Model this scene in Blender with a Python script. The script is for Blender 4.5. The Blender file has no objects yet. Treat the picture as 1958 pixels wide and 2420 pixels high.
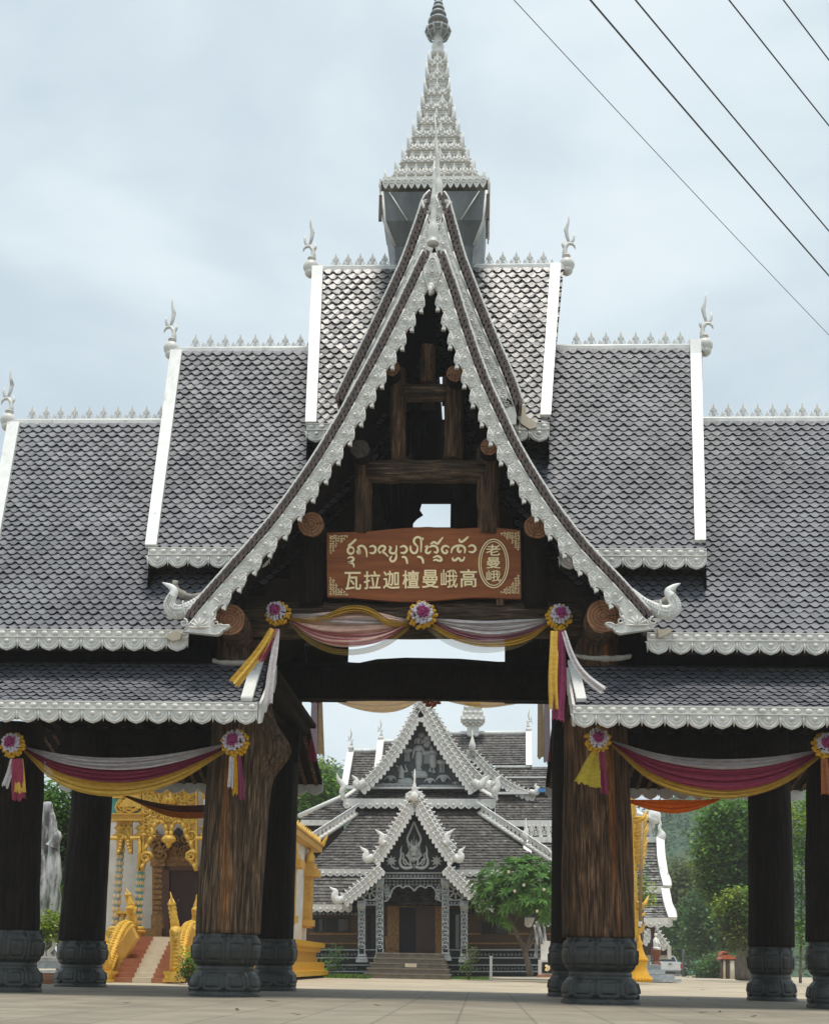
import bpy, bmesh, math, random
from mathutils import Vector as V, noise
random.seed(7)
R = random.uniform
sc = bpy.context.scene
# ---------------------------------------------------------------- camera
CAM = V((1.0, -20.5, 0.55)); YAW, PITCH, ROLL = map(math.radians, (3.095, 13.0, 1.1))
FPX, PPX, PPY = 3028.0, 979.0, 1579.0          # focal length and principal point of the 1958 x 2420 photograph
_fh = V((-math.sin(YAW), math.cos(YAW), 0)); _r = V((math.cos(YAW), math.sin(YAW), 0)); _z = V((0, 0, 1))
FW = _fh*math.cos(PITCH) + _z*math.sin(PITCH); _u = -_fh*math.sin(PITCH) + _z*math.cos(PITCH)
RT = _r*math.cos(ROLL) + _u*math.sin(ROLL); UP = _u*math.cos(ROLL) - _r*math.sin(ROLL)
cd = bpy.data.cameras.new('camera'); cam = bpy.data.objects.new('camera', cd); sc.collection.objects.link(cam)
from mathutils import Matrix
cam.matrix_world = Matrix(((RT.x, UP.x, -FW.x, CAM.x), (RT.y, UP.y, -FW.y, CAM.y), (RT.z, UP.z, -FW.z, CAM.z), (0, 0, 0, 1)))
cd.sensor_fit = 'HORIZONTAL'; cd.sensor_width = 36; cd.lens = FPX/1958*36
cd.shift_y = (PPY-1210)/1958; cd.clip_start = .1; cd.clip_end = 3000
sc.camera = cam
# ---------------------------------------------------------------- sky, sun, exposure
SUN_EL, SUN_ROT = math.radians(80), math.radians(165)
w = bpy.data.worlds.new('World'); sc.world = w; w.use_nodes = True
nt = w.node_tree; nt.nodes.clear(); N = nt.nodes.new; L = nt.links.new
out = N('ShaderNodeOutputWorld'); mix = N('ShaderNodeMixShader'); b1 = N('ShaderNodeBackground'); b2 = N('ShaderNodeBackground')
sky = N('ShaderNodeTexSky'); sky.sky_type = 'NISHITA'; sky.sun_disc = False; sky.sun_elevation = SUN_EL; sky.sun_rotation = SUN_ROT
sky.air_density = 1.2; sky.dust_density = 2.0
L(sky.outputs[0], b1.inputs[0]); b1.inputs[1].default_value = .09
tc = N('ShaderNodeTexCoord'); mp = N('ShaderNodeMapping'); mp.inputs['Scale'].default_value = (1.5, 1.5, 2.6); mp.inputs['Location'].default_value = (.85, .1, .3)
L(tc.outputs['Generated'], mp.inputs[0])
n1 = N('ShaderNodeTexNoise'); n1.inputs['Scale'].default_value = 2.1; n1.inputs['Detail'].default_value = 5; n1.inputs['Roughness'].default_value = .5
n1.inputs['Distortion'].default_value = .25
L(mp.outputs[0], n1.inputs['Vector'])
cr = N('ShaderNodeValToRGB'); cr.color_ramp.interpolation = 'B_SPLINE'
e = cr.color_ramp.elements; e[0].position = .34; e[0].color = (.455, .54, .595, 1); e[1].position = .665; e[1].color = (.70, .775, .80, 1)
e2 = cr.color_ramp.elements.new(.51); e2.color = (.55, .64, .69, 1)
L(n1.outputs[0], cr.inputs[0]); L(cr.outputs[0], b2.inputs[0]); b2.inputs[1].default_value = .92
mix.inputs[0].default_value = .88
L(b1.outputs[0], mix.inputs[1]); L(b2.outputs[0], mix.inputs[2]); L(mix.outputs[0], out.inputs[0])
sl = bpy.data.lights.new('sun', 'SUN'); so = bpy.data.objects.new('sun', sl); sc.collection.objects.link(so)
sl.energy = 2.1; sl.angle = math.radians(14); sl.color = (1, .94, .84)
_sd = V((math.sin(SUN_ROT)*math.cos(SUN_EL), math.cos(SUN_ROT)*math.cos(SUN_EL), math.sin(SUN_EL)))
so.rotation_euler = _sd.to_track_quat('Z', 'Y').to_euler(); so.location = (0, -10, 40)
sc.view_settings.view_transform = 'Standard'; sc.view_settings.look = 'None'; sc.view_settings.exposure = 0.5; sc.view_settings.gamma = 1
sc.cycles.max_bounces = 6; sc.cycles.volume_bounces = 2; sc.cycles.transparent_max_bounces = 12
# ---------------------------------------------------------------- measuring: photo pixel -> point at depth Y
def A(x, y, Y):
    d = FW*FPX + RT*(x-PPX) - UP*(y-PPY)
    return CAM + d*((Y-CAM.y)/d.y)
def zoom(ox, oy, k): return lambda x, y, Y: A(ox+x*k, oy+y*k, Y)
D = zoom(0, 0, 1/.8866)
Z0 = zoom(650, 0, .4608); Z1 = zoom(680, 1620, .3802); Z2 = zoom(0, 640, .4032); Z3 = zoom(400, 560, .5184); Z4 = zoom(1200, 560, .4366)
Z5 = zoom(0, 1300, .4032); Z6 = zoom(600, 1200, .4608); Z7 = zoom(1250, 1300, .4078); ZL = zoom(0, 1700, .4263); ZB = zoom(1250, 1700, .4078)
ZS = zoom(750, 1230, .288); ZT = zoom(780, 1640, .1959); ZP = zoom(760, 1900, .2419); ZG = zoom(80, 1800, .288); ZR = zoom(1440, 1880, .2423)
X, Y_, Zv = V((1, 0, 0)), V((0, 1, 0)), V((0, 0, 1))
# ---------------------------------------------------------------- materials
MATS = {}
def mat(name, c1, c2=None, scale=4, stretch=(1, 1, 1), rough=.5, bump=0, bscale=None, metal=0, island=0, lo=.35, hi=.65, spec=.5, trans=0, transp=0, grime=None, detail=6, coat=0):
    m = bpy.data.materials.new(name); m.use_nodes = True; nt = m.node_tree; N = nt.nodes.new; L = nt.links.new
    p = nt.nodes['Principled BSDF']; p.inputs['Roughness'].default_value = rough; p.inputs['Metallic'].default_value = metal
    p.inputs['Specular IOR Level'].default_value = spec; p.inputs['Coat Weight'].default_value = coat
    tc = N('ShaderNodeTexCoord'); mp = N('ShaderNodeMapping'); mp.inputs['Scale'].default_value = stretch; L(tc.outputs['Object'], mp.inputs[0])
    nz = N('ShaderNodeTexNoise'); nz.inputs['Scale'].default_value = scale; nz.inputs['Detail'].default_value = detail; nz.inputs['Roughness'].default_value = .62; L(mp.outputs[0], nz.inputs['Vector'])
    mr = N('ShaderNodeMapRange'); mr.inputs[1].default_value = lo; mr.inputs[2].default_value = hi; L(nz.outputs[0], mr.inputs[0])
    mx = N('ShaderNodeMix'); mx.data_type = 'RGBA'; mx.inputs[6].default_value = (*c1, 1); mx.inputs[7].default_value = (*(c2 or c1), 1); L(mr.outputs[0], mx.inputs[0])
    col = mx.outputs[2]
    if grime:
        g = N('ShaderNodeTexNoise'); g.inputs['Scale'].default_value = grime[1]; g.inputs['Detail'].default_value = 7; L(mp.outputs[0], g.inputs['Vector'])
        gr = N('ShaderNodeMapRange'); gr.inputs[1].default_value = grime[2]; gr.inputs[2].default_value = grime[2]+.15; L(g.outputs[0], gr.inputs[0])
        gm = N('ShaderNodeMix'); gm.data_type = 'RGBA'; gm.inputs[7].default_value = (*grime[0], 1); L(col, gm.inputs[6]); L(gr.outputs[0], gm.inputs[0]); col = gm.outputs[2]
    if island:
        ge = N('ShaderNodeNewGeometry'); ir = N('ShaderNodeMapRange'); ir.inputs[3].default_value = 1-island; ir.inputs[4].default_value = 1+island; L(ge.outputs['Random Per Island'], ir.inputs[0])
        im = N('ShaderNodeMix'); im.data_type = 'RGBA'; im.blend_type = 'MULTIPLY'; im.inputs[0].default_value = 1; L(col, im.inputs[6]); L(ir.outputs[0], im.inputs[7]); col = im.outputs[2]
    L(col, p.inputs['Base Color'])
    if bump:
        bz = nz
        if bscale:
            bz = N('ShaderNodeTexNoise'); bz.inputs['Scale'].default_value = bscale; bz.inputs['Detail'].default_value = 8; L(mp.outputs[0], bz.inputs['Vector'])
        bp = N('ShaderNodeBump'); bp.inputs['Strength'].default_value = 1; bp.inputs['Distance'].default_value = bump; L(bz.outputs[0], bp.inputs['Height']); L(bp.outputs[0], p.inputs['Normal'])
    o = nt.nodes['Material Output']; sh = p.outputs[0]
    if trans:
        t = N('ShaderNodeBsdfTranslucent'); L(col, t.inputs[0]); s = N('ShaderNodeMixShader'); s.inputs[0].default_value = trans; L(sh, s.inputs[1]); L(t.outputs[0], s.inputs[2]); sh = s.outputs[0]
    if transp:
        t = N('ShaderNodeBsdfTransparent'); s = N('ShaderNodeMixShader'); s.inputs[0].default_value = transp; L(sh, s.inputs[1]); L(t.outputs[0], s.inputs[2]); sh = s.outputs[0]
    L(sh, o.inputs[0]); MATS[name] = m; return m
WHITE = mat('silver white paint', (.76, .74, .70), (.60, .59, .56), 6, rough=.45, bump=.004, bscale=30, grime=((.22, .22, .2), 3, .66))
STRIP = mat('white strip paint', (.82, .82, .80), (.70, .70, .68), 4, (1.6, 1.6, .7), rough=.4, grime=((.42, .41, .38), 2.6, .62))
TILE = mat('slate tile', (.098, .101, .117), (.185, .188, .208), .9, rough=.5, island=.13, bump=.002, bscale=40, grime=((.24, .23, .23), 5, .74), spec=.4)
GTILE = mat('glazed slate tile', (.14, .135, .14), (.19, .18, .185), 1.3, rough=.40, island=.2, bump=.002, bscale=40, spec=.55)
TEDGE = mat('shade dark slate edge', (.007, .007, .010), (.011, .011, .014), 8, rough=.9, spec=.05)  # near-black colour stands in for the shadow line under each tile
RTILE = mat('brown verge tile', (.055, .036, .032), (.10, .065, .055), 9, rough=.5, island=.3)
PTILE = mat('patchy tile', (.08, .078, .078), (.20, .195, .19), 2.5, rough=.65, island=.75)
OTILE = mat('weathered tile', (.048, .043, .041), (.105, .097, .09), 1.5, rough=.65, island=.5, grime=((.34, .32, .30), 3.5, .62))
def logmat(name, c1, c2, rust, rthr, ax=2):
    st = lambda k: tuple(k if i == ax else 1 for i in range(3))
    m = mat(name, c1, c2, 22, st(.075), rough=.78, lo=.36, hi=.60, detail=12, spec=.18, grime=(rust, 4.5, rthr)); nt = m.node_tree; N = nt.nodes.new; L = nt.links.new; p = nt.nodes['Principled BSDF']
    tc = N('ShaderNodeTexCoord'); mp = N('ShaderNodeMapping'); mp.inputs['Scale'].default_value = st(.28); L(tc.outputs['Object'], mp.inputs[0])
    big = N('ShaderNodeTexNoise'); big.inputs['Scale'].default_value = 2.3; big.inputs['Detail'].default_value = 6; L(mp.outputs[0], big.inputs['Vector'])
    br = N('ShaderNodeMapRange'); br.inputs[1].default_value = .34; br.inputs[2].default_value = .66; br.inputs[3].default_value = .42; br.inputs[4].default_value = 1.25; L(big.outputs[0], br.inputs[0])
    mp2 = N('ShaderNodeMapping'); mp2.inputs['Scale'].default_value = st(.05); L(tc.outputs['Object'], mp2.inputs[0])
    vo = N('ShaderNodeTexNoise'); vo.inputs['Scale'].default_value = 52; vo.inputs['Detail'].default_value = 8; vo.inputs['Roughness'].default_value = .7; L(mp2.outputs[0], vo.inputs['Vector'])
    fr = N('ShaderNodeMapRange'); fr.inputs[1].default_value = .38; fr.inputs[2].default_value = .56; fr.inputs[3].default_value = .52; fr.inputs[4].default_value = 1.08; L(vo.outputs[0], fr.inputs[0])
    mu = N('ShaderNodeMath'); mu.operation = 'MULTIPLY'; L(br.outputs[0], mu.inputs[0]); L(fr.outputs[0], mu.inputs[1])
    mx = N('ShaderNodeMix'); mx.data_type = 'RGBA'; mx.blend_type = 'MULTIPLY'; mx.inputs[0].default_value = 1; src = p.inputs['Base Color'].links[0].from_socket; L(src, mx.inputs[6]); L(mu.outputs[0], mx.inputs[7]); L(mx.outputs[2], p.inputs['Base Color'])
    bp = N('ShaderNodeBump'); bp.inputs['Distance'].default_value = .05; L(mu.outputs[0], bp.inputs['Height']); L(bp.outputs[0], p.inputs['Normal']); return m
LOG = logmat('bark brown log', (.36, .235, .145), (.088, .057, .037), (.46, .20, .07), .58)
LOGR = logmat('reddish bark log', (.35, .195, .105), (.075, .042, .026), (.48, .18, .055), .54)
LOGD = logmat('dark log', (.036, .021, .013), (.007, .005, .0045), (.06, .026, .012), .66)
BEAM = logmat('grey timber beam', (.26, .175, .115), (.075, .05, .035), (.34, .17, .09), .62, 0)
POSTM = logmat('truss timber', (.36, .21, .125), (.10, .06, .04), (.42, .19, .085), .60)
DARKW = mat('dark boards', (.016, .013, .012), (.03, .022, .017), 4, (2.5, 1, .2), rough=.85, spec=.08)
PLINTH = mat('black stone', (.013, .0155, .015), (.034, .039, .036), 5, rough=.42, bump=.006, bscale=25, grime=((.12, .12, .11), 4, .66))
MORTAR = mat('mortar', (.34, .315, .27), (.2, .185, .16), 9, rough=.9, bump=.02)
def cut_end_mat():
    m = mat('sawn log end', (.46, .21, .095), (.27, .115, .05), 7, rough=.7, bump=.01); nt = m.node_tree; p = nt.nodes['Principled BSDF']
    N = nt.nodes.new; L = nt.links.new; tc = N('ShaderNodeTexCoord'); wv = N('ShaderNodeTexWave'); wv.wave_type = 'RINGS'; wv.rings_direction = 'Y'
    wv.inputs['Scale'].default_value = 6; wv.inputs['Distortion'].default_value = 2.5; wv.inputs['Detail'].default_value = 3; L(tc.outputs['Object'], wv.inputs[0])
    mx = N('ShaderNodeMix'); mx.data_type = 'RGBA'; mx.blend_type = 'MULTIPLY'; mx.inputs[0].default_value = .55
    src = p.inputs['Base Color'].links[0].from_socket; L(src, mx.inputs[6]); L(wv.outputs[0], mx.inputs[7]); L(mx.outputs[2], p.inputs['Base Color']); return m
CUT = cut_end_mat()
CUTD = mat('weathered sawn end', (.085, .065, .05), (.05, .038, .03), 8, rough=.8, bump=.01)
def cloth(name, c, transp=.12, trans=.12): return mat(name, c, tuple(x*.72 for x in c), 9, (1, 1, 3), rough=.75, trans=trans, transp=transp, spec=.2, bump=.01, bscale=14)
FW_, FM_, FY_ = cloth('white tulle', (.80, .74, .75), .12), cloth('magenta tulle', (.40, .06, .125), .12), cloth('mustard tulle', (.86, .55, .10), .06)
FP_ = cloth('pale pink tulle', (.92, .60, .50), .16); FB_ = mat('backlit mustard tulle', (.95, .60, .06), (.8, .46, .04), 9, (1, 1, 3), rough=.75, trans=.55, transp=.12, spec=.2)
FO_ = cloth('orange tulle', (.62, .16, .02), .05); FD_ = cloth('maroon tulle', (.13, .015, .03), .03)
RW_, RM_, RY_ = mat('white petals', (.74, .70, .76), (.6, .55, .66), 20, rough=.7, trans=.2), mat('magenta petals', (.36, .045, .19), (.22, .02, .1), 20, rough=.7), mat('yellow petals', (.72, .42, .02), (.58, .30, .01), 20, rough=.7, trans=.15)
ROS_ = mat('orange petals', (.55, .15, .015), (.35, .08, .01), 20, rough=.7)
GOLD = mat('gold paint', (.80, .49, .06), (.58, .33, .03), 7, rough=.38, bump=.01, bscale=26, spec=.6)
OCHRE = mat('ochre plaster', (.62, .36, .07), (.50, .27, .04), 4, rough=.6)
YEL = mat('yellow enamel', (.78, .42, .015), (.66, .33, .01), 5, rough=.3)
SIGNW = mat('varnished plank', (.32, .10, .026), (.16, .042, .011), 2.2, (.35, 1, 3.2), rough=.5, bump=.002, lo=.32, hi=.68, grime=((.36, .13, .03), 1.6, .60), spec=.25)
LETT = mat('cream lettering', (.92, .74, .42), rough=.5)
CARVE = mat('grey carved stone', (.47, .50, .52), (.30, .33, .35), 9, rough=.6, bump=.01)
DKPANEL = mat('charcoal panel', (.018, .022, .027), (.032, .037, .042), 5, rough=.7, spec=.2)
MIDPANEL = mat('grey panel', (.07, .08, .09), (.035, .04, .047), 2, rough=.6)
RELIEF = mat('pale relief', (.46, .48, .48), (.36, .38, .38), 6, rough=.55)
WALLB = mat('brown timber wall', (.10, .047, .018), (.045, .022, .012), 4, (.3, 1, 3), rough=.5)
GILT = mat('old gilding', (.46, .25, .065), (.20, .095, .03), 14, rough=.42, bump=.03, bscale=20)
DOORR = mat('maroon door', (.055, .017, .012), (.035, .011, .009), 3, (2, 1, .3), rough=.4)
DOORK = mat('black and interior shade', (.006, .006, .012), rough=.8)  # near black; on doorways it stands in for unlit interior shade
WALLW = mat('whitewash', (.70, .68, .64), (.58, .55, .50), 2.5, rough=.7)
TEAL = mat('turquoise mosaic', (.10, .42, .40), (.06, .30, .32), 6, rough=.35)
MOSB = mat('blue mosaic', (.16, .34, .40), (.42, .50, .52), 30, rough=.3)
TERR = mat('terracotta', (.40, .165, .085), (.32, .12, .06), 5, rough=.6)
CREAM = mat('cream tile', (.66, .58, .45), (.58, .50, .38), 5, rough=.5)
STONE = mat('step stone', (.25, .22, .175), (.16, .145, .12), 4, rough=.75, bump=.01)
GLASS = mat('window glass', (.05, .06, .07), rough=.12, spec=.8)
SILVER = mat('silver sheet', (.17, .175, .175), (.085, .09, .09), 1.6, (1, 1, .5), rough=.4, spec=.5, grime=((.16, .155, .14), 2.0, .58), bump=.02)
METAL = mat('dull metal', (.22, .23, .23), (.12, .13, .13), 2.5, rough=.35, metal=.5)
CABLE = mat('cable sheath', (.075, .08, .095), rough=.6)
BARKG = mat('grey bark', (.20, .165, .13), (.10, .08, .065), 6, (1, 1, .3), rough=.85, bump=.02)
DRIFT = mat('bleached driftwood', (.55, .56, .56), (.12, .12, .12), 3.5, (2, 2, .35), rough=.8, bump=.06, lo=.42, hi=.6)
def leafmat(n, c1, c2, isl=.45): return mat(n, c1, c2, .7, rough=.5, island=isl, trans=.4, spec=.35)
LEAF1 = leafmat('fresh green leaf', (.19, .37, .05), (.085, .21, .035)); LEAF2 = leafmat('deep green leaf', (.09, .20, .045), (.04, .115, .032))
LEAF3 = leafmat('olive leaf', (.17, .20, .045), (.07, .12, .03)); LEAF4 = leafmat('haze tinted hill leaf', (.07, .14, .085), (.04, .09, .06), .35); LEAF5 = leafmat('lime leaf', (.33, .42, .05), (.15, .26, .03))  # bluish cast of the hill leaves stands in for distance haze
LEAF6 = leafmat('plumeria leaf', (.12, .27, .055), (.06, .16, .03))
# ---------------------------------------------------------------- mesh building
class MB:
    def __init__(s, m=None): s.v, s.f, s.mi, s.sm, s.mats, s.cur, s.smooth = [], [], [], [], [], 0, False; s.m(m) if m else None
    def m(s, m, smooth=None):
        if m not in s.mats: s.mats.append(m)
        s.cur = s.mats.index(m)
        if smooth is not None: s.smooth = smooth
        return s
    def add(s, vs, fs, smooth=None):
        o = len(s.v); s.v.extend(vs)
        for f in fs: s.f.append([i+o for i in f]); s.mi.append(s.cur); s.sm.append(s.smooth if smooth is None else smooth)
    def box(s, a, b):
        x0, y0, z0 = a; x1, y1, z1 = b
        s.add([V(p) for p in ((x0, y0, z0), (x1, y0, z0), (x1, y1, z0), (x0, y1, z0), (x0, y0, z1), (x1, y0, z1), (x1, y1, z1), (x0, y1, z1))],
              [(0, 3, 2, 1), (4, 5, 6, 7), (0, 1, 5, 4), (1, 2, 6, 5), (2, 3, 7, 6), (3, 0, 4, 7)], False)
    def obox(s, c, a, b, d):
        s.add([c+a*i+b*j+d*k for k in (-1, 1) for i, j in ((-1, -1), (1, -1), (1, 1), (-1, 1))], [(0, 3, 2, 1), (4, 5, 6, 7), (0, 1, 5, 4), (1, 2, 6, 5), (2, 3, 7, 6), (3, 0, 4, 7)], False)
    def prism(s, pts, d):
        n = len(pts); s.add([V(p) for p in pts]+[V(p)+d for p in pts], [tuple(range(n)), tuple(range(2*n-1, n-1, -1))]+[(i, i+n, (i+1) % n+n, (i+1) % n) for i in range(n)], False)
    def tube(s, pts, rad, n=6, flat=None, cap=True):
        pts = [V(p) for p in pts]; k = len(pts); rad = [rad]*k if not hasattr(rad, '__len__') else rad
        vs = []; pu = None
        for i, p in enumerate(pts):
            t = (pts[min(i+1, k-1)]-pts[max(i-1, 0)]); t = t.normalized() if t.length > 1e-9 else V((0, 0, 1))
            if pu is None:
                pu = t.cross(V((0, 1, 0)) if abs(t.y) < .9 else V((1, 0, 0))).normalized()
            pu = (pu - t*pu.dot(t)); pu = pu.normalized() if pu.length > 1e-6 else t.orthogonal().normalized()
            pv = t.cross(pu)
            for j in range(n):
                a = 2*math.pi*j/n; o = pu*math.cos(a)*rad[i]+pv*math.sin(a)*rad[i]
                if flat: o.y *= flat
                vs.append(p+o)
        fs = [(i*n+j, i*n+(j+1) % n, (i+1)*n+(j+1) % n, (i+1)*n+j) for i in range(k-1) for j in range(n)]
        if cap: fs += [tuple(range(n-1, -1, -1)), tuple(range((k-1)*n, k*n))]
        s.add(vs, fs, True)
    def lathe(s, c, prof, n=24, rot=0, smooth=True, sx=1, sy=1):
        c = V(c); vs = [c+V((r*math.cos(rot+2*math.pi*j/n)*sx, r*math.sin(rot+2*math.pi*j/n)*sy, z)) for r, z in prof for j in range(n)]
        k = len(prof); fs = [(i*n+j, i*n+(j+1) % n, (i+1)*n+(j+1) % n, (i+1)*n+j) for i in range(k-1) for j in range(n)]
        fs += [tuple(range(n-1, -1, -1)), tuple(range((k-1)*n, k*n))]; s.add(vs, fs, smooth)
    def ball(s, c, r, nu=10, nv=6):
        c = V(c); r = (r, r, r) if not hasattr(r, '__len__') else r
        vs = [c+V((0, 0, -r[2]))]+[c+V((r[0]*math.cos(2*math.pi*j/nu)*math.sin(math.pi*i/nv), r[1]*math.sin(2*math.pi*j/nu)*math.sin(math.pi*i/nv), -r[2]*math.cos(math.pi*i/nv))) for i in range(1, nv) for j in range(nu)]+[c+V((0, 0, r[2]))]
        fs = [(0, 1+(j+1) % nu, 1+j) for j in range(nu)]
        fs += [(1+i*nu+j, 1+i*nu+(j+1) % nu, 1+(i+1)*nu+(j+1) % nu, 1+(i+1)*nu+j) for i in range(nv-2) for j in range(nu)]
        q = 1+(nv-2)*nu; fs += [(q+j, q+(j+1) % nu, q+nu) for j in range(nu)]; s.add(vs, fs, True)
    def grid(s, fn, nu, nv, skip=None, smooth=True):
        vs = [fn(i/nu, j/nv) for j in range(nv+1) for i in range(nu+1)]; w = nu+1
        s.add(vs, [(j*w+i, j*w+i+1, (j+1)*w+i+1, (j+1)*w+i) for j in range(nv) for i in range(nu) if not (skip and skip((vs[j*w+i]+vs[(j+1)*w+i+1])/2))], smooth)
    def spiral(s, c, r, a0, turns, rad, U=X, W=Zv, n=5, steps=12):
        s.tube([V(c)+(U*math.cos(a0+2*math.pi*turns*t)+W*math.sin(a0+2*math.pi*turns*t))*r*(1-.8*abs(t)) for t in (i/steps for i in range(steps+1))], [rad*(1-.4*i/steps) for i in range(steps+1)], n)
    def build(s, name, parent=None, recalc=True):
        me = bpy.data.meshes.new(name); off = V((0, 0, 0)); q = parent
        while q: off += q.location; q = q.parent
        me.from_pydata([v-off for v in s.v], [], s.f)
        for m in s.mats: me.materials.append(m)
        me.polygons.foreach_set('material_index', s.mi); me.polygons.foreach_set('use_smooth', s.sm)
        if recalc and len(s.f) < 60000:
            bm = bmesh.new(); bm.from_mesh(me); bmesh.ops.recalc_face_normals(bm, faces=bm.faces); bm.to_mesh(me); bm.free()
        me.update(); o = bpy.data.objects.new(name, me); sc.collection.objects.link(o); o.parent = parent; return o
def thing(name, label, cat, loc=(0, 0, 0), group=None):
    o = bpy.data.objects.new(name, None); o.empty_display_size = .2; sc.collection.objects.link(o); o.location = loc
    o['label'] = label; o['category'] = cat
    if group: o['group'] = group
    return o
def tag(o, label, cat, group=None):
    o['label'] = label; o['category'] = cat
    if group: o['group'] = group
    return o
def struct(o, kind='structure'): o['kind'] = kind; return o
def sub(name, parent):                      # an empty part that holds sub-parts
    o = bpy.data.objects.new(name, None); sc.collection.objects.link(o); o.parent = parent; o.empty_display_size = .1; return o
def lerp(a, b, t): return a+(b-a)*t
def patch(TL, TR, BL, BR, sag=0.0):
    n = (TR-TL).cross(BL-TL).normalized()
    if n.y > 0 and n.z < 0: n = -n
    if n.z < 0: n = -n
    def P(u, v): return lerp(lerp(TL, TR, u), lerp(BL, BR, u), v) - n*sag*4*v*(1-v)*(1.25-.5*v)
    return P
OUTL = [(-.5, .50), (-.40, .58), (-.30, .76), (-.17, .96), (0, 1.0), (.17, .96), (.30, .76), (.40, .58), (.5, .50)]
def tiles(mb, P, nr, nc, th=.043, top=TILE, edge=TEDGE, skip=None, jit=.007, outl=OUTL, over=1.7):
    for r in range(nr):
        v1 = (r+1)/nr; off = .5 if r % 2 else 0
        for i in range(-1, nc+1):
            uc = (i+.5+off)/nc
            if uc < -.4/nc or uc > 1+.4/nc: continue
            vc = v1-.5/nr; c = P(uc, vc)
            if skip and skip(c): continue
            du = (P(uc+.4/nc, vc)-P(uc-.4/nc, vc))*1.25; dv = (P(uc, min(1, vc+.4/nr))-P(uc, vc-.4/nr)); dv = dv/((min(1, vc+.4/nr)-vc+.4/nr)*nr)
            n = du.cross(dv).normalized()
            if n.z < 0: n = -n
            j = R(-jit, jit); tw = R(-jit, jit); amax = max(-.5, -uc*nc), min(.5, (1-uc)*nc)
            def q(a, b, h): a = min(max(a, amax[0]), amax[1])*.985; return c+du*a+dv*(b-.5)+n*h
            bt = 1-over
            ol = [(a, b) for a, b in outl]
            top_v = [q(-.5, bt, .003), q(.5, bt, .003)]+[q(a, b, th+j+tw*a*2) for a, b in reversed(ol)]
            k = len(ol); bot_v = [q(a, b, 0.0+j) for a, b in reversed(ol)]
            mb.m(top); mb.add(top_v, [tuple(range(k+2))], False)
            mb.m(edge); mb.add(top_v[2:]+bot_v, [(x, x+k, x+k+1, x+1) for x in range(k-1)], False)
def crest_unit(h=.27):
    mb = MB(WHITE); t = .012
    mb.prism([V((x*h, -t, z*h)) for x, z in ((0, .28), (.11, .5), (.07, .72), (0, 1.0), (-.07, .72), (-.11, .5))], V((0, 2*t, 0)))
    for s in (-1, 1):
        mb.spiral((s*.17*h, 0, .2*h), .15*h, math.pi/2 if s > 0 else math.pi/2, s*-1.2, .032*h, n=4, steps=10)
        mb.spiral((s*.13*h, 0, .45*h), .1*h, math.pi*.5, s*-1.1, .028*h, n=4, steps=8)
        mb.tube([V((s*.02*h, 0, .0)), V((s*.05*h, 0, .25*h)), V((s*.16*h, 0, .55*h)), V((s*.1*h, 0, .78*h))], [.04*h, .035*h, .03*h, .015*h], 4)
    mb.prism([V(((.56+x)*h, -t, z*h)) for x, z in ((-.1, 0), (.1, 0), (.12, .14), (0, .42), (-.12, .14))], V((0, 2*t, 0)))
    return mb
def crest(parent, p0, p1, n, h=.27):
    o = crest_unit(h).build('ridge_ornament', parent); me = o.data; off = V((0, 0, 0)); q = parent
    while q: off += q.location; q = q.parent
    me.transform(Matrix.Translation(off))
    for i in range(n):
        c = o if i == 0 else o.copy()
        if i: sc.collection.objects.link(c); c.parent = parent
        c.location = lerp(p0, p1, (i+.5)/n)-off
def finial(name, parent, c, s=1, k=1.0):           # ball with a curling bird-neck and flame, s = side it curls to
    mb = MB(WHITE); u = .00305*k; c = V(c)
    def q(x, y, dy=0): return c+V(((x-1005)*u*(1 if s < 0 else -1), dy, (460-y)*u))
    mb.ball(c, (.155*k, .14*k, .15*k), 14, 8); mb.lathe(c+V((0, 0, -.22*k)), [(.05*k, 0), (.10*k, .04*k), (.12*k, .1*k), (.1*k, .14*k)], 12)
    mb.tube([q(1010, 425), q(1018, 375), q(1013, 338), q(994, 310), q(968, 312), q(955, 328), q(950, 350)], [.07*k, .05*k, .04*k, .036*k, .032*k, .024*k, .005*k], 8)
    mb.tube([q(985, 318), q(966, 290), q(957, 262), q(960, 228)], [.024*k, .032*k, .024*k, .003], 6, flat=.6)
    mb.tube([q(990, 305), q(1000, 262), q(1008, 212), q(994, 165), q(990, 130), q(988, 92)], [.024*k, .036*k, .044*k, .025*k, .014*k, .003], 7, flat=.6)
    mb.tube([q(1018, 345), q(1030, 318), q(1024, 282)], [.03*k, .03*k, .003], 6, flat=.6)
    mb.tube([q(1008, 402), q(1008, 394)], [.085*k, .085*k], 10)
    return mb.build(name, parent)
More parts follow.
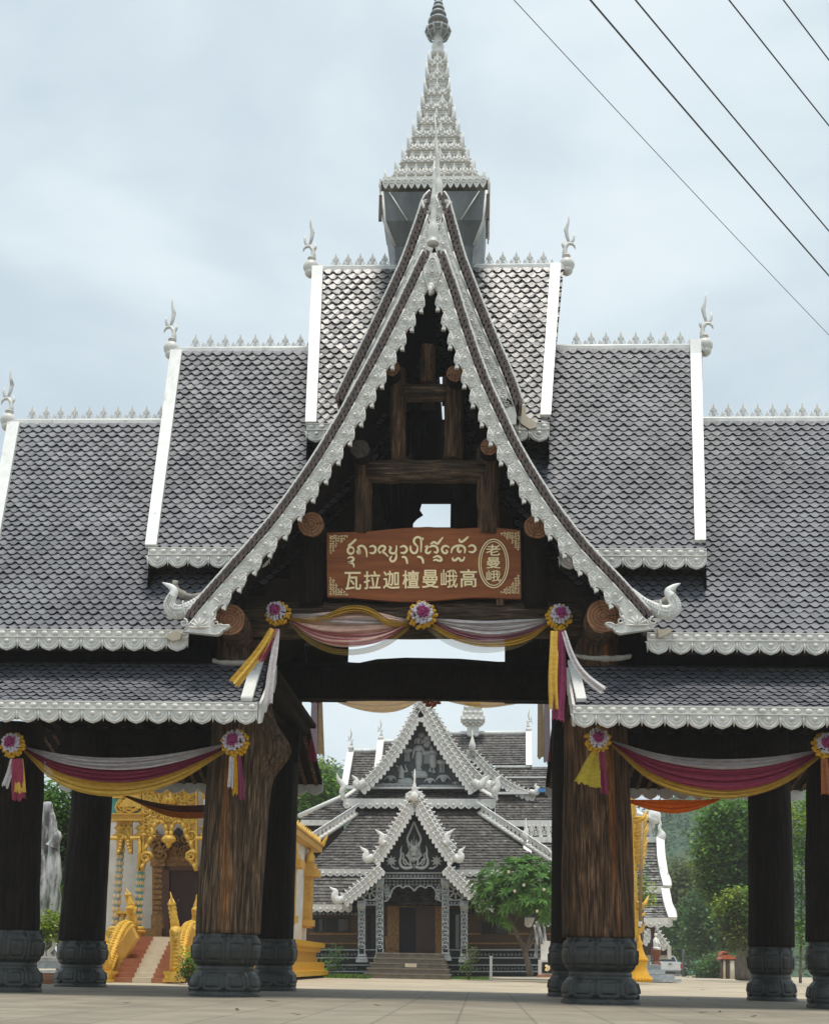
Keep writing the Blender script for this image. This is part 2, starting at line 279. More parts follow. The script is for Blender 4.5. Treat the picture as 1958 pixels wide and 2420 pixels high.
def fringe(mb, p0, p1, unit=.34, band=.13, drop=.22, t=.04, skip=None, relief=True):
    p0, p1 = V(p0), V(p1); Ln = (p1-p0).length; n = max(1, round(Ln/unit)); u = (p1-p0).normalized(); w = Ln/n; o = V((u.y, -u.x, 0)).normalized()
    if o.y > 0 and abs(o.y) > .3: o = -o
    for i in range(n):
        a = p0+u*w*i
        if skip and skip(a+u*w*.5): continue
        def q(x, z, d=0): return a+u*(x*w)+Zv*z+o*d
        ol = [(0, 0), (1, 0), (1, -band-drop*.72), (.955, -band-drop*.5)]
        ol += [(.5+.455*math.cos(th), -band-drop*.38-drop*.56*math.sin(th)**.8) for th in (math.pi*k/8 for k in range(0, 4))]+[(.5, -band-drop)]+[(.5-.455*math.cos(th), -band-drop*.38-drop*.56*math.sin(th)**.8) for th in (math.pi*k/8 for k in range(3, -1, -1))]
        ol += [(.045, -band-drop*.5), (0, -band-drop*.72)]
        mb.prism([q(x, z) for x, z in ol], o*t)
        if not relief: continue
        mb.obox(q(.5, -band*.98, t), u*w*.5, o*.022, Zv*.011)
        mb.obox(q(.5, -.012, t), u*w*.5, o*.016, Zv*.010)
        for x in (.0, .5): mb.ball(q(x+.25, -band*.52, t), (.24*w*.8, .03, band*.36), 8, 4)
        for r, rr in ((.40, .014), (.27, .012)):
            mb.tube([q(.5+r*math.cos(th), -band*1.1-drop*.12-r*1.75*drop*math.sin(th), t) for th in (math.pi*k/8 for k in range(9))], rr, 4)
        mb.ball(q(.5, -band*1.1-drop*.24, t), (.13*w, .04, drop*.16), 8, 4)
        for s_ in (.0,):
            mb.tube([q(0, -band*1.1, t), q(0.02, -band-drop*.4, t), q(0, -band-drop*.86, t*.6)], [.014, .024, .003], 5)
            mb.tube([q(.10, -band*1.15, t), q(0.0, -band-drop*.22, t)], .010, 4); mb.tube([q(-.10, -band*1.15, t), q(0.0, -band-drop*.22, t)], .010, 4)
def resample(pts, step):
    d = [0]
    for a, b in zip(pts, pts[1:]): d.append(d[-1]+(b-a).length)
    n = max(1, round(d[-1]/step)); o = []
    for i in range(n+1):
        t = d[-1]*i/n; k = 0
        while k < len(d)-2 and d[k+1] < t: k += 1
        o.append(lerp(pts[k], pts[k+1], (t-d[k])/max(1e-9, d[k+1]-d[k])))
    return o
def smooth_curve(pts, it=2):
    for _ in range(it):
        q = [pts[0]]
        for a, b in zip(pts, pts[1:]): q += [lerp(a, b, .25), lerp(a, b, .75)]
        q.append(pts[-1]); pts = q
    return pts
HOOK = [(0, 1.0), (.07, 1.0), (.17, 1.12), (.22, 1.30), (.34, 1.38), (.46, 1.42), (.58, 1.54), (.70, 1.66), (.86, 1.94), (.83, 1.62), (.90, 1.46), (.84, 1.28), (.74, 1.30), (.72, 1.40), (.66, 1.30), (.72, 1.14), (.84, 1.04), (.95, 1.0), (1, 1.0)]
def bargeboard(mb, pts, side, w=.27, unit=.37, t=.07, hooks=True, relief=True, amp=1.0):
    pts = resample(smooth_curve(pts), unit); out = V((0, -1, 0))
    for a, b in zip(pts, pts[1:]):
        u = b-a; ln = u.length; uu = u/ln; n = V((-uu.z, 0, uu.x))*(1 if side > 0 else -1)
        if n.z > 0: n = -n
        def q(x, y, d=0): return a+u*x+n*(y*w)+out*d
        ol = [(0, 0), (1, 0)]+list(reversed([(p.x, 1+(p.y-1)*amp) for p in smooth_curve([V((x, y, 0)) for x, y in HOOK], 1)] if hooks else [(0, 1), (1, 1)]))
        mb.prism([q(x, y) for x, y in ol], -out*t)
        mb.tube([q(0, .06, .0), q(1, .06, .0)], .02, 5); 
        if not relief: continue
        mb.tube([q(0, .9, .0), q(1, .9, .0)], .012, 4)
        c = q(.5, .5); mb.tube([c+(uu*math.cos(th)+n*math.sin(th))*.062 for th in (2*math.pi*k/10 for k in range(11))], .014, 4, cap=False); mb.ball(c, (.034, .03, .034), 8, 4)
        for k in range(6): mb.ball(c+(uu*math.cos(k*1.047)+n*math.sin(k*1.047))*.036, .017, 5, 3)
        for s_ in (-1, 1):
            mb.spiral(q(.5+s_*.30, .36), .055, 0 if s_ > 0 else math.pi, 1.3, .013, uu, n, 4, 10)
            mb.spiral(q(.5+s_*.36, .70), .045, math.pi/2, -1.2*s_, .012, uu, n, 4, 9)
        if hooks:
            mb.spiral(q(.45, 1+.32*amp), .055, math.pi, 1.2, .014, uu, n, 4, 9)
            mb.tube([q(.12, 1.0), q(.3, 1+.38*amp), q(.52, 1+.66*amp), q(.66, 1+.58*amp)], .010, 4)
def vergetiles(mb, pts, side, th=.14, y0=-1.5, dep=.35):
    pts = resample(smooth_curve(pts), .105)
    for i, (a, b) in enumerate(zip(pts, pts[1:])):
        u = (b-a); uu = u.normalized(); n = V((-uu.z, 0, uu.x))
        if n.z < 0: n = -n
        tilt = n*.018
        for k in range(2):
            c = (a+b)/2+n*(th*(.27+.42*k))+V((0, dep/2-.03+.03*k+R(-.008, .008), 0))+uu*(.03*k)
            mb.m(RTILE); mb.obox(c, uu*u.length*.56-tilt, V((0, dep/2, 0)), n*th*.17)
    mb.m(WHITE); mb.tube([p+V((0, .02, 0))+(V((0, 0, 1)) if False else _nrm(pts, i))*th*.98 for i, p in enumerate(pts)], .024, 5)
def _nrm(pts, i):
    a, b = pts[max(0, i-1)], pts[min(len(pts)-1, i+1)]; u = (b-a).normalized(); n = V((-u.z, 0, u.x)); return n if n.z > 0 else -n
# ================================================================ setting: ground
ZA = zoom(760, 560, .29954); ZBR = zoom(1100, 980, .29954); ZCL = zoom(380, 980, .29954); ZD = zoom(700, 840, .34562); ZX = zoom(880, 420, .1728)
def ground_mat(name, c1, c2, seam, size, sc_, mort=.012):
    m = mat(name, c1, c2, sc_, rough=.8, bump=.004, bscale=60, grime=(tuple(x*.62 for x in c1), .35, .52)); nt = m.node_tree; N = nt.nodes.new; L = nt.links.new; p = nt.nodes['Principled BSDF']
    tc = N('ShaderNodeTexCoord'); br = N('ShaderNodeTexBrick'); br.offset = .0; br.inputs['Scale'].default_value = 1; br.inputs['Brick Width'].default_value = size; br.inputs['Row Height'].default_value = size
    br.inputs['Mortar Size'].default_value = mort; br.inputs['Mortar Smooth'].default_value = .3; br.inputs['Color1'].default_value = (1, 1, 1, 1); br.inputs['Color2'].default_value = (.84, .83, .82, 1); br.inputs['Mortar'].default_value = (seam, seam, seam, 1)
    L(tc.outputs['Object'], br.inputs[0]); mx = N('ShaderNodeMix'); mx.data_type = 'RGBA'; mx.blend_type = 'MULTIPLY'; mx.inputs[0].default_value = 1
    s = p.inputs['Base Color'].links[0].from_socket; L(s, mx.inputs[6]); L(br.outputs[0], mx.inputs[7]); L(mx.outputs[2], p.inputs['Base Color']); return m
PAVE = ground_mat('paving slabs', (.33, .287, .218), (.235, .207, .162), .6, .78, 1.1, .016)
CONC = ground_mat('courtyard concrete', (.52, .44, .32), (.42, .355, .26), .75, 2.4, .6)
SOIL = mat('earth and turf', (.10, .12, .045), (.16, .13, .08), 2, rough=.9)
mb = MB(SOIL); mb.add([V((-320, -60, -.03)), V((320, -60, -.03)), V((320, 340, -.03)), V((-320, 340, -.03))], [(0, 1, 2, 3)]); struct(mb.build('ground'))
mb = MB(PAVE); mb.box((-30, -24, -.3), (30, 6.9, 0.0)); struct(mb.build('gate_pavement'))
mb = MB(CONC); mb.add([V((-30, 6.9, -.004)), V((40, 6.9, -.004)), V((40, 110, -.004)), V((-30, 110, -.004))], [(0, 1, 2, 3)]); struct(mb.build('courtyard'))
# ================================================================ the gate
gate = thing('temple_gate', 'tall roofed gate on huge tree trunk pillars with stepped slate roofs and silver trim', 'gate')
YC = 2.25                                           # depth of the gate's ridge
fl = [ZA(x, y, -1.5) for x, y in ((862, 125), (840, 165), (770, 310), (690, 480), (600, 660), (500, 860), (415, 1020), (320, 1190), (240, 1340), (165, 1470))]+[ZCL(x, y, -1.5) for x, y in ((1290, 310), (1130, 550), (950, 800), (800, 980), (620, 1180), (470, 1350), (330, 1510), (250, 1610))]
frr = [ZA(x, y, -1.5) for x, y in ((898, 125), (920, 165), (950, 260), (1010, 420), (1060, 590), (1115, 760), (1170, 920), (1225, 1070), (1290, 1230))]+[ZBR(x, y, -1.5) for x, y in ((240, 0), (330, 200), (430, 380), (540, 560), (660, 740), (780, 900), (910, 1060), (1040, 1200), (1170, 1330), (1310, 1490), (1400, 1590))]
APEX = (fl[0]+frr[0])/2
def curveX(side, z):
    c = fl if side < 0 else frr
    for a, b in zip(c, c[1:]):
        if b.z <= z <= a.z: return abs(lerp(a, b, (a.z-z)/max(1e-6, a.z-b.z)).x)
    return 0 if z > c[0].z else 3.75
def inside(p, m=.0, y=None): return 4.9 < p.z < APEX.z and abs(p.x) < curveX(p.x, p.z)-m
def avgz(a, b): z = (a.z+b.z)/2; a.z = z; b.z = z
# --- stepped roof tiers ------------------------------------------------------------------
def tier(name, tl, tr, bl, br, yb, nr, nc, sl, sr, sag, crest_n, ball_k=1.0, fin=True, fringe_on=True):
    TL, TR, BL, BR = D(*tl, YC-.08), D(*tr, YC-.08), D(*bl, yb), D(*br, yb); avgz(TL, TR); avgz(BL, BR)
    t = sub(name, gate); P = patch(TL, TR, BL, BR, sag)
    sk = lambda p: inside(p, .12)
    halves = (0,) if name == 'upper_roof' else (-1, 1)
    for h in halves: mb = MB(TILE); tiles(mb, P, nr, nc, skip=lambda p: sk(p) or p.x*h < 0, top=GTILE if name == 'upper_roof' else TILE, jit=.009 if name == 'upper_roof' else .007); mb.build('roof_tiles', t)
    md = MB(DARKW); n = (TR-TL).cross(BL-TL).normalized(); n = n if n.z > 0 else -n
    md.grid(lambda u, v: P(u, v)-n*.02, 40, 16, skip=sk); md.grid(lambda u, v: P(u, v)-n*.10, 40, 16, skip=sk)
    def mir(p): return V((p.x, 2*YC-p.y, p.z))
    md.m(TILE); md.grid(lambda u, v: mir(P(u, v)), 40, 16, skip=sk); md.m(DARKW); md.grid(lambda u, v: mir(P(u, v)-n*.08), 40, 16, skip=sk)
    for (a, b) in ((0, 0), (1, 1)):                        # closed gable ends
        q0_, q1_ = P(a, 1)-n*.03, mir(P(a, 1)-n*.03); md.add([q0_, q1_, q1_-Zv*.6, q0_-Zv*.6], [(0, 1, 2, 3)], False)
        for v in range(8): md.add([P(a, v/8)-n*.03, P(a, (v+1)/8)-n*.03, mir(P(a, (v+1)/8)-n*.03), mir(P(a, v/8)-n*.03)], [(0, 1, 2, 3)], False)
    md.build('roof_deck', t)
    hb = MB(STRIP); rl = V((TL.x-.05, YC, TL.z+.06)); rr = V((TR.x+.05, YC, TR.z+.06))
    xi = 1.9 if name == 'lower_roof' else 1.2
    for xa_, xb_ in (((rl.x, rr.x),) if name == 'upper_roof' else ((rl.x, -xi), (xi, rr.x))): hb = MB(STRIP); hb.tube([V((xa_, YC, rl.z)), V((xb_, YC, rl.z))], [.085, .085], 10); hb.box((xa_, YC-.10, rl.z-.10), (xb_, YC+.10, rl.z+.02)); hb.build('ridge_cap', t)
    for (sx, side) in ((sl, -1), (sr, 1)):
        (x0, y0), (x1, y1), wd = sx
        vb = MB(STRIP); k = 14; pts = []
        for i in range(k+1):
            f = i/k; v = f*(y1-y0)/((bl[1]+br[1])/2-(tl[1]+tr[1])/2)
            def pt(xx):
                q = D(xx, lerp(y0, y1, f), 0); dr = (q-CAM); best = None
                # march to the roof surface
                for it in range(3):
                    vv = min(1, max(0, v)); pc = P(.5, vv); q = CAM+dr*((pc.y-CAM.y)/dr.y); v2 = (TL.z-q.z)/(TL.z-BL.z); 
                    lo, hi = 0.0, 1.0
                    for _ in range(18):
                        m = (lo+hi)/2; pc = P(.5, m); qq = CAM+dr*((pc.y-CAM.y)/dr.y)
                        if qq.z < pc.z: lo = m
                        else: hi = m
                    return CAM+dr*((P(.5, lo).y-CAM.y)/dr.y)
            xx = lerp(x0, x1, f); a, b = pt(xx-wd/2), pt(xx+wd/2); pts.append((a, b))
        vs = [p+n*h for a, b in pts for p, h in ((a, .0), (a, .11), (b, .11), (b, .0))]
        fs = [(i*4+j, i*4+(j+1) % 4, i*4+4+(j+1) % 4, i*4+4+j) for i in range(k) for j in range(4)]+[(0, 1, 2, 3), tuple(k*4+j for j in range(4))]
        vb.add(vs, fs, False); vb.build('verge_board', t)
    if fin:
        for p, s in ((rl, -1), (rr, 1)):
            if abs(p.x) < 12: finial('ridge_finial', t, p+V((s*.02, 0, .06)), s, ball_k)
    if crest_n:
        half = crest_n
        crest(t, V((rl.x+.42, YC, rl.z+.08)), V((-.3 if name != 'centre' else -.75, YC, rl.z+.08)), half) if False else None
    return t, P, rl, rr
t1, P1, r1l, r1r = tier('upper_roof', (657, 566), (1180, 562), (643, 898), (1150, 884), .25, 31, 25, ((666, 566), (652, 893), 23), ((1163, 560), (1142, 878), 22), .10, 0)
t2, P2, r2l, r2r = tier('middle_roof', (363, 745), (1470, 724), (312, 1160), (1478, 1148), -.55, 41, 52, ((371, 742), (318, 1151), 24), ((1455, 720), (1465, 1141), 23), .16, 0)
t3, P3, r3l, r3r = tier('lower_roof', (20, 893), (1822, 880), (-48, 1334), (1822, 1322), -1.0, 43, 84, ((31, 893), (-40, 1300), 25), ((1812, 880), (1815, 1300), 24), .16, 0)
for t, a, b, n in ((t1, r1l.x+.35, -.85, 5), (t1, .95, r1r.x-.3, 5), (t2, r2l.x+.3, r1l.x-.02, 8), (t2, r1r.x+.05, r2r.x-.3, 8), (t3, r3l.x+.3, r2l.x, 10), (t3, r2r.x, r3r.x-.3, 10)):
    z = {t1: r1l, t2: r2l, t3: r3l}[t].z
    crest(t, V((a, YC, z+.07)), V((b, YC, z+.07)), n, .29)
# eave fringes of the tiers
def fr(parent, x0, x1, y, z, mg=-.12, **k):
    for h in (-1, 1): mb = MB(WHITE); fringe(mb, (x0, y, z), (x1, y, z), skip=lambda p: inside(p, mg) or p.x*h < 0, **k); mb.build('eave_fringe', parent)
for t, P, dz in ((t1, P1, .02), (t2, P2, .03), (t3, P3, .03)):
    a, b = P(0, 1), P(1, 1); fr(t, a.x, b.x, a.y-.02, a.z+dz, mg=.25 if t is t3 else -.12)
    for y0, h in ((a.y+.03, -1), (a.y+.03, 1), (2*YC-a.y-.10, -1), (2*YC-a.y-.10, 1)):
        md = MB(DARKW)
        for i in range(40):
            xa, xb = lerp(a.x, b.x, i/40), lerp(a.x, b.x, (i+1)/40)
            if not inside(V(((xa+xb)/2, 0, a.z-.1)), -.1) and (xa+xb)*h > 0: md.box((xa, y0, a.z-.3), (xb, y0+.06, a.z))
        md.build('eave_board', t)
# --- skirt roofs over the bays ----------------------------------------------------------
def mirY(p): return V((p.x, 2*YC-p.y, p.z))
for s, tl, tr, bl, br, st in ((-1, (-190, 1385), (560, 1383), (-230, 1490), (541, 1488), ((541, 1392), (517, 1476), 24)), (1, (1192, 1379), (1960, 1372), (1199, 1488), (1970, 1487), ((1199, 1396), (1217, 1477), 21))):
    t = sub('skirt_roof', gate); TL, TR, BL, BR = D(*tl, -.45), D(*tr, -.45), D(*bl, -1.8), D(*br, -1.8); avgz(TL, TR); avgz(BL, BR); TL.z = TR.z = 5.2; BL.z = BR.z = 4.28
    P = patch(TL, TR, BL, BR, .03); mb = MB(TILE); tiles(mb, P, 12, 37, th=.030); mb.build('roof_tiles', t)
    n = V((0, -.56, .83)); md = MB(DARKW)
    for h in (-.02, -.10): md.grid(lambda u, v: P(u, v)+n*h, 6, 3)
    m3 = MB(TILE); m3.grid(lambda u, v: mirY(P(u, v)-n*.02), 6, 3); m3.m(DARKW); m3.grid(lambda u, v: mirY(P(u, v)-n*.10), 6, 3)
    for u in (0, 1): md.add([P(u, 0)-n*.1, P(u, 1)-n*.1, P(u, 1), P(u, 0)], [(0, 1, 2, 3)], False)
    for i in range(24):
        u = (i+.5)/24; a, b = P(u, .1)-n*.12, P(u, .98)-n*.12; md.m(POSTM); md.obox((a+b)/2, X*.035, (b-a)*.5, n*.04); a, b = mirY(a), mirY(b); m3.m(POSTM); m3.obox((a+b)/2, X*.035, (b-a)*.5, V((0, -n.y, n.z))*.04)
    md.build('roof_deck', t); m3.build('rear_roof_deck', t)
    mb = MB(WHITE); fringe(mb, (BL.x, -1.84, BL.z+.03), (BR.x, -1.84, BR.z+.03), .34, .12, .215, .045)
    e = BR if s < 0 else BL; ex = e.x
    mb.build('eave_fringe', t); mb = MB(WHITE); fringe(mb, (ex, -1.80, BL.z+.03), (ex, -.5, 5.2), .36, .13, .24, .04, relief=False); mb.build('eave_fringe', t)
    mb = MB(WHITE); fringe(mb, (BL.x, 2*YC+1.84, BL.z+.03), (BR.x, 2*YC+1.84, BL.z+.03), .34, .12, .215, .045, relief=False); mb.build('eave_fringe', t)
    vb = MB(STRIP); (x0, y0), (x1, y1), wd = st; q = []
    for (xx, yy) in ((x0-wd/2, y0), (x0+wd/2, y0), (x1+wd/2, y1), (x1-wd/2, y1)):
        dr = D(xx, yy, 0)-CAM; lo, hi = 0., 1.
        for _ in range(18):
            m = (lo+hi)/2; pc = P(.5, m); qq = CAM+dr*((pc.y-CAM.y)/dr.y)
            if qq.z < pc.z: lo = m
            else: hi = m
        q.append(CAM+dr*((P(.5, lo).y-CAM.y)/dr.y)+n*.045)
    vb.prism(q, n*.06); vb.build('verge_board', t)
    cb = MB(DARKW); xs = (BL.x, -2.35) if s < 0 else (2.45, BR.x); cb.box((xs[0], -.45, 5.16), (xs[1], 4.95, 5.24))
    for k in range(16): xx = lerp(xs[0], xs[1], (k+.5)/16); cb.box((xx-.05, -.4, 5.04), (xx+.05, 4.9, 5.158))
    cb.build('ceiling_boards', t)
    xa, xb = (-7.4, -2.6) if s < 0 else (2.6, 7.6)
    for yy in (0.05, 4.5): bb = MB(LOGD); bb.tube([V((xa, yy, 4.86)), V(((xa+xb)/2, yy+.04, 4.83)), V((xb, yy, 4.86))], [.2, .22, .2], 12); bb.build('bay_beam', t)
    for yy in (-.2, 4.3): bb = MB(LOGD); bb.box((xa, yy, 4.36), (xb, yy+.12, 4.66)); bb.build('bay_rail', t)
# --- front gable -------------------------------------------------------------------------
gab = sub('front_gable', gate)
for s, c in ((-1, fl), (1, frr)):
    mb = MB(WHITE); bargeboard(mb, c, s, w=.205, unit=.355, amp=.62)
    if s < 0: ft = [ZCL(x, y, -1.5) for x, y in ((250, 1610), (165, 1715), (440, 1745), (475, 1730), (490, 1705), (520, 1695), (548, 1664), (505, 1666), (470, 1658), (425, 1668), (405, 1620), (415, 1560), (450, 1510), (480, 1480), (420, 1440))]
    else: ft = [ZBR(x, y, -1.5) for x, y in ((1400, 1590), (1490, 1692), (1215, 1735), (1175, 1715), (1160, 1690), (1125, 1680), (1095, 1648), (1140, 1645), (1180, 1668), (1235, 1640), (1240, 1580), (1215, 1520), (1190, 1480), (1240, 1430))]
    ft = [p+V((0, -.008, 0)) for p in ft]; mb.prism(ft, V((0, .07, 0)))
    fc = sum(ft, V())/len(ft)
    for a, b in zip(ft, ft[1:]): mb.tube([lerp(a, fc, .06)+V((0, -.005, 0)), lerp(b, fc, .06)+V((0, -.005, 0))], .014, 4)
    m0 = (ft[1]+ft[2])/2+V((0, -.01, .10))
    for k in range(7): th = math.pi*(k/6); mb.tube([m0, m0+V((math.cos(th)*.17, -.02, math.sin(th)*.15))], [.03, .008], 5)
    for k in (-1, 1): mb.spiral(m0+V((k*.25, 0, .07)), .07, math.pi/2, 1.2*k, .016, n=4)
    mb.build('bargeboard', gab)
    mb = MB(RTILE); vergetiles(mb, c, s, .15, -1.5, .4); mb.build('verge_tiles', gab)
    # the gable's own roof slab running back over the passage
    mb = MB(DARKW); sm = smooth_curve(c)
    for i, (a, b) in enumerate(zip(sm, sm[1:])):
        na, nb = _nrm(sm, i), _nrm(sm, i+1); q = []
        for p, nn in ((a, na), (b, nb)): q += [p+nn*.0, p+nn*.09]
        d = V((0, 7.3, 0)); q0 = V((0, .08, 0)); mb.add([q[0]+q0, q[1]+q0, q[3]+q0, q[2]+q0, q[0]+d, q[1]+d, q[3]+d, q[2]+d], [(0, 1, 2, 3), (0, 3, 7, 4), (1, 2, 6, 5), (4, 5, 6, 7)], False)
    mb.build('roof_slab', gab)
mb = MB(WHITE)                                           # crown piece where the boards meet
cp = [ZA(x, y, -1.53) for x, y in ((880, 120), (920, 165), (945, 270), (925, 320), (880, 390), (868, 410), (852, 460), (838, 405), (828, 385), (805, 300), (800, 250), (845, 165))]; mb.prism(cp, V((0, .04, 0)))
ce = ZA(872, 250, -1.54)
for r in (.14, .10, .06): mb.tube([ce+V((math.sin(t)*r*.55, 0, math.cos(t)*r+max(0, math.cos(t))*r*.5)) for t in (2*math.pi*k/12 for k in range(13))], .013, 4)
mb.ball(ZA(862, 390, -1.54), (.06, .03, .07)); mb.tube([ZA(857, 395, -1.54), ZA(852, 455, -1.54)], [.05, .006], 6)
for s in (-1, 1):
    for k in range(4): mb.spiral(ZA(872+s*(46-9*k), 290+30*k, -1.535), .05, math.pi/2, s*1.2, .012, n=4)
mb.build('crown_ornament', gab)
def spike(name, parent, ball, yb, tip, k=1.0):
    mb = MB(WHITE); b = ball; h = (tip-b).z
    prof = [(.17, -.24), (.165, -.20), (.12, -.18), (.125, -.12), (.145, -.02), (.13, .1), (.075, .19), (.085, .22), (.07, .35), (.055, h*.38), (.085, h*.42), (.075, h*.47), (.05, h*.55), (.04, h*.68), (.052, h*.72), (.03, h*.8), (.006, h)]
    v0 = len(mb.v); mb.lathe(b, [(r*k, z) for r, z in prof], 14)
    for i in range(v0, len(mb.v)): mb.v[i] = mb.v[i]+V(((tip-b).x*(max(0, mb.v[i].z-b.z)/h), 0, 0))
    mb.build(name, parent)
spike('gable_spike', gab, ZX(828, 730, -1.45), -1.45, D(909, 335, -1.45), .62)
# --- second, higher gable right behind it ------------------------------------------------
gb2 = sub('rear_gable', gate); Yr = -.7
rl_ = [ZX(870, 240, Yr), ZX(795, 300, Yr), ZX(765, 430, Yr)]+[ZA(x, y, Yr) for x, y in ((765, 0), (700, 180), (620, 360), (530, 550), (440, 740), (300, 1020), (170, 1290))]
rr_ = [ZX(872, 240, Yr), ZX(920, 300, Yr), ZX(950, 400, Yr)]+[ZA(x, y, Yr) for x, y in ((1020, 20), (1065, 180), (1125, 330), (1185, 490), (1250, 650), (1315, 810), (1385, 970), (1455, 1140), (1520, 1330))]
for s, c in ((-1, rl_), (1, rr_)):
    mb = MB(WHITE); bargeboard(mb, c, s, w=.30, unit=.395, hooks=False); b = c[-1]
    if s > 0: mb.prism([ZA(x, y, Yr) for x, y in ((1455, 1260), (1520, 1330), (1535, 1400), (1532, 1478), (1480, 1478), (1420, 1300))], V((0, .07, 0)))
    mb.build('bargeboard', gb2)
    mb = MB(RTILE); vergetiles(mb, c, s, .16, Yr, .4); mb.build('verge_tiles', gb2)
    mb = MB(DARKW); sm = smooth_curve(c)
    for i, (a, b) in enumerate(zip(sm, sm[1:])):
        na, nb = _nrm(sm, i), _nrm(sm, i+1); q = [a, a+na*.1, b+nb*.1, b]; d = V((0, 3.0, 0)); q0 = V((0, .1, 0))
        mb.add([p+q0 for p in q]+[p+d for p in q], [(0, 1, 2, 3), (0, 3, 7, 4), (1, 2, 6, 5)], False)
    mb.build('roof_slab', gb2)
spike('gable_spike', gb2, ZX(905, 120, -.62), -.62, D(911, 238, -.62), .5)
# swan heads curling up from the gable feet
def swan(parent, pts, rad, Z, feath):
    mb = MB(STRIP); P_ = smooth_curve([Z(x, y, -1.3) for x, y in pts], 2); R_ = smooth_curve([V((r, 0, 0)) for r in rad], 2)
    mb.tube(P_, [r.x for r in R_], 12, flat=.8)
    for (x, y, r, a) in feath: mb.tube([Z(x, y, -1.3)+V((math.cos(a+t)*r, -.085, math.sin(a+t)*r)) for t in (k*.25 for k in range(7))], .016, 4)
    L_ = len(P_)
    for i in range(int(L_*.12), int(L_*.62)):                      # rows of feather scales on the body
        for e in (-.6, -.1, .4):
            r = R_[i].x; t = (P_[min(i+1, L_-1)]-P_[i-1]).normalized(); n = V((-t.z, 0, t.x)); b = P_[i]+n*r*e+V((0, -.8*r*math.sqrt(max(0, 1-e*e)), 0)); mb.tube([b-n*r*.22-t*.01, b+V((0, -.012, 0))+t*r*.22, b+n*r*.22-t*.01], [.006, .011, .006], 4)
    mb.build('swan_finial', parent)
swan(gab, [(420, 1330), (330, 1440), (250, 1510), (160, 1560), (95, 1555), (62, 1500), (85, 1440), (110, 1395), (85, 1360), (45, 1340), (12, 1325)], [.03, .06, .095, .12, .12, .10, .078, .068, .052, .03, .008], ZCL, [(220, 1500+k*18, .08-.008*k, 2.6) for k in range(5)]+[(150, 1520+k*16, .08, 3.0) for k in range(4)])
swan(gab, [(1310, 1380), (1400, 1470), (1470, 1520), (1560, 1565), (1630, 1555), (1655, 1495), (1625, 1440), (1590, 1400), (1620, 1370), (1660, 1345), (1692, 1332)], [.03, .06, .095, .12, .12, .10, .078, .068, .052, .03, .008], ZBR, [(1490, 1500+k*18, .08-.008*k, -1.0) for k in range(5)]+[(1570, 1520+k*16, .08, -1.2) for k in range(4)])
for pts in ([ZCL(x, y, -1.15) for x, y in ((35, 1755), (90, 1710), (165, 1720), (150, 1770), (90, 1785))], [ZBR(x, y, -1.15) for x, y in ((1510, 1685), (1565, 1700), (1640, 1692), (1590, 1730), (1525, 1760))], [ZA(x, y, -.3) for x, y in ((1490, 1240), (1530, 1290), (1610, 1340), (1610, 1410), (1690, 1460), (1695, 1500), (1640, 1515), (1570, 1470), (1510, 1370))]):
    mb = MB(CREAM); mb.prism(pts, V((0, .08, 0))); mb.build('mortar_patch', gab)
for c, rx, a0, a1 in ((ZCL(270, 1330, -.72), .33, math.pi*.95, math.pi*1.95), (ZBR(1450, 1370, -.72), .38, math.pi*1.1, math.pi*2.0)):
    mb = MB(MORTAR); mb.tube([c+V((math.cos(t)*rx, 0, math.sin(t)*rx*.75)) for t in (lerp(a0, a1, k/12) for k in range(13))], [.025+.035*math.sin(math.pi*k/12)+R(0, .03) for k in range(13)], 7)
    mb.build('mortar_collar', gab)
# --- truss under the gable -----------------------------------------------------------------
tr = sub('truss', gate)
def logv(name, Z, x0, x1, y0, y1, Y, m=POSTM):
    a, b = Z((x0+x1)/2, y1, Y), Z((x0+x1)/2, y0, Y); r = (Z(x1, y0, Y)-Z(x0, y0, Y)).x/2; mb = MB(m); k = 8
    mb.tube([lerp(a, b, i/k)+V((R(-.012, .012), 0, 0)) for i in range(k+1)], [r*R(.95, 1.05) for i in range(k+1)], 14); mb.build(name, tr)
def logh(name, Z, x0, x1, y0, y1, Y, m=BEAM):
    ym = (y0+y1)/2; a, b = Z(x0, ym, Y), Z(x1, ym, Y); r = abs((Z(x0, y1, Y)-Z(x0, y0, Y)).z)/2; mb = MB(m); k = 10
    mb.tube([lerp(a, b, i/k)+V((0, 0, R(-.012, .012))) for i in range(k+1)], [r*R(.95, 1.05) for i in range(k+1)], 14); mb.build(name, tr)
def purlin(Z, x, y, r, Y0=-.95, Y1=5.2, m=LOGD, cut=CUT):
    c = Z(x, y, Y0); rr = (Z(x+r, y, Y0)-c).x; mb = MB(m); n = 18; ring = [1+R(-.05, .05) for _ in range(n)]
    mb.tube([c, c+V((0, (Y1-Y0)/2, 0)), c+V((0, Y1-Y0, 0))], rr, n); o = mb.build('purlin', tr)
    m2 = MB(cut); m2.prism([c+V((math.cos(2*math.pi*k/n)*rr*ring[k]*.99, -.012, math.sin(2*math.pi*k/n)*rr*ring[k]*.99)) for k in range(n)], V((0, .03, 0)))
    m2.m(LOGD)
    for k in range(4): a = R(0, 6.28); l_ = R(.15, .40); m2.obox(c+V((math.cos(a)*rr*(.95-l_), -.013, math.sin(a)*rr*(.95-l_))), V((math.cos(a), 0, math.sin(a)))*rr*l_, V((-math.sin(a), 0, math.cos(a)))*.0035, V((0, .004, 0)))
    e = m2.build('sawn_end', o); e.location = c; e.data.transform(Matrix.Translation(-c))
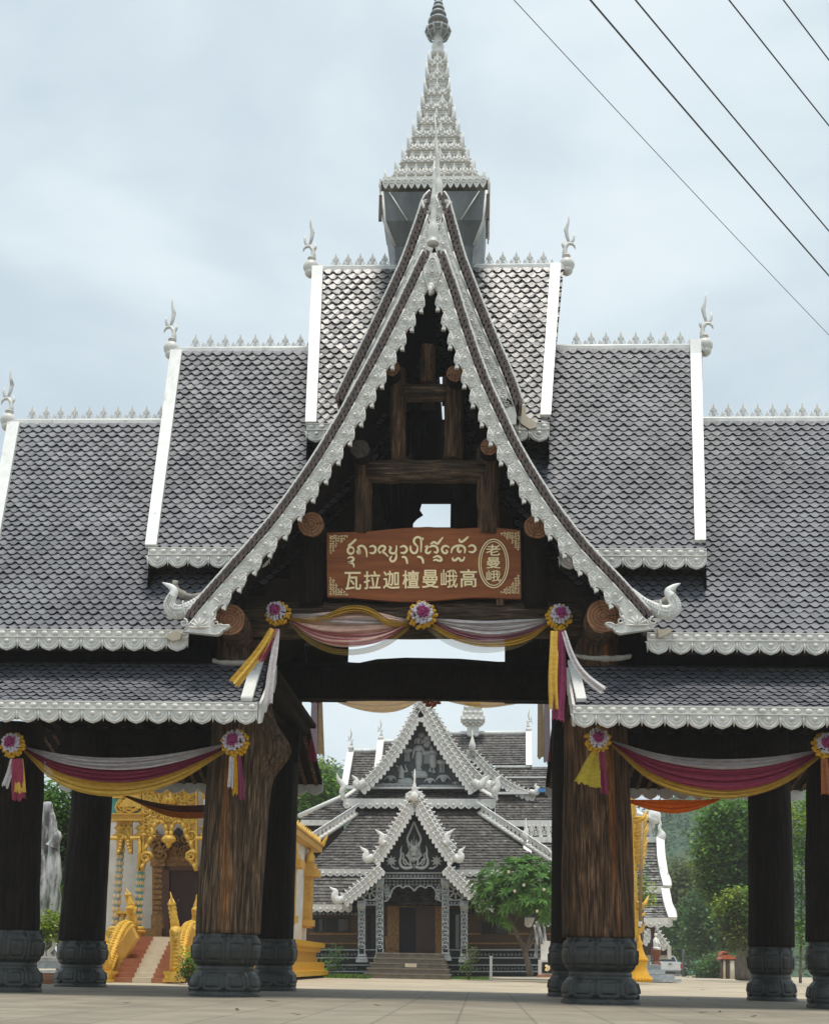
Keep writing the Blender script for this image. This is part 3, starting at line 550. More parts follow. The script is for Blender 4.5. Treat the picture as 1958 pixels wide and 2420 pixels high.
purlin(ZD, 650, 85, 58); purlin(ZD, 1085, 125, 60); purlin(ZD, 435, 640, 66, cut=CUTD); purlin(ZD, 1318, 625, 62); purlin(ZD, 100, 1155, 90); purlin(ZD, 1645, 1170, 90)
purlin(ZCL, 540, 1620, 128, -1.1, 1.5, LOG); purlin(ZBR, 1085, 1590, 140, -1.1, 1.5, LOG)
logv('truss_post', ZD, 640, 750, 100, 725, -.5); logv('truss_post', ZD, 1008, 1138, 150, 710, -.5)
logv('truss_post', ZD, 395, 515, 640, 1230, -.5); logv('truss_post', ZD, 1235, 1388, 640, 1230, -.5); logv('truss_post', ZD, 842, 950, -60, 195, -.5)
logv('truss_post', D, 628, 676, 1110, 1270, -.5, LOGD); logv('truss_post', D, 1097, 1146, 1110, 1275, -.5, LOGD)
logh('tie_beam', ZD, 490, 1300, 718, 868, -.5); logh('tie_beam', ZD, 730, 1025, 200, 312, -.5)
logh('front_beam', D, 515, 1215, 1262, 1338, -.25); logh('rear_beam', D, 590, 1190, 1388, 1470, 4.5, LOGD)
mb = MB(LOGD); zl = D(900, 1468, 4.4).z; mb.box((-3.2, 4.3, zl), (3.2, 4.48, zl+.7)); mb.build('rear_lintel', tr)
mb = MB(POSTM); c = ZS(1497, 680, -.5); mb.obox(c, X*.06, Y_*.08, Zv*.055); mb.build('sign_block', tr)
# boards closing the back of the passage, with the gaps the sky shows through
bk = MB(DARKW); YB = 4.85
zd = lambda x, y: ((700+x*.34562)*.8866, (840+y*.34562)*.8866)
def wpt(x, y): return D(x, y, YB)
def band(za, zb, xl=None, xr=None):                       # boards between two heights, out to the gable's slope where no side is given
    k = 8 if xl is None or xr is None else 1
    for i in range(k):
        z0, z1 = lerp(za, zb, i/k), lerp(za, zb, (i+1)/k); zm = min(z0, APEX.z-.01), min(z1, APEX.z-.01)
        bk.prism([V((xl if xl is not None else -curveX(-1, zm[0]), YB, z0)), V((xr if xr is not None else curveX(1, zm[0]), YB, z0)), V((xr if xr is not None else curveX(1, zm[1]), YB, z1)), V((xl if xl is not None else -curveX(-1, zm[1]), YB, z1))], V((0, .06, 0)))
oA, oB, oH = wpt(*zd(800, 1010)), wpt(*zd(1052, 1175)), wpt(*zd(855, 1105)); wA, wB = wpt(730, 1340), wpt(1057, 1392); zmid = wA.z+.25
band(APEX.z-.12, oA.z); band(oA.z, oB.z, None, oA.x); band(oA.z, oB.z, oB.x, None); band(oB.z, zmid); band(zmid, zl+.05, None, wA.x); band(zmid, zl+.05, wB.x, None)
bk.prism([V((oA.x, YB, oA.z)), V((oH.x, YB, oA.z)), V((oH.x-.04, YB, lerp(oA.z, oH.z, .5))), V((oH.x+.03, YB, oH.z+.05)), V((oH.x-.1, YB, oH.z-.04)), V((oA.x, YB, oH.z-.13))], V((0, .05, 0)))
bk.prism([D(x, y, 4.28) for x, y in ((728, 1394), (790, 1381), (850, 1378), (960, 1380), (1060, 1388), (1060, 1400), (728, 1400))], V((0, .05, 0)))
bk.build('rear_boards', tr)
for x, y, a, b in ((990, 112, 6, 15), (1165, 640, 9, 50), (1203, 688, 8, 10), (885, 886, 6, 10), (1018, 878, 20, 8), (600, 905, 7, 18)): pass
# --- spire -----------------------------------------------------------------------------------
sp = sub('spire', gate); SX = (D(805, 500, YC).x+D(1020, 500, YC).x)/2
def zs(y): return D(912, y, YC).z
hw0 = (D(1020, 445, YC).x-D(805, 445, YC).x)/2
AX = D(918, 0, YC); slope = 0.0
def axx(z): return lerp(SX, AX.x, (z-zs(445))/(AX.z-zs(445)))
def sq(mb, z, h, hw, hw2=None):
    hw2 = hw if hw2 is None else hw2; cx, cx2 = axx(z), axx(z+h)
    vs = [V((cx+a*hw, YC+b*hw, z)) for a, b in ((-1, -1), (1, -1), (1, 1), (-1, 1))]+[V((cx2+a*hw2, YC+b*hw2, z+h)) for a, b in ((-1, -1), (1, -1), (1, 1), (-1, 1))]
    mb.add(vs, [(0, 3, 2, 1), (4, 5, 6, 7), (0, 1, 5, 4), (1, 2, 6, 5), (2, 3, 7, 6), (3, 0, 4, 7)], False)
mb = MB(SILVER); z0, z1 = zs(560), zs(462); zk0 = lerp(z0, z1, .42); sq(mb, z0-1.0, z0+1.0-z0, hw0*.66, hw0*.74); sq(mb, z0, zk0-z0, hw0*.74, hw0*.93); sq(mb, zk0, z1-zk0, hw0*.93, hw0*.97); mb.m(WHITE)
for a in (-1, 1):
    mb.tube([V((axx(z0)+a*hw0*.74, YC-hw0*.74, z0)), V((axx(zk0)+a*hw0*.93, YC-hw0*.93, zk0)), V((axx(z1)+a*hw0*.97, YC-hw0*.97, z1))], .035, 6)
    mb.tube([V((axx(z0)+a*hw0*.50, YC-hw0*.965, zs(520))), V((axx(z1)+a*hw0*.84, YC-hw0*.99, zs(464)))], .013, 6)
    mb.m(RTILE); mb.obox(V((axx(z1)+a*hw0*1.0, YC-hw0*.97, lerp(z0, z1, .66))), X*.03, Y_*.03, Zv*(z1-z0)*.26); mb.m(WHITE)
mb.build('spire_box', sp)
def antefix(mb, c, u, o, h):
    mb.prism([c+u*x*h+Zv*z*h for x, z in ((-.3, 0), (.3, 0), (.34, .3), (.12, .62), (0, 1.05), (-.12, .62), (-.34, .3))], o*.03)
    mb.ball(c+o*.03+Zv*h*.3, (.12*h, .12*h, .16*h), 6, 4)
    mb.spiral(c+o*.035+Zv*h*.32, .22*h, 0, 1.0, .035*h, u, Zv, 4, 8)
def corner(mb, c, d, h): mb.tube([c, c+d*h*.10+Zv*h*.3, c+d*h*.22+Zv*h*.6, c+d*h*.2+Zv*h], [.16*h, .14*h, .07*h, .004], 5)
lv = [(445, 215), (418, 170), (384, 142), (352, 118), (319, 97), (286, 76), (252, 60), (218, 49), (186, 41), (152, 33)]
for i, (yy, wd) in enumerate(lv):
    mb = MB(WHITE); z = zs(yy); hw = wd/215*hw0; zt = zs(lv[i+1][0]) if i+1 < len(lv) else zs(122); hn = (lv[i+1][1]/215*hw0) if i+1 < len(lv) else hw*.6; H = zt-z
    sq(mb, z, H*.10, hw*.93); sq(mb, z+H*.10, H*.09, hw); sq(mb, z+H*.19, H*.07, hw*.92); sq(mb, z+H*.26, H*.62, hw*.76, hn*.82); sq(mb, z+H*.86, H*.14, hn*.9)
    n = max(3, round(hw*2/.13))
    for o, u in ((V((0, -1, 0)), X), (V((1, 0, 0)), Y_), (V((-1, 0, 0)), Y_), (V((0, 1, 0)), X)):
        for k in range(n):
            t = (k+.5)/n*2-1; c = V((axx(z), YC, z+H*.145))+o*hw+u*t*hw*.97
            mb.ball(c, (.045, .045, .03), 6, 4)
            for e in (-.28, .28): f = c-o*hw*.04+u*e*2*hw/n+Zv*H*.06; mb.tube([f, f+Zv*H*.14, f+Zv*H*.30+o*.01], [.035, .026, .003], 4)
            if i == 0:
                d = c-Zv*H*.2; mb.prism([d+u*x+Zv*zz for x, zz in ((-hw/n*.98, .12), (hw/n*.98, .12), (hw/n*.9, -.03), (hw/n*.4, -.10), (0, -.13), (-hw/n*.4, -.10), (-hw/n*.9, -.03))], o*.03); mb.tube([d+o*.035+u*math.cos(a)*.035+Zv*(.02+math.sin(a)*.04) for a in (k2*.7 for k2 in range(9))], .011, 4)
        m = max(1, round(hw*2/.24)) if i < 7 else 1
        for k in range(m):
            t = ((k+.5)/m*2-1)*.8; antefix(mb, V((axx(z), YC, z+H*.22))+o*(hw*.90)+u*t*hw, u, o, H*(.62 if m > 1 and k not in (m//2,) else .85))
        for k in range(m+1):
            t = (k/m*2-1)*.78; mb.tube([V((axx(z), YC, z+H*.22))+o*hw*.86+u*t*hw, V((axx(z), YC, z+H*.62))+o*hw*.76+u*t*hw*.9], [.035, .012], 5)
            mb.spiral(V((axx(z), YC, z+H*.42))+o*hw*.82+u*(t+.16)*hw, .06, 0, 1.1, .014, u, Zv, 4, 7)
    for a in (-1, 1):
        for b in (-1, 1): corner(mb, V((axx(z)+a*hw*.9, YC+b*hw*.9, z+H*.22)), V((a, b, 0))*.5, H*1.0)
    mb.build('spire_tier', sp)
u = 1/118*.95
def col(mb, prof): mb.lathe((0, 0, 0), prof, 18)
mb = MB(WHITE); k0 = len(mb.v); mb.lathe((0, YC, 0), [(r, zs(y)) for y, r in ((120, .13), (112, .15), (106, .11), (98, .13), (88, .085), (82, .10), (76, .07), (60, .05), (0, .03), (-30, .02))], 14)
for v in mb.v[k0:]: v.x += axx(v.z)
mb.build('spire_neck', sp)
mb = MB(CARVE)
for y, r in ((64, .27), (44, .21), (30, .17), (18, .13), (8, .10), (-2, .085), (-11, .07), (-19, .055)):
    z = zs(y); c = V((axx(z), YC, z)); k0 = len(mb.v); mb.lathe(c, [(r*.6, .06), (r*.8, .045), (r, 0), (r*1.0, -.03), (r*.93, -.03), (r*.75, .02), (r*.55, .04)], 14)
for k in range(10):
    a = k*.628; z = zs(64); c = V((axx(z), YC, z)); d = V((math.cos(a), math.sin(a), 0)); mb.tube([c+d*.27, c+d*.20-Zv*.16, c+d*.12-Zv*.24], [.02, .02, .006], 4); mb.tube([c+d*.27, c+Zv*.12], .012, 4)
    mb.tube([c+d*.235-Zv*.1, V((axx(z), YC, z))+V((math.cos(a+.628), math.sin(a+.628), 0))*.235-Zv*.1], .014, 4)
mb.build('spire_umbrella', sp)
# --- pillars and lotus plinths -------------------------------------------------------------
def plinth_mesh():
    mb = MB(PLINTH); nA, prof = 240, []
    base = [(0, .655), (.05, .655), (.07, .63), (.10, .645), (.20, .64), (.30, .61), (.36, .55), (.385, .515), (.40, .525), (.43, .525), (.445, .51), (.46, .515), (.50, .57), (.58, .61), (.70, .625), (.82, .618), (.88, .61), (.90, .575), (.95, .57), (.95, .2)]
    zz = [];
    for (a, ra), (b, rb) in zip(base, base[1:]):
        n = max(1, int((b-a)/.014)); zz += [(lerp(a, b, i/n), lerp(ra, rb, i/n)) for i in range(n)]
    zz.append(base[-1]); NP = 9
    def disp(a, z):
        if z < .065: return R(-.003, .003)
        low = z < .38; t = (a/(2*math.pi)*NP+(0 if low else .0)) % 1; x = abs(t-.5)*2          # 0 centre, 1 groove
        if .38 <= z <= .465: return 0
        f = (z-.07)/.31 if low else (z-.465)/.42; f = min(1, max(0, f))
        g = -.035*max(0, (x-.90)/.10)**1
        edge = .5+.5*f if low else 1
        d = g
        if low:
            if f < .18 and x > .55+2*f: d -= .03
        else:
            if f > .86 and x > .5+ (1-f)*3.2: d -= .03
        ff = f if low else 1-f
        ins = max(x/.62, abs(ff-.52)/.30)
        if ins < 1: d += .022 if ins < .82 else (-.016)
        return d
    vs = [V((math.cos(2*math.pi*j/nA), math.sin(2*math.pi*j/nA), 0))*(r+disp(2*math.pi*j/nA, z))+V((0, 0, z)) for z, r in zz for j in range(nA)]
    k = len(zz); mb.add(vs, [(i*nA+j, i*nA+(j+1) % nA, (i+1)*nA+(j+1) % nA, (i+1)*nA+j) for i in range(k-1) for j in range(nA)]+[tuple(range((k-1)*nA, k*nA))], True)
    return mb
pm = plinth_mesh().build('lotus_plinth', None, recalc=False); pmesh = pm.data; bpy.data.objects.remove(pm)
def pillar(px, pz, Y, edges, m, knob=None, pr=1.0, seed=0, flip=0):
    """edges: list of (y, xleft, xright) in display pixels from the bottom up"""
    c = sum(((D(x0, y, Y)+D(x1, y, Y))/2 for y, x0, x1 in edges[:1]), V()); base = V((px, Y, 0))
    mb = MB(m); prof = []
    for y, x0, x1 in edges:
        a, b = D(x0, y, Y), D(x1, y, Y); prof.append(((a+b)/2, (b.x-a.x)/2))
    n, H = 96, 70; vs = []; z0, z1 = prof[0][0].z, prof[-1][0].z
    for i in range(H+1):
        z = lerp(z0, z1, i/H); k = 0
        while k < len(prof)-2 and prof[k+1][0].z < z: k += 1
        t = (z-prof[k][0].z)/(prof[k+1][0].z-prof[k][0].z); t = t*t*(3-2*t); cc = lerp(prof[k][0], prof[k+1][0], t); r = lerp(prof[k][1], prof[k+1][1], t)
        for j in range(n):
            a = 2*math.pi*j/n; d = V((math.cos(a), math.sin(a), 0)); s = noise.noise(V((d.x*2.4+seed, d.y*2.4, z*.22)))*.045+noise.noise(V((d.x*7+seed, d.y*7, z*.5)))*.022+noise.noise(V((d.x*16+seed, d.y*16, z*1.0)))*.016-max(0, noise.noise(V((d.x*11+seed*3, d.y*11, z*.35)))-.25)*.10
            rr = r*(1+s)
            if knob:
                kz, ka, kh = knob; q = math.exp(-((z-kz)/.34)**2)*max(0, math.cos(a-ka))**5; rr += kh*q
            vs.append(V((cc.x, Y, z))+d*rr)
    mb.add(vs, [(i*n+j, i*n+(j+1) % n, (i+1)*n+(j+1) % n, (i+1)*n+j) for i in range(H) for j in range(n)]+[tuple(range(n-1, -1, -1)), tuple(range(H*n, H*n+n))], True)
    o = mb.build('tree_trunk_pillar', gate); p = bpy.data.objects.new('lotus_plinth', pmesh); sc.collection.objects.link(p); p.parent = o; p.location = base; s = prof[0][1]/.585*pr; p.scale = (s, s, z0/.95+.002); p.rotation_euler.z = flip
    return o
xa = lambda x, Y: D(x, 2060, Y).x
pillar(xa(471, 0), 0, 0, [(1957, 412, 545), (1880, 416, 549), (1760, 427, 558), (1640, 436, 566), (1540, 446, 575), (1450, 452, 565), (1380, 455, 535), (1320, 456, 520)], LOG, knob=(D(590, 1575, 0).z, .0, .30), seed=1.3)
pillar(xa(1257, 0), 0, 0, [(1965, 1177, 1330), (1860, 1176, 1328), (1740, 1178, 1324), (1620, 1180, 1318), (1540, 1180, 1312), (1450, 1190, 1300), (1380, 1215, 1295), (1320, 1220, 1295)], LOGR, seed=5.1, flip=.3, pr=.96)
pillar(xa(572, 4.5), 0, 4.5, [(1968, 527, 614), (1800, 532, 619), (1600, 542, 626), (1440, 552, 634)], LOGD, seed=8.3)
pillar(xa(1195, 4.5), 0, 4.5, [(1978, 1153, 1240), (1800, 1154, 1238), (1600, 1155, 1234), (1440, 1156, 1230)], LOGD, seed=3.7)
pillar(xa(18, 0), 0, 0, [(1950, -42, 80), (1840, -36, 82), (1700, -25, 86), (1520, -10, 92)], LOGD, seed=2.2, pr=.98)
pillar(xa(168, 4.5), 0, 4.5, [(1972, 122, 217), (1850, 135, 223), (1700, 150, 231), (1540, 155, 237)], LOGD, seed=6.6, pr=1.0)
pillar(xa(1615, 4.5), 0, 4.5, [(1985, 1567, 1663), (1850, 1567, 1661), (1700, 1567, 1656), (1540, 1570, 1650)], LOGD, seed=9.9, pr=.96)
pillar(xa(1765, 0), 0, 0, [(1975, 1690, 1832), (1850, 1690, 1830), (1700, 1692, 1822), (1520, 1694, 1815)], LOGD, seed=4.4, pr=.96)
for c, rx in ((D(497, 1392, -.62), .36), (D(1262, 1383, -.62), .42)):
    mb = MB(MORTAR); mb.tube([c+V((math.cos(t)*rx, -.12-.25*abs(math.sin(t)), .05+math.sin(t)*.12-.03*math.cos(t)*0)) for t in (lerp(math.pi, 2*math.pi, k/14) for k in range(15))], [.015+.02*math.sin(math.pi*k/14)+R(0, .02) for k in range(15)], 7); mb.build('mortar_collar', gate)
# ================================================================ signboard
YS = -.62
sg = thing('signboard', 'varnished wooden signboard with cream lettering hung under the front gable', 'sign', ZS(870, 640, YS))
top = [(75, 100), (200, 97), (400, 92), (600, 72), (780, 58), (900, 52), (1050, 60), (1150, 68), (1300, 60), (1480, 62), (1600, 72), (1665, 82)]
bot = [(1668, 640), (1560, 640), (1400, 633), (1250, 632), (1100, 645), (950, 660), (800, 668), (600, 662), (400, 645), (250, 632), (80, 628)]
mb = MB(SIGNW); mb.prism([ZS(x, y, YS) for x, y in top+bot], V((0, .07, 0))); mb.build('plank', sg)
YF = YS-.006; YT = YS-.018
def ribbon(mb, pts, wd, Z=ZS, taper=True, it=2):
    P_ = smooth_curve([V((x, 0, y)) for x, y in pts], it); k = len(P_); Lr = []
    for i, p in enumerate(P_):
        a, b = P_[max(0, i-1)], P_[min(k-1, i+1)]; d = (b-a).normalized(); n = V((-d.z, 0, d.x)); f = i/(k-1); w_ = wd*(1 if not taper else min(1, .45+2.2*min(f, 1-f)))/2
        Lr.append((p+n*w_, p-n*w_))
    vs = []
    for Yq in (YT, YF):
        for l, r in Lr: vs += [Z(l.x, l.z, Yq), Z(r.x, r.z, Yq)]
    o = 2*k; fs = []
    for i in range(k-1):
        q = i*2; fs += [(q, q+1, q+3, q+2), (q+o, q+2+o, q+3+o, q+1+o), (q, q+2, q+2+o, q+o), (q+1, q+1+o, q+3+o, q+3)]
    fs += [(0, o, o+1, 1), (2*k-2, 2*k-1, 2*k-1+o, 2*k-2+o)]; mb.add(vs, fs, False)
def circ(cx, cy, rx, ry, a0=0, a1=360, n=14): return [(cx+rx*math.cos(math.radians(lerp(a0, a1, i/n))), cy+ry*math.sin(math.radians(lerp(a0, a1, i/n)))) for i in range(n+1)]
glyphs = [
 [circ(273, 246, 26, 28), [(250, 210), (284, 186), (318, 152)], [(246, 312), (270, 298), (294, 306), (296, 326), (272, 342), (248, 346), (280, 348), (298, 360), (298, 386)]],
 [[(332, 268), (348, 262), (342, 236), (330, 222), (352, 206), (382, 212), (402, 246), (404, 302)], circ(340, 258, 12, 12)],
 [[(424, 218), (452, 206), (476, 220), (478, 252), (456, 272), (426, 264)]],
 [[(502, 262), (500, 230), (524, 206), (556, 214), (552, 240), (530, 254), (556, 272), (580, 298)], [(502, 262), (522, 262)]],
 [[(586, 212), (606, 222), (590, 246), (596, 266), (622, 272), (646, 262), (648, 204)], [(612, 292), (592, 312), (604, 338), (630, 334), (646, 306), (646, 262)]],
 [[(676, 222), (704, 206), (732, 222), (732, 254), (704, 270), (680, 262)], [(690, 302), (716, 298), (730, 318), (736, 358)]],
 [[(762, 206), (762, 248), (786, 272), (816, 262), (822, 214)], [(822, 214), (800, 196), (786, 168), (804, 138), (838, 136), (852, 162), (848, 262)], [(866, 142), (852, 166)], [(816, 298), (846, 300), (864, 322), (866, 356)]],
 [[(880, 218), (906, 208), (892, 240), (886, 262), (912, 272), (930, 250)], [(914, 222), (942, 206), (974, 212), (990, 244), (976, 268), (954, 256)], [(926, 196), (954, 172), (986, 196), (1000, 172), (1030, 136)], [(946, 306), (980, 290), (1006, 300), (1022, 326), (1000, 334), (964, 318), (950, 334)]],
 [[(1082, 222), (1052, 204), (1020, 222), (1020, 254), (1048, 274), (1068, 256), (1052, 240)]],
 [[(1096, 270), (1104, 226), (1140, 206), (1190, 206), (1212, 232), (1206, 270)], [(1160, 212), (1146, 240), (1164, 266), (1180, 244)], [(1160, 150), (1172, 182), (1204, 164), (1238, 132)], [(1112, 302), (1104, 322), (1130, 332), (1150, 306), (1166, 316), (1172, 332), (1200, 326), (1204, 296)]],
 [[(1236, 216), (1264, 200), (1294, 216), (1296, 246), (1268, 264), (1238, 254)]]]
mb = MB(LETT)
for g in glyphs:
    for st in g: ribbon(mb, st, 19)
mb.build('script_lettering', sg)
def cjk(chars, wd, ht, name):
    allmb = MB(LETT); dg = None
    for ch, cx, cy in chars:
        cu = bpy.data.curves.new('glyph', 'FONT'); cu.body = ch; cu.offset = .006 if ch in '峨' else .014; cu.resolution_u = 3; cu.extrude = 0
        o = bpy.data.objects.new('glyph', cu); sc.collection.objects.link(o); bpy.context.view_layer.update()
        me = bpy.data.meshes.new_from_object(o.evaluated_get(bpy.context.evaluated_depsgraph_get())); bpy.data.objects.remove(o); bpy.data.curves.remove(cu)
        xs = [v.co.x for v in me.vertices]; ys = [v.co.y for v in me.vertices]; x0, x1, y0, y1 = min(xs), max(xs), min(ys), max(ys)
        bm = bmesh.new(); bm.from_mesh(me); r = bmesh.ops.extrude_face_region(bm, geom=bm.faces[:]); 
        for e in r['geom']:
            if isinstance(e, bmesh.types.BMVert): e.co.z = 1
        bm.verts.index_update(); vs = []
        for v in bm.verts:
            fx = (v.co.x-x0)/(x1-x0)-.5; fy = .5-(v.co.y-y0)/(y1-y0); vs.append(ZS(cx+fx*wd, cy+fy*ht, YT if v.co.z > .5 else YF))
        allmb.add(vs, [[v.index for v in f.verts] for f in bm.faces], False); bm.free(); bpy.data.meshes.remove(me)
    allmb.build(name, sg)
cjk([('瓦', 290, 497), ('拉', 448, 490), ('迦', 606, 488), ('檀', 765, 484), ('曼', 925, 480), ('峨', 1080, 478), ('高', 1238, 474)], 138, 150, 'large_lettering')
cjk([('老', 1440, 243), ('曼', 1443, 348), ('峨', 1443, 455)], 120, 92, 'small_lettering')
mb = MB(LETT); ribbon(mb, circ(1444, 353, 121, 199, n=40), 9, taper=False, it=1); ribbon(mb, circ(1444, 353, 104, 180, n=40), 7, taper=False, it=1); mb.build('oval_frame', sg)
for (cx, cy, sx, sy) in ((95, 120, 1, 1), (1658, 95, -1, 1), (95, 615, 1, -1), (1658, 600, -1, -1)):
    mb = MB(LETT)
    for i in range(9):
        for j in range(8):
            fx, fy = (i+.5)/9, (j+.5)/8
            if fx+fy*1.0 > .98+.1*math.sin(6*fx) or fx*fy > .16: continue
            px, py = cx+sx*(205*fx+R(-3, 3)), cy+sy*(155*fy+R(-3, 3)); r = R(6, 9); a0 = R(0, 6.28)
            pts = [(px+math.cos(a0+k*2.094)*r*1.25, py+math.sin(a0+k*2.094)*r*1.25) for k in range(3)]
            for k in range(3):
                q = pts[k]; d = ((q[0]-px)*.5, (q[1]-py)*.5); mb.prism([ZS(px, py, YT), ZS(q[0]-d[1], q[1]+d[0], YT), ZS(q[0]+d[0]*.3, q[1]+d[1]*.3, YT), ZS(q[0]+d[1], q[1]-d[0], YT)], V((0, .012, 0)))
    mb.build('corner_ornament', sg)
# ================================================================ swags, rosettes, ribbons
def swag(name, label, group, Z, Y, bands, na=60, nv=30, depth=.12, folds=3.0, loc=None):
    """bands: (part name, material, top curve, bottom curve), each curve three or more photo points"""
    pts = bands[0][2]; t = thing(name, label, 'swag', Z(*pts[0], Y), group)
    def curve(c): return smooth_curve([V((x, 0, y)) for x, y in c], 3)
    def ev(c, u): k = u*(len(c)-1); i = min(int(k), len(c)-2); return lerp(c[i], c[i+1], k-i)
    for bi, (nm, m, tc, bc) in enumerate(bands):
        ct, cb = curve(tc), curve(bc); mb = MB(m); ph = R(0, 6)
        def f(u, v):
            a, b = ev(ct, u), ev(cb, u); p = lerp(a, b, v); s = math.sin(math.pi*u)
            dy = -depth*s*(.4+.6*v)-.05*s*math.sin((v*folds*2*math.pi)+ph+1.2*u)-.022*math.sin(v*folds*5*math.pi+3*u+ph)-.012*math.sin(v*folds*11*math.pi+7*u)-.02*bi
            p = p+V((0, 0, 1.6*math.sin(u*9+v*5+ph))*1)*s
            return Z(p.x, p.z, Y+dy)
        mb.grid(f, na, nv); mb.build(nm, t, recalc=False)
    return t
def ruffle(mb, c, r0, r1, n, thick, dy, jit=.12):
    for k in range(n):
        a = 2*math.pi*k/n+R(-.05, .05); rm = (r0+r1)/2; w_ = 2*math.pi*r1/n*.62; d = V((math.cos(a), 0, math.sin(a))); tg = V((-d.z, 0, d.x)); cc = c+d*rm*R(1-jit*.3, 1+jit*.3)+V((0, dy+R(-.01, .01), 0))
        for q in range(3):
            o = tg*R(-.4, .4)*w_+d*R(-.35, .35)*(r1-r0); mb.ball(cc+o+V((0, -thick*R(0, .6), 0)), (w_*R(.45, .7), thick*R(.5, .9), w_*R(.45, .7)), 6, 4)
def rosette(label, c, r, tails, shift=(0, 0), cols=(RY_, RW_, RM_), parts=('yellow_ruffle', 'white_ruffle', 'magenta_centre'), group='flower rosettes on the gate beams', Z=D, Y=-.5, tilt=0, cat='rosette'):
    t = thing('rosette', label, cat, c, group); sh = V((shift[0], 0, shift[1]))*r
    mb = MB(cols[0]); ruffle(mb, c, r*.70, r*1.0, 17, r*.22, 0); ruffle(mb, c, r*.55, r*.8, 14, r*.2, -.03); mb.build(parts[0], t)
    mb = MB(cols[1]); ruffle(mb, c+sh, r*.48, r*.76, 15, r*.2, -.07); ruffle(mb, c+sh, r*.3, r*.55, 11, r*.2, -.09); mb.build(parts[1], t)
    mb = MB(cols[2]); ruffle(mb, c+sh*1.2, r*.2, r*.44, 10, r*.2, -.13); ruffle(mb, c+sh*1.2, r*.0, r*.25, 6, r*.2, -.15); mb.build(parts[2], t)
    for nm, m, pts, w0, w1 in tails:
        P_ = smooth_curve([V((x, 0, y)) for x, y in pts], 2); mb = MB(m); ph = R(0, 6); k = len(P_)
        def f(u, v):
            q = v*(k-1); i = min(int(q), k-2); p = lerp(P_[i], P_[i+1], q-i); w_ = lerp(w0, w1, v); d = (P_[min(i+1, k-1)]-P_[max(0, i-1)]).normalized(); n = V((d.z, 0, -d.x)); p = p+n*(u-.5)*w_
            if v > .97: p = p+d*R(-5, 5)
            return Z(p.x, p.z, Y-.02-.025*math.sin(u*11+ph)*(.4+v)-.02*math.sin(v*5+ph))
        mb.grid(f, 10, 22); mb.build(nm, t, recalc=False)
    return t
G = 'fabric swags draped across the gate'
YW = -.62
swag('fabric_swag', 'loosely spread pink and mustard tulle swag left of the middle rosette under the signboard', G, Z6, YW, [
 ('white_band', FW_, [(180, 545), (330, 545), (480, 535), (640, 545), (790, 572)], [(180, 562), (330, 585), (480, 600), (640, 600), (790, 590)]),
 ('pink_band', FP_, [(180, 560), (330, 540), (500, 520), (640, 535), (790, 580)], [(180, 580), (310, 690), (470, 722), (650, 690), (790, 600)]),
 ('magenta_band', cloth('rose tulle', (.62, .16, .20), .3), [(180, 565), (300, 620), (470, 640), (640, 640), (790, 590)], [(180, 580), (310, 680), (450, 708), (650, 700), (790, 605)]),
 ('mustard_top_band', FY_, [(180, 565), (330, 565), (450, 508), (520, 500), (600, 512), (700, 580), (790, 590)], [(180, 580), (330, 590), (450, 545), (530, 530), (600, 552), (690, 615), (790, 608)]),
 ('mustard_hem', cloth('sheer mustard tulle', (.60, .42, .10), .45), [(175, 570), (290, 680), (450, 735), (640, 705), (795, 600)], [(175, 585), (270, 700), (440, 770), (660, 735), (800, 620)])], depth=.16)
swag('fabric_swag', 'neat white, pink and mustard tulle swag right of the middle rosette under the signboard', G, Z6, YW, [
 ('white_band', FW_, [(930, 570), (1080, 576), (1220, 580), (1360, 574), (1510, 568)], [(930, 590), (1060, 640), (1220, 668), (1380, 640), (1510, 585)]),
 ('magenta_band', cloth('soft pink tulle', (.66, .28, .36), .1), [(930, 582), (1060, 630), (1220, 655), (1380, 632), (1510, 580)], [(930, 600), (1050, 665), (1220, 692), (1390, 655), (1512, 592)]),
 ('mustard_band', FY_, [(920, 595), (1050, 655), (1210, 688), (1390, 655), (1512, 588)], [(910, 615), (1030, 690), (1190, 722), (1390, 700), (1515, 605)]),
 ('sheer_hem', cloth('sheer cream tulle', (.6, .5, .28), .6), [(905, 610), (1030, 690), (1190, 718), (1390, 698), (1512, 600)], [(890, 630), (1000, 715), (1160, 752), (1380, 722), (1510, 608)])], depth=.16)
YQ = -.95
swag('fabric_swag', 'white, magenta and mustard tulle swag hung across the left bay', G, Z5, YQ, [
 ('white_band', FW_, [(150, 1155), (380, 1205), (660, 1222), (960, 1205), (1300, 1140)], [(150, 1165), (360, 1260), (680, 1300), (980, 1265), (1300, 1160)]),
 ('magenta_band', FM_, [(150, 1162), (360, 1255), (680, 1290), (980, 1255), (1300, 1155)], [(145, 1172), (350, 1320), (700, 1375), (1000, 1320), (1310, 1172)]),
 ('mustard_band', FY_, [(145, 1170), (350, 1310), (700, 1368), (1000, 1312), (1310, 1168)], [(140, 1185), (330, 1390), (660, 1462), (1010, 1390), (1320, 1185)])], depth=.22)
swag('fabric_swag', 'grey pink, magenta and mustard tulle swag hung across the right bay', G, Z7, YQ, [
 ('white_band', FW_, [(480, 1105), (760, 1190), (1080, 1215), (1400, 1205), (1690, 1155)], [(480, 1115), (740, 1230), (1100, 1280), (1420, 1250), (1690, 1165)]),
 ('magenta_band', FM_, [(480, 1112), (740, 1222), (1100, 1268), (1420, 1242), (1690, 1160)], [(478, 1122), (740, 1330), (1120, 1408), (1440, 1350), (1695, 1175)]),
 ('mustard_band', FY_, [(478, 1120), (740, 1320), (1120, 1398), (1440, 1340), (1695, 1170)], [(472, 1130), (720, 1375), (1120, 1462), (1470, 1385), (1705, 1185)])], depth=.22)
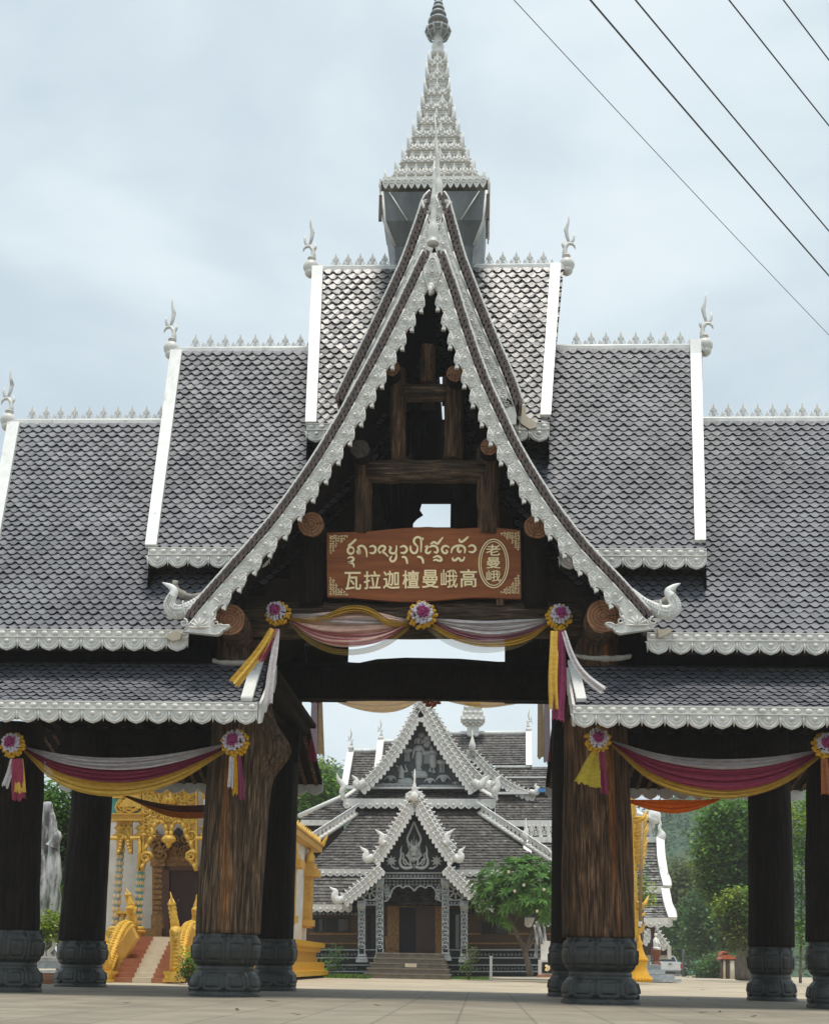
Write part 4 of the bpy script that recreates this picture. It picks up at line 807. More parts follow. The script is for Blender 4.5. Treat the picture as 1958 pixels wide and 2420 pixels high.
swag('fabric_swag', 'mustard swag left of the orange rosette along the rear beam', G, Z6, 5.1, [('mustard_band', FB_, [(430, 985), (560, 972), (660, 958), (760, 968), (850, 975)], [(430, 1000), (540, 1040), (650, 1058), (760, 1040), (855, 985)])])
swag('fabric_swag', 'mustard swag right of the orange rosette along the rear beam', G, Z6, 5.1, [('mustard_band', FB_, [(960, 975), (1060, 968), (1150, 950), (1250, 965), (1390, 985)], [(960, 985), (1060, 1012), (1160, 1030), (1260, 1020), (1390, 1000)])])
swag('fabric_swag', 'maroon and orange swag across the far side of the left bay before the gold shrine', G, ZG, 6.2, [('maroon_band', FD_, [(640, 240), (830, 300), (1060, 350), (1280, 362), (1520, 350)], [(640, 248), (860, 335), (1080, 405), (1290, 420), (1520, 400)]), ('orange_band', FO_, [(700, 265), (880, 335), (1080, 400), (1290, 415), (1520, 395)], [(700, 270), (900, 365), (1080, 450), (1280, 478), (1520, 455)])])
swag('fabric_swag', 'bright orange swag across the far side of the right bay', G, ZR, 6.2, [('orange_band', mat('backlit orange tulle', (.85, .22, .02), (.7, .16, .015), 9, rough=.75, trans=.5, spec=.2), [(150, 40), (420, 45), (650, 42), (860, 45), (1090, 30)], [(150, 60), (400, 150), (640, 190), (860, 140), (1090, 36)])])
# rosettes (positions and tails in display pixels)
def px(x, y, Y): return D(x, y, Y)
rosette('rosette at the left end of the upper beam with yellow, magenta and pale tails', px(583, 1287, -.72), .205, [('yellow_tail', FY_, [(572, 1318), (558, 1345), (530, 1385), (490, 1432)], 14, 26), ('magenta_tail', FM_, [(577, 1318), (565, 1352), (545, 1385)], 9, 12), ('white_tail', FW_, [(580, 1318), (576, 1360), (566, 1420), (561, 1475)], 11, 20)], (-.17, .17), Y=-1.9)
rosette('largest rosette, in the middle of the upper beam right below the signboard', px(884, 1290, -.75), .235, [], (.05, .1))
rosette('rosette at the right end of the upper beam with a white tail blown sideways', px(1170, 1294, -.72), .21, [('yellow_tail', FY_, [(1162, 1322), (1160, 1370), (1157, 1430), (1160, 1488)], 18, 20), ('magenta_tail', cloth('dusty rose tulle', (.33, .06, .14), .15), [(1174, 1322), (1176, 1380), (1174, 1440), (1168, 1510)], 12, 28), ('white_tail', FW_, [(1180, 1322), (1196, 1375), (1220, 1415), (1264, 1448)], 9, 20)], (.12, .2), Y=-1.9)
YE = -1.35
rosette('rosette at the outer end of the left bay swag with its tails bunched over magenta', px(28, 1562, YE), .20, [('white_tail', FW_, [(27, 1590), (20, 1620), (10, 1648)], 10, 16), ('yellow_tail', FY_, [(40, 1590), (42, 1630), (42, 1660)], 16, 26), ('magenta_tail', FM_, [(36, 1590), (36, 1640), (40, 1675)], 22, 30)], (-.05, .15), Y=YE)
rosette('rosette against the left tree trunk pillar with three straight short tails', px(493, 1557, YE), .215, [('white_tail', FW_, [(485, 1585), (484, 1620), (482, 1650)], 9, 13), ('yellow_tail', RY_, [(492, 1585), (493, 1625), (492, 1665)], 8, 13), ('magenta_tail', cloth('rose tail tulle', (.36, .08, .17), .12), [(500, 1585), (504, 1630), (507, 1675)], 8, 15)], (-.08, .12), Y=YE)
rosette('rosette against the right tree trunk pillar with a yellow fan shaped tail', px(1252, 1551, YE), .20, [('yellow_tail', cloth('lemon tulle', (.60, .45, .05), .15), [(1248, 1575), (1240, 1605), (1230, 1645)], 12, 62), ('magenta_tail', cloth('plum tulle', (.30, .04, .11), .12), [(1259, 1575), (1263, 1620), (1266, 1662)], 10, 19)], (0, .1), Y=YE)
rosette('pale rosette at the outer end of the right bay swag with hanging tails', px(1728, 1562, YE), .20, [('orange_tail', cloth('peach tulle', (.5, .18, .08), .15), [(1726, 1590), (1728, 1620), (1730, 1665)], 14, 22)], (0, .1), Y=YE)
rosette('orange rosette seen behind on the rear beam', px(905, 1462, 5.1), .21, [], (0, 0), cols=(ROS_, ROS_, ROS_), parts=('orange_ruffle', 'inner_ruffle', 'centre'))
rosette('rosette with hanging tails at the left end of the rear beam', px(663, 1455, 5.1), .2, [('magenta_tail', FM_, [(660, 1470), (658, 1530), (655, 1592)], 15, 18), ('yellow_tail', FY_, [(670, 1470), (671, 1530), (672, 1582)], 10, 16)], cols=(ROS_, RW_, RM_), parts=('orange_ruffle', 'white_ruffle', 'magenta_centre'), Y=5.1)
rosette('rosette with hanging tails at the right end of the rear beam', px(1138, 1455, 5.1), .2, [('yellow_tail', FY_, [(1132, 1470), (1132, 1530), (1132, 1588)], 12, 14), ('magenta_tail', FM_, [(1145, 1470), (1145, 1530), (1146, 1598)], 12, 16)], cols=(ROS_, RW_, RM_), parts=('orange_ruffle', 'white_ruffle', 'magenta_centre'), Y=5.1)
# ================================================================ overhead cables
for i, ((x0, y0, x1, y1), r, lb) in enumerate((((1050, -15, 1745, 708), .009, 'thinnest overhead cable, nearest the spire and crossing lowest'), ((1215, -15, 1750, 590), .022, 'second overhead cable from the spire side, thick and dark'), ((1312, -15, 1750, 497), .020, 'middle one of the five overhead cables'), ((1512, -15, 1750, 278), .018, 'second overhead cable from the top right corner'), ((1628, -15, 1750, 142), .018, 'outermost overhead cable, cutting the top right corner'))):
    zc = 6.0+.22*i; ra, rb = D(x0, y0, 0)-CAM, D(x1, y1, 0)-CAM; a, b = CAM+ra*((zc-CAM.z)/ra.z), CAM+rb*((zc+.15-CAM.z)/rb.z); u = (b-a).normalized()
    p0, p1 = a-u*16, b+u*22; Lc = (p1-p0).length; fa = 16/Lc; mb = MB(CABLE)
    sag = lambda f: .0 if f < 0 else -.9*(4*f*(1-f))
    za = sag(fa); mb.tube([lerp(p0, p1, k/60)+V((0, 0, sag(k/60)-sag(lerp(fa, 1-22/Lc, .5)))) for k in range(61)], r*.27, 6)
    tag(mb.build('power_cable'), lb, 'cable', 'overhead cables')
# ================================================================ background helpers
def plate(mb, Z, pts, Y, t=.06): mb.prism([Z(x, y, Y) for x, y in pts], V((0, t, 0)))
def rect(mb, Z, x0, y0, x1, y1, Y, t=.1): plate(mb, Z, ((x0, y0), (x1, y0), (x1, y1), (x0, y1)), Y, t)
def roof(parent, Z, tl, tr, bl, br, Yt, Yb, nr, nc, sag=.0, m=None, name='roof', th=.05):
    P = patch(Z(*tl, Yt), Z(*tr, Yt), Z(*bl, Yb), Z(*br, Yb), sag); mb = MB(OTILE); tiles(mb, P, nr, nc, th=th, top=m or OTILE, jit=.012, outl=[(-.49, 1), (-.2, 1), (.2, 1), (.49, 1)], over=1.4)
    mb.m(DARKW); mb.grid(lambda u, v: P(u, v)-V((0, -.02, .03)), 8, 6); mb.build(name, parent); return P
def bar(mb, Z, a, b, Ya, Yb, r, n=6): mb.tube([Z(*a, Ya), Z(*b, Yb)], r, n)
def scallop(parent, Z, a, b, Y, unit=.3, drop=.2, band=.12, m=None):
    mb = MB(m or WHITE); p, q = Z(*a, Y), Z(*b, Y); fringe(mb, p, q, unit, band, drop, .04, relief=False); n = max(1, round((q-p).length/unit))
    for i in range(n): mb.ball(lerp(p, q, (i+.5)/n)+V((0, -.05, -band-drop*.3)), (unit*.22, .02, drop*.3), 6, 3)
    mb.build('eave_fringe', parent)
def hornend(mb, pts, rad, Z, Y): P_ = smooth_curve([Z(x, y, Y) for x, y in pts], 2); r_ = smooth_curve([V((r*HK, 0, 0)) for r in rad], 2); mb.tube(P_, [r.x for r in r_], 8, flat=.6)
HK = .52
def flames(mb, Z, a, b, Ya, Yb, n, h, lean):
    for i in range(n):
        c = lerp(Z(*a, Ya), Z(*b, Yb), (i+.5)/n); mb.tube([c, c+V((-lean*h*.15, 0, h*.35)), c+V((lean*h*.1, 0, h*.65)), c+V((lean*h*.55, 0, h))], [h*.13, h*.14, h*.09, .006], 5, flat=.5)
def barge(mb, Z, pts, Y, w, t=.12, beads=True, unit=.2, edge=True):
    """white board following pts (outer edge, photo points) with a notched lower edge and a row of flame tips on top"""
    P_ = resample(smooth_curve([Z(x, y, Y) for x, y in pts], 2), unit); s = 1 if P_[-1].x > P_[0].x else -1
    for i, (a, b) in enumerate(zip(P_, P_[1:])):
        u = b-a; n = V((-u.z, 0, u.x)).normalized(); n = n if n.z < 0 else -n
        mb.prism([a, b, b+n*w*.9, lerp(a, b, .85)+n*w*1.08, lerp(a, b, .5)+n*w*1.06, lerp(a, b, .2)+n*w*.95, a+n*w*.9], V((0, t, 0)))
        mb.tube([a+n*w*.12+V((0, -.02, 0)), b+n*w*.12+V((0, -.02, 0))], .024, 5); mb.tube([a+n*w*.55+V((0, -.02, 0)), b+n*w*.55+V((0, -.02, 0))], .02, 5)
        if beads: mb.spiral(lerp(a, b, .5)+n*w*.33+V((0, -.02, 0)), w*.13, 0, 1.3, .022, n=4, steps=8)
        if edge: mb.tube([a, lerp(a, b, .3)-n*.06, lerp(a, b, .1)-n*.12], [.045, .04, .006], 5, flat=.6)
def slab_under(mb, Z, pts, Y, dep, th=.1):
    P_ = smooth_curve([Z(x, y, Y) for x, y in pts], 1)
    for i, (a, b) in enumerate(zip(P_, P_[1:])):
        n = _nrm(P_, i)*th; d = V((0, dep, 0)); q = V((0, .1, 0)); mb.add([a+q, b+q, b-n+q, a-n+q, a+d, b+d, b-n+d, a-n+d], [(0, 1, 2, 3), (0, 4, 5, 1), (3, 2, 6, 7), (4, 7, 6, 5)], False)
def wheel(mb, c, r):
    mb.tube([c+V((math.cos(a)*r, 0, math.sin(a)*r)) for a in (2*math.pi*k/20 for k in range(21))], r*.13, 5)
    mb.tube([c+V((math.cos(a)*r*.28, 0, math.sin(a)*r*.28)) for a in (2*math.pi*k/12 for k in range(13))], r*.1, 4)
    for k in range(8):
        a = k*math.pi/4; d = V((math.cos(a), 0, math.sin(a))); mb.tube([c+d*r*.2, c+d*r*.6, c+d*r*.98], [r*.05, r*.12, r*.05], 4)
        mb.ball(c+d*r*1.1, r*.09, 5, 3)
def scrollwork(mb, Z, x0, y0, x1, y1, Y, n, m, r=None, tube=None):
    dx, dy = (x1-x0)/n, (y1-y0)/m; k = (Z(x0+dx, y0, Y)-Z(x0, y0, Y)).length; q = r or k*.36
    for i in range(n):
        for j in range(m): mb.spiral(Z(x0+dx*(i+.5), y0+dy*(j+.5), Y), q, math.pi*(i+j), 1.4*(1 if (i+j) % 2 else -1), tube or q*.22, n=4, steps=9)
# ================================================================ temple hall behind the gate
hall = thing('temple_hall', 'dark roofed temple hall with white carved gables and a porch, straight through the gate', 'temple', Z1(785, 1800, 31))
roof(hall, Z1, (440, 792), (1190, 792), (105, 1143), (1660, 1150), 37.5, 32.6, 20, 60, .12, name='hip_roof')
roof(hall, Z1, (130, 1172), (1640, 1178), (95, 1366), (1665, 1370), 32.7, 31.5, 9, 56, .03, name='skirt_roof')
scallop(hall, Z1, (105, 1140), (1660, 1147), 32.55); scallop(hall, Z1, (95, 1362), (400, 1363), 31.45); scallop(hall, Z1, (1165, 1365), (1665, 1366), 31.45)
mb = MB(WHITE)
for a, b, n, l in (((430, 800), (125, 1000), 13, 1), ((1185, 792), (1640, 1095), 18, -1)): mb = MB(WHITE); bar(mb, Z1, a, b, 37.3, 33.2, .10); flames(mb, Z1, a, b, 37.3, 33.2, n, .7, l); mb.build('hip_ridge', hall)
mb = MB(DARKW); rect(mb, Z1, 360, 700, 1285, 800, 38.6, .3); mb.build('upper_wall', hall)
mb = MB(WALLB); rect(mb, Z1, 95, 1370, 1665, 1650, 33.5, .3); mb.m(GILT)
for y in (1540, 1600): rect(mb, Z1, 130, y, 430, y+10, 33.47, .05); rect(mb, Z1, 1110, y, 1650, y+10, 33.47, .05)
mb.build('wall', hall)
mb = MB(DKPANEL); rect(mb, Z1, 130, 1395, 1650, 1425, 33.3, .1); mb.m(CARVE); scrollwork(mb, Z1, 135, 1398, 435, 1440, 33.28, 12, 1); mb.build('wall_frieze', hall)
for x0, x1, y0, y1 in ((235, 380, 1442, 1532), (160, 222, 1442, 1532), (1205, 1365, 1470, 1545), (490, 545, 1390, 1640), (1005, 1070, 1390, 1640)):
    mb = MB(WALLB); rect(mb, Z1, x0-8, y0-8, x1+8, y1+8, 33.42, .06); w_ = mb.build('window', hall); mb = MB(DOORK); rect(mb, Z1, x0, y0, x1, y1, 33.39, .04); mb.m(GLASS); rect(mb, Z1, x0+(x1-x0)*.55, y0+12, x1-6, y1-4, 33.37, .03); mb.build('pane', w_)
mb = MB(DKPANEL); rect(mb, Z1, 90, 1640, 1665, 1812, 33.2, .4); mb.m(CARVE)
for y in (1640, 1690, 1735, 1775): rect(mb, Z1, 90, y, 1665, y+9, 33.1, .1)
scrollwork(mb, Z1, 130, 1655, 430, 1690, 33.17, 13, 1); scrollwork(mb, Z1, 1120, 1655, 1640, 1690, 33.17, 22, 1); scrollwork(mb, Z1, 130, 1745, 430, 1772, 33.17, 15, 1); scrollwork(mb, Z1, 1120, 1745, 1640, 1772, 33.17, 24, 1)
mb.build('plinth', hall)
# porch
YP = 30.6; porch = sub('porch', hall)
for x0, x1, y0, y1 in ((547, 594, 1198, 1712), (956, 1001, 1198, 1712), (436, 480, 1340, 1722), (1074, 1116, 1340, 1722)):
    mb = MB(DKPANEL); rect(mb, Z1, x0+6, y0, x1-6, y1, YP+.02, .45); mb.m(CARVE); rect(mb, Z1, x0, y0, x0+7, y1, YP, .06); rect(mb, Z1, x1-7, y0, x1, y1, YP, .06)
    for k in range(int((y1-y0)/24)): mb.spiral(Z1((x0+x1)/2, y0+70+k*24, YP), .13, k*math.pi, 1.4*(-1 if k % 2 else 1), .034, n=4, steps=9) if y0+90+k*24 < y1-60 else None
    for yy, e, h in ((y1-52, 4, 14), (y1-34, 9, 14), (y1-18, 14, 18)): rect(mb, Z1, x0-e, yy, x1+e, yy+h, YP-.03*e*.4, .5)
    for k in range(4): xx = lerp(x0, x1, (k+.5)/4); mb.tube([Z1(xx, y0+62, YP), Z1(xx, y0+30, YP-.05), Z1(xx+(k-1.5)*5, y0+2, YP-.08)], [.05, .07, .02], 5)
    rect(mb, Z1, x0-5, y0-2, x1+5, y0+10, YP-.04, .5); mb.build('column', porch)
mb = MB(DKPANEL); rect(mb, Z1, 553, 1166, 1000, 1200, YP, .4); rect(mb, Z1, 470, 1335, 550, 1366, YP, .3); rect(mb, Z1, 1000, 1337, 1082, 1367, YP, .3); mb.m(CARVE)
for y in (1164, 1196): rect(mb, Z1, 550, y, 1003, y+6, YP-.03, .05)
for x0, x1 in ((470, 550), (1000, 1082)):
    for y in (1333, 1363): rect(mb, Z1, x0, y, x1, y+5, YP-.03, .05)
scrollwork(mb, Z1, 556, 1170, 998, 1197, YP-.02, 20, 1); scrollwork(mb, Z1, 480, 1338, 546, 1364, YP-.02, 3, 1); scrollwork(mb, Z1, 1004, 1338, 1072, 1364, YP-.02, 3, 1); mb.build('lintel', porch)
mb = MB(DKPANEL); vl = [(595, 1202), (955, 1202), (955, 1345), (940, 1335), (925, 1300), (915, 1270), (895, 1250), (870, 1245), (855, 1262), (840, 1250), (815, 1248), (798, 1262), (785, 1280), (772, 1262), (752, 1248), (730, 1250), (712, 1262), (698, 1245), (672, 1250), (650, 1268), (638, 1300), (622, 1335), (597, 1345)]
plate(mb, Z1, vl, YP+.15, .08); mb.m(CARVE)
for a, b in zip(vl[2:], vl[3:]): bar(mb, Z1, a, b, YP+.12, YP+.12, .035, 5)
scrollwork(mb, Z1, 600, 1205, 952, 1248, YP+.13, 15, 2)
for k in range(4): mb.spiral(Z1(611+k*3, 1262+k*19, YP+.13), .12, 0, 1.4, .03, n=4); mb.spiral(Z1(938-k*3, 1262+k*19, YP+.13), .12, 0, -1.4, .03, n=4)
mb.build('carved_valance', porch)
mb = MB(DKPANEL); plate(mb, Z1, [(783, 755), (728, 860), (650, 980), (590, 1050), (575, 1160), (992, 1160), (975, 1050), (920, 970), (840, 860)], YP+.12, .1)
plate(mb, Z1, [(560, 1130), (555, 1336), (395, 1336), (380, 1310)], YP+.12, .1); plate(mb, Z1, [(1000, 1130), (1000, 1336), (1130, 1336), (1180, 1310)], YP+.12, .1); mb.build('gable_panel', porch)
mb = MB(RELIEF); c = 783; YQ2 = YP+.08
def tb(pts, r, n=5, Z=Z1, Y=None, k=.55):
    r = [q*k for q in r] if hasattr(r, '__len__') else r*k; P_ = smooth_curve([Z(x, y, YQ2 if Y is None else Y) for x, y in pts], 2); rr = [r]*len(P_) if not hasattr(r, '__len__') else [v.x for v in smooth_curve([V((q, 0, 0)) for q in r], 2)]; mb.tube(P_, rr, n, flat=.6)
def mirror(pts): return [(2*c-x, y) for x, y in pts]
for s in (0, 1):
    m_ = mirror if s else (lambda p: p)
    tb(m_([(783, 848), (760, 905), (738, 950), (745, 985), (770, 1002)]), .085)
    tb(m_([(775, 1130), (740, 1140), (705, 1130), (692, 1095), (705, 1060), (700, 1025), (710, 995)]), [.1, .13, .12, .11, .1, .07, .01])
    tb(m_([(770, 1120), (738, 1108), (728, 1080), (716, 1085)]), .07); tb(m_([(735, 1120), (715, 1100), (722, 1075)]), .06); tb(m_([(690, 1138), (665, 1140), (645, 1125)]), .07)
    tb(m_([(712, 1085), (722, 1060), (713, 1040)]), .05); tb(m_([(752, 1040), (740, 1058), (752, 1078), (775, 1082)]), .06)
    for k in range(8):
        a = k*math.pi/4; cc = (c+(142 if s else -142), 1092); tb([cc, (cc[0]+math.cos(a)*18, cc[1]+math.sin(a)*18), (cc[0]+math.cos(a)*36, cc[1]+math.sin(a)*36)], [.06, .11, .01])
    for dx, h in ((0, 70), (14, 45), (26, 30)): tb([(c+(dx if s else -dx), 1000), (c+(dx if s else -dx), 1000-h*.5), (c+(dx if s else -dx)*1.1, 1000-h)], [.08, .07, .008])
    tb(m_([(752, 1010), (745, 985), (752, 965)]), [.06, .06, .01]); tb(m_([(770, 1075), (755, 1095), (765, 1110)]), .07)
mb.ball(Z1(783, 1018, YQ2), (.17, .07, .15), 14, 8); mb.ball(Z1(783, 1050, YQ2), (.12, .06, .09), 10, 6); mb.ball(Z1(783, 1080, YQ2), (.10, .05, .08), 8, 5)
for k in range(22): a = k*2.4; r = 16+.9*k; mb.spiral(Z1(783+math.cos(a)*r*1.25, 1052+math.sin(a)*r*1.2, YQ2), .075, a, 1.3, .022, n=4, steps=8); tb([(783, 1110), (783, 1150)], [.12, .01])
mb.build('gable_relief', porch)
for x, y, r in ((508, 1280, .38), (1043, 1280, .38), (434, 1297, .18), (1110, 1298, .18), (526, 1221, .13), (1029, 1222, .13)): mb = MB(RELIEF); wheel(mb, Z1(x, y, YQ2), r); mb.build('wheel_medallion', porch)
lb = [(784, 640), (735, 725), (680, 820), (610, 930), (540, 1035), (505, 1080)]; rb = [(788, 640), (845, 740), (900, 835), (960, 935), (1035, 1040), (1062, 1078)]
wl = [(560, 1112), (480, 1190), (390, 1265), (320, 1320)]; wr = [(1003, 1112), (1090, 1200), (1170, 1280), (1225, 1325)]
for pts, w_ in ((lb, .47), (rb, .47), (wl, .45), (wr, .45)):
    mb = MB(STRIP); barge(mb, Z1, pts, YP-.35, w_); mb.build('bargeboard', porch)
    mb = MB(OTILE); slab_under(mb, Z1, pts, YP-.3, 5); mb.build('roof_slab', porch)
mb = MB(STRIP); barge(mb, Z1, [(800, 640), (870, 735), (920, 830), (985, 930), (1050, 1010)], YP+.6, .42); mb.build('rear_bargeboard', porch)
for pts, rad in (([(530, 1060), (495, 1090), (480, 1065), (490, 1035), (465, 1020), (446, 998)], [.2, .3, .28, .2, .12, .01]), ([(1035, 1060), (1060, 1090), (1078, 1065), (1068, 1035), (1085, 1022), (1102, 998)], [.2, .3, .28, .2, .12, .01]),
                 ([(600, 985), (580, 970), (590, 935), (565, 915), (538, 893)], [.25, .25, .2, .12, .01]), ([(975, 985), (990, 970), (982, 935), (1010, 912), (1040, 890)], [.25, .25, .2, .12, .01]),
                 ([(345, 1325), (305, 1345), (288, 1310), (300, 1280), (275, 1268), (257, 1250)], [.25, .3, .28, .2, .12, .01]), ([(1190, 1325), (1225, 1345), (1245, 1318), (1230, 1300), (1245, 1290), (1262, 1275)], [.25, .3, .28, .18, .1, .01])):
    mb = MB(STRIP); hornend(mb, pts, rad, Z1, YP-.4); mb.build('naga_head', porch)
mb = MB(STRIP); cc = Z1(785, 690, YP-.5); mb.lathe(cc, [(.05, -.2), (.15, -.12), (.17, .02), (.10, .16), (.07, .22), (.10, .32), (.07, .42), (.035, .6), (.045, .75), (.01, 1.1)], 12)
mb.build('porch_finial', porch)
mb = MB(WALLB); rect(mb, Z1, 600, 1340, 960, 1712, 32.6, .1); mb.m(GILT)
for x0, x1, y0, y1, d in ((618, 690, 1345, 1708, 0), (915, 955, 1345, 1708, 0), (618, 955, 1338, 1380, .02), (672, 690, 1372, 1708, .1), (915, 930, 1372, 1708, .1), (604, 672, 1560, 1708, .15), (922, 962, 1560, 1708, .15), (608, 668, 1600, 1640, .2)): rect(mb, Z1, x0, y0, x1, y1, 32.5-d, .1)
for k in range(9): mb.tube([Z1(785, 1340, 32.4), Z1(785+(k-4)*9, 1305, 32.35), Z1(785+(k-4)*13, 1272+abs(k-4)*7, 32.35)], [.12, .09, .01], 5)
mb.build('door_surround', hall)
mb = MB(DOORK); rect(mb, Z1, 690, 1380, 795, 1708, 32.45, .05); mb.build('doorway_shade_plate', hall)  # black sheet painted for the unlit interior; nothing opens behind it
mb = MB(DOORR); rect(mb, Z1, 795, 1380, 915, 1708, 32.4, .06); mb.build('door_leaf', hall)
st = MB(STONE)
for k in range(5): a, b = Z1(490+k*14, 1812, 0), 0; mb_ = st; x0, x1 = Z1(492+k*13, 1700, 29.5).x, Z1(1008-k*11, 1700, 29.5).x; st.box((x0, 28.4+k*.36, -.02 if k == 0 else .19*k), (x1, 33.0, .19*(k+1)-.05)); st.box((x0-.03, 28.36+k*.36, .19*(k+1)-.05), (x1+.03, 33.0, .19*(k+1)))
st.m(CREAM); st.box((Z1(728, 1735, 28.8).x, 28.74, .42), (Z1(800, 1735, 28.8).x, 28.765, .56)); st.build('front_steps', hall)
# upper storey: small eave roof and the great gable with its relief
roof(hall, Z1, (435, 640), (1190, 645), (345, 706), (1292, 708), 39.0, 37.2, 5, 42, .02, name='upper_eave_roof')
scallop(hall, Z1, (345, 704), (1290, 706), 37.15, .35, .26, .2)
YG_ = 37.9
mb = MB(MIDPANEL); plate(mb, Z1, [(820, 150), (700, 390), (600, 540), (505, 632), (1130, 632), (1000, 500), (880, 300)], YG_, .1); mb.build('gable_panel', hall)
bl_ = [(818, 85), (760, 180), (690, 315), (600, 445), (500, 560), (425, 625)]; br_ = [(832, 85), (895, 190), (960, 315), (1050, 445), (1130, 555), (1190, 640)]
for pts in (bl_, br_):
    mb = MB(WHITE); barge(mb, Z1, pts, YG_-.9, .52, unit=.24); mb.build('bargeboard', hall); mb = MB(OTILE); slab_under(mb, Z1, pts, YG_-.85, 8, .15); mb.build('gable_roof', hall)
mb = MB(WHITE); barge(mb, Z1, [(868, 95), (955, 220), (1020, 340), (1110, 455), (1225, 580), (1310, 645)], YG_+.7, .56, unit=.24); mb.build('bargeboard', hall)
mb = MB(STRIP); rect(mb, Z1, 470, 630, 1180, 642, YG_-.3, .3); bar(mb, Z1, (435, 642), (345, 705), 38.9, 37.2, .12); bar(mb, Z1, (1185, 645), (1292, 706), 38.9, 37.2, .12); bar(mb, Z1, (345, 690), (70, 812), 39.5, 41, .12); mb.build('white_ridges', hall)
for pts, rad in (([(480, 600), (440, 630), (420, 610), (430, 590), (408, 570), (398, 558)], [.35, .4, .3, .2, .12, .02]), ([(345, 700), (335, 660), (350, 630), (328, 600), (310, 580), (305, 545)], [.15, .3, .25, .2, .15, .02]), ([(1150, 600), (1190, 630), (1215, 600), (1230, 575), (1250, 560)], [.35, .4, .3, .2, .02]), ([(1292, 700), (1280, 660), (1305, 630), (1295, 590), (1325, 560)], [.15, .35, .3, .25, .02]), ([(1240, 640), (1250, 600), (1270, 620), (1290, 590)], [.3, .3, .2, .02])):
    mb = MB(WHITE); hornend(mb, pts, rad, Z1, 37.0); mb.build('naga_head', hall)
mb = MB(RELIEF); YQ2 = YG_-.06
def T(x, y): return ((780+x*.1959-680)/.3802, (1640+y*.1959-1620)/.3802)
def tt(pts, r): tb([T(*p) for p in pts], r, 6, k=.85)
def eb(x, y, rx, rz, ry=.10): mb.ball(Z1(*T(x, y), YQ2), (rx, ry, rz), 10, 6)
tt([(1068, 700), (1068, 780), (1066, 850), (1064, 905)], [.19, .24, .21, .15]); eb(1068, 660, .24, .16); eb(1062, 575, .105, .14); eb(1063, 545, .05, .06); tt([(1020, 655), (1005, 700), (992, 780)], [.09, .08, .04]); tt([(1112, 655), (1125, 710), (1120, 740)], [.09, .08, .06])
tt([(1064+46*math.cos(a), 585-46*math.sin(a)) for a in (k*math.pi/7-math.pi*.15 for k in range(10))], .05); eb(1050, 915, .09, .08); eb(1085, 915, .09, .08); eb(1068, 950, .4, .1)
for x in (1020, 1060, 1110, 1140): eb(x, 985, .16, .13)
mb.build('standing_figure', hall); mb = MB(RELIEF)
tt([(1240, 740), (1240, 830), (1238, 895)], [.2, .24, .16]); eb(1240, 705, .2, .13); eb(1222, 655, .08, .11); tt([(1275, 700), (1285, 740), (1240, 750), (1190, 735)], .06); eb(1205, 935, .1, .05); eb(1250, 945, .1, .06); tt([(1205, 900), (1205, 930)], .06); tt([(1245, 900), (1247, 940)], .06)
mb.build('disciple_figure', hall); mb = MB(RELIEF)
tt([(850, 900), (860, 960), (855, 1020)], [.14, .15, .18]); eb(850, 890, .09, .11); tt([(790, 868), (830, 890), (820, 930)], .04); eb(905, 1060, .42, .16); tt([(860, 940), (900, 935), (935, 940), (905, 890), (905, 850)], [.07, .06, .05, .05, .02]); tt([(830, 1060), (900, 1030), (980, 1040)], .1); mb.build('kneeling_figure', hall)
for cx, cy, s in ((725, 1050, 1), (1200, 1080, 1), (1365, 1060, 1.3), (1510, 1100, .6)):
    mb = MB(RELIEF)
    for k in range(7):
        a = (k-3)*.42; tt([(cx, cy), (cx+math.sin(a)*35*s, cy-60*s), (cx+math.sin(a)*75*s, cy-68*s*math.cos(a*.8)+14*abs(k-3)*s*.6)], [.05*s, .07*s, .015])
    mb.build('palm_relief', hall)
for cx, cy in ((925, 690), (1160, 720), (1345, 830)):
    mb = MB(RELIEF)
    for k in range(4): tt([(cx-25+k*18, cy+125), (cx-22+k*16, cy+40), (cx-30+k*20, cy)], .03)
    eb(cx, cy, .25, .10); eb(cx-20, cy-15, .15, .08); eb(cx+22, cy-10, .16, .08); mb.build('tree_relief', hall)
mb = MB(RELIEF)
for k in range(9): eb(1160+R(-35, 35), 570+R(-40, 60), .12, .12)
for k in range(8): a = k*.785; tt([(1100, 500), (1100+math.cos(a)*25, 500+math.sin(a)*20), (1100+math.cos(a)*45, 500+math.sin(a)*36)], [.04, .06, .01])
mb.build('leaf_relief', hall); mb = MB(RELIEF)
for k in range(16): eb(580+k*27, 1105-((k*7) % 3)*6, .16, .07)
for k in range(10): eb(1130+k*46, 1110, .26, .05)
mb.build('ground_relief', hall)
mb = MB(GOLD); 
for x, y in ((372, 350), (385, 300)): pass
# left roofs of the hall
roof(hall, Z1, (400, 412), (640, 412), (352, 622), (640, 622), 43, 40.5, 14, 14, .08, name='side_roof'); roof(hall, Z1, (585, 352), (760, 352), (565, 515), (760, 520), 42.5, 40.2, 11, 10, .06, name='side_roof')
mb = MB(STRIP)
for a, b, Ya, Yb in (((392, 405), (352, 625), 42.8, 40.3), ((577, 347), (557, 515), 42.3, 40.0)):
    p, q = Z1(*a, Ya), Z1(*b, Yb); mb.obox((p+q)/2, X*.16, (q-p)/2, V((0, -.08, .05)))
bar(mb, Z1, (390, 408), (560, 408), 43, 43, .12); bar(mb, Z1, (577, 350), (680, 350), 42.5, 42.5, .12); rect(mb, Z1, 340, 622, 470, 642, 40.2, .15); mb.build('verge_board', hall)
for x, y, k in ((392, 390, 1), (577, 330, 1)): finial('ridge_finial', hall, Z1(x, y, 42.6), -1, .95)
roof(hall, Z1, (335, 700), (420, 700), (62, 835), (420, 835), 41.2, 39.2, 9, 20, .03, name='lower_side_roof')
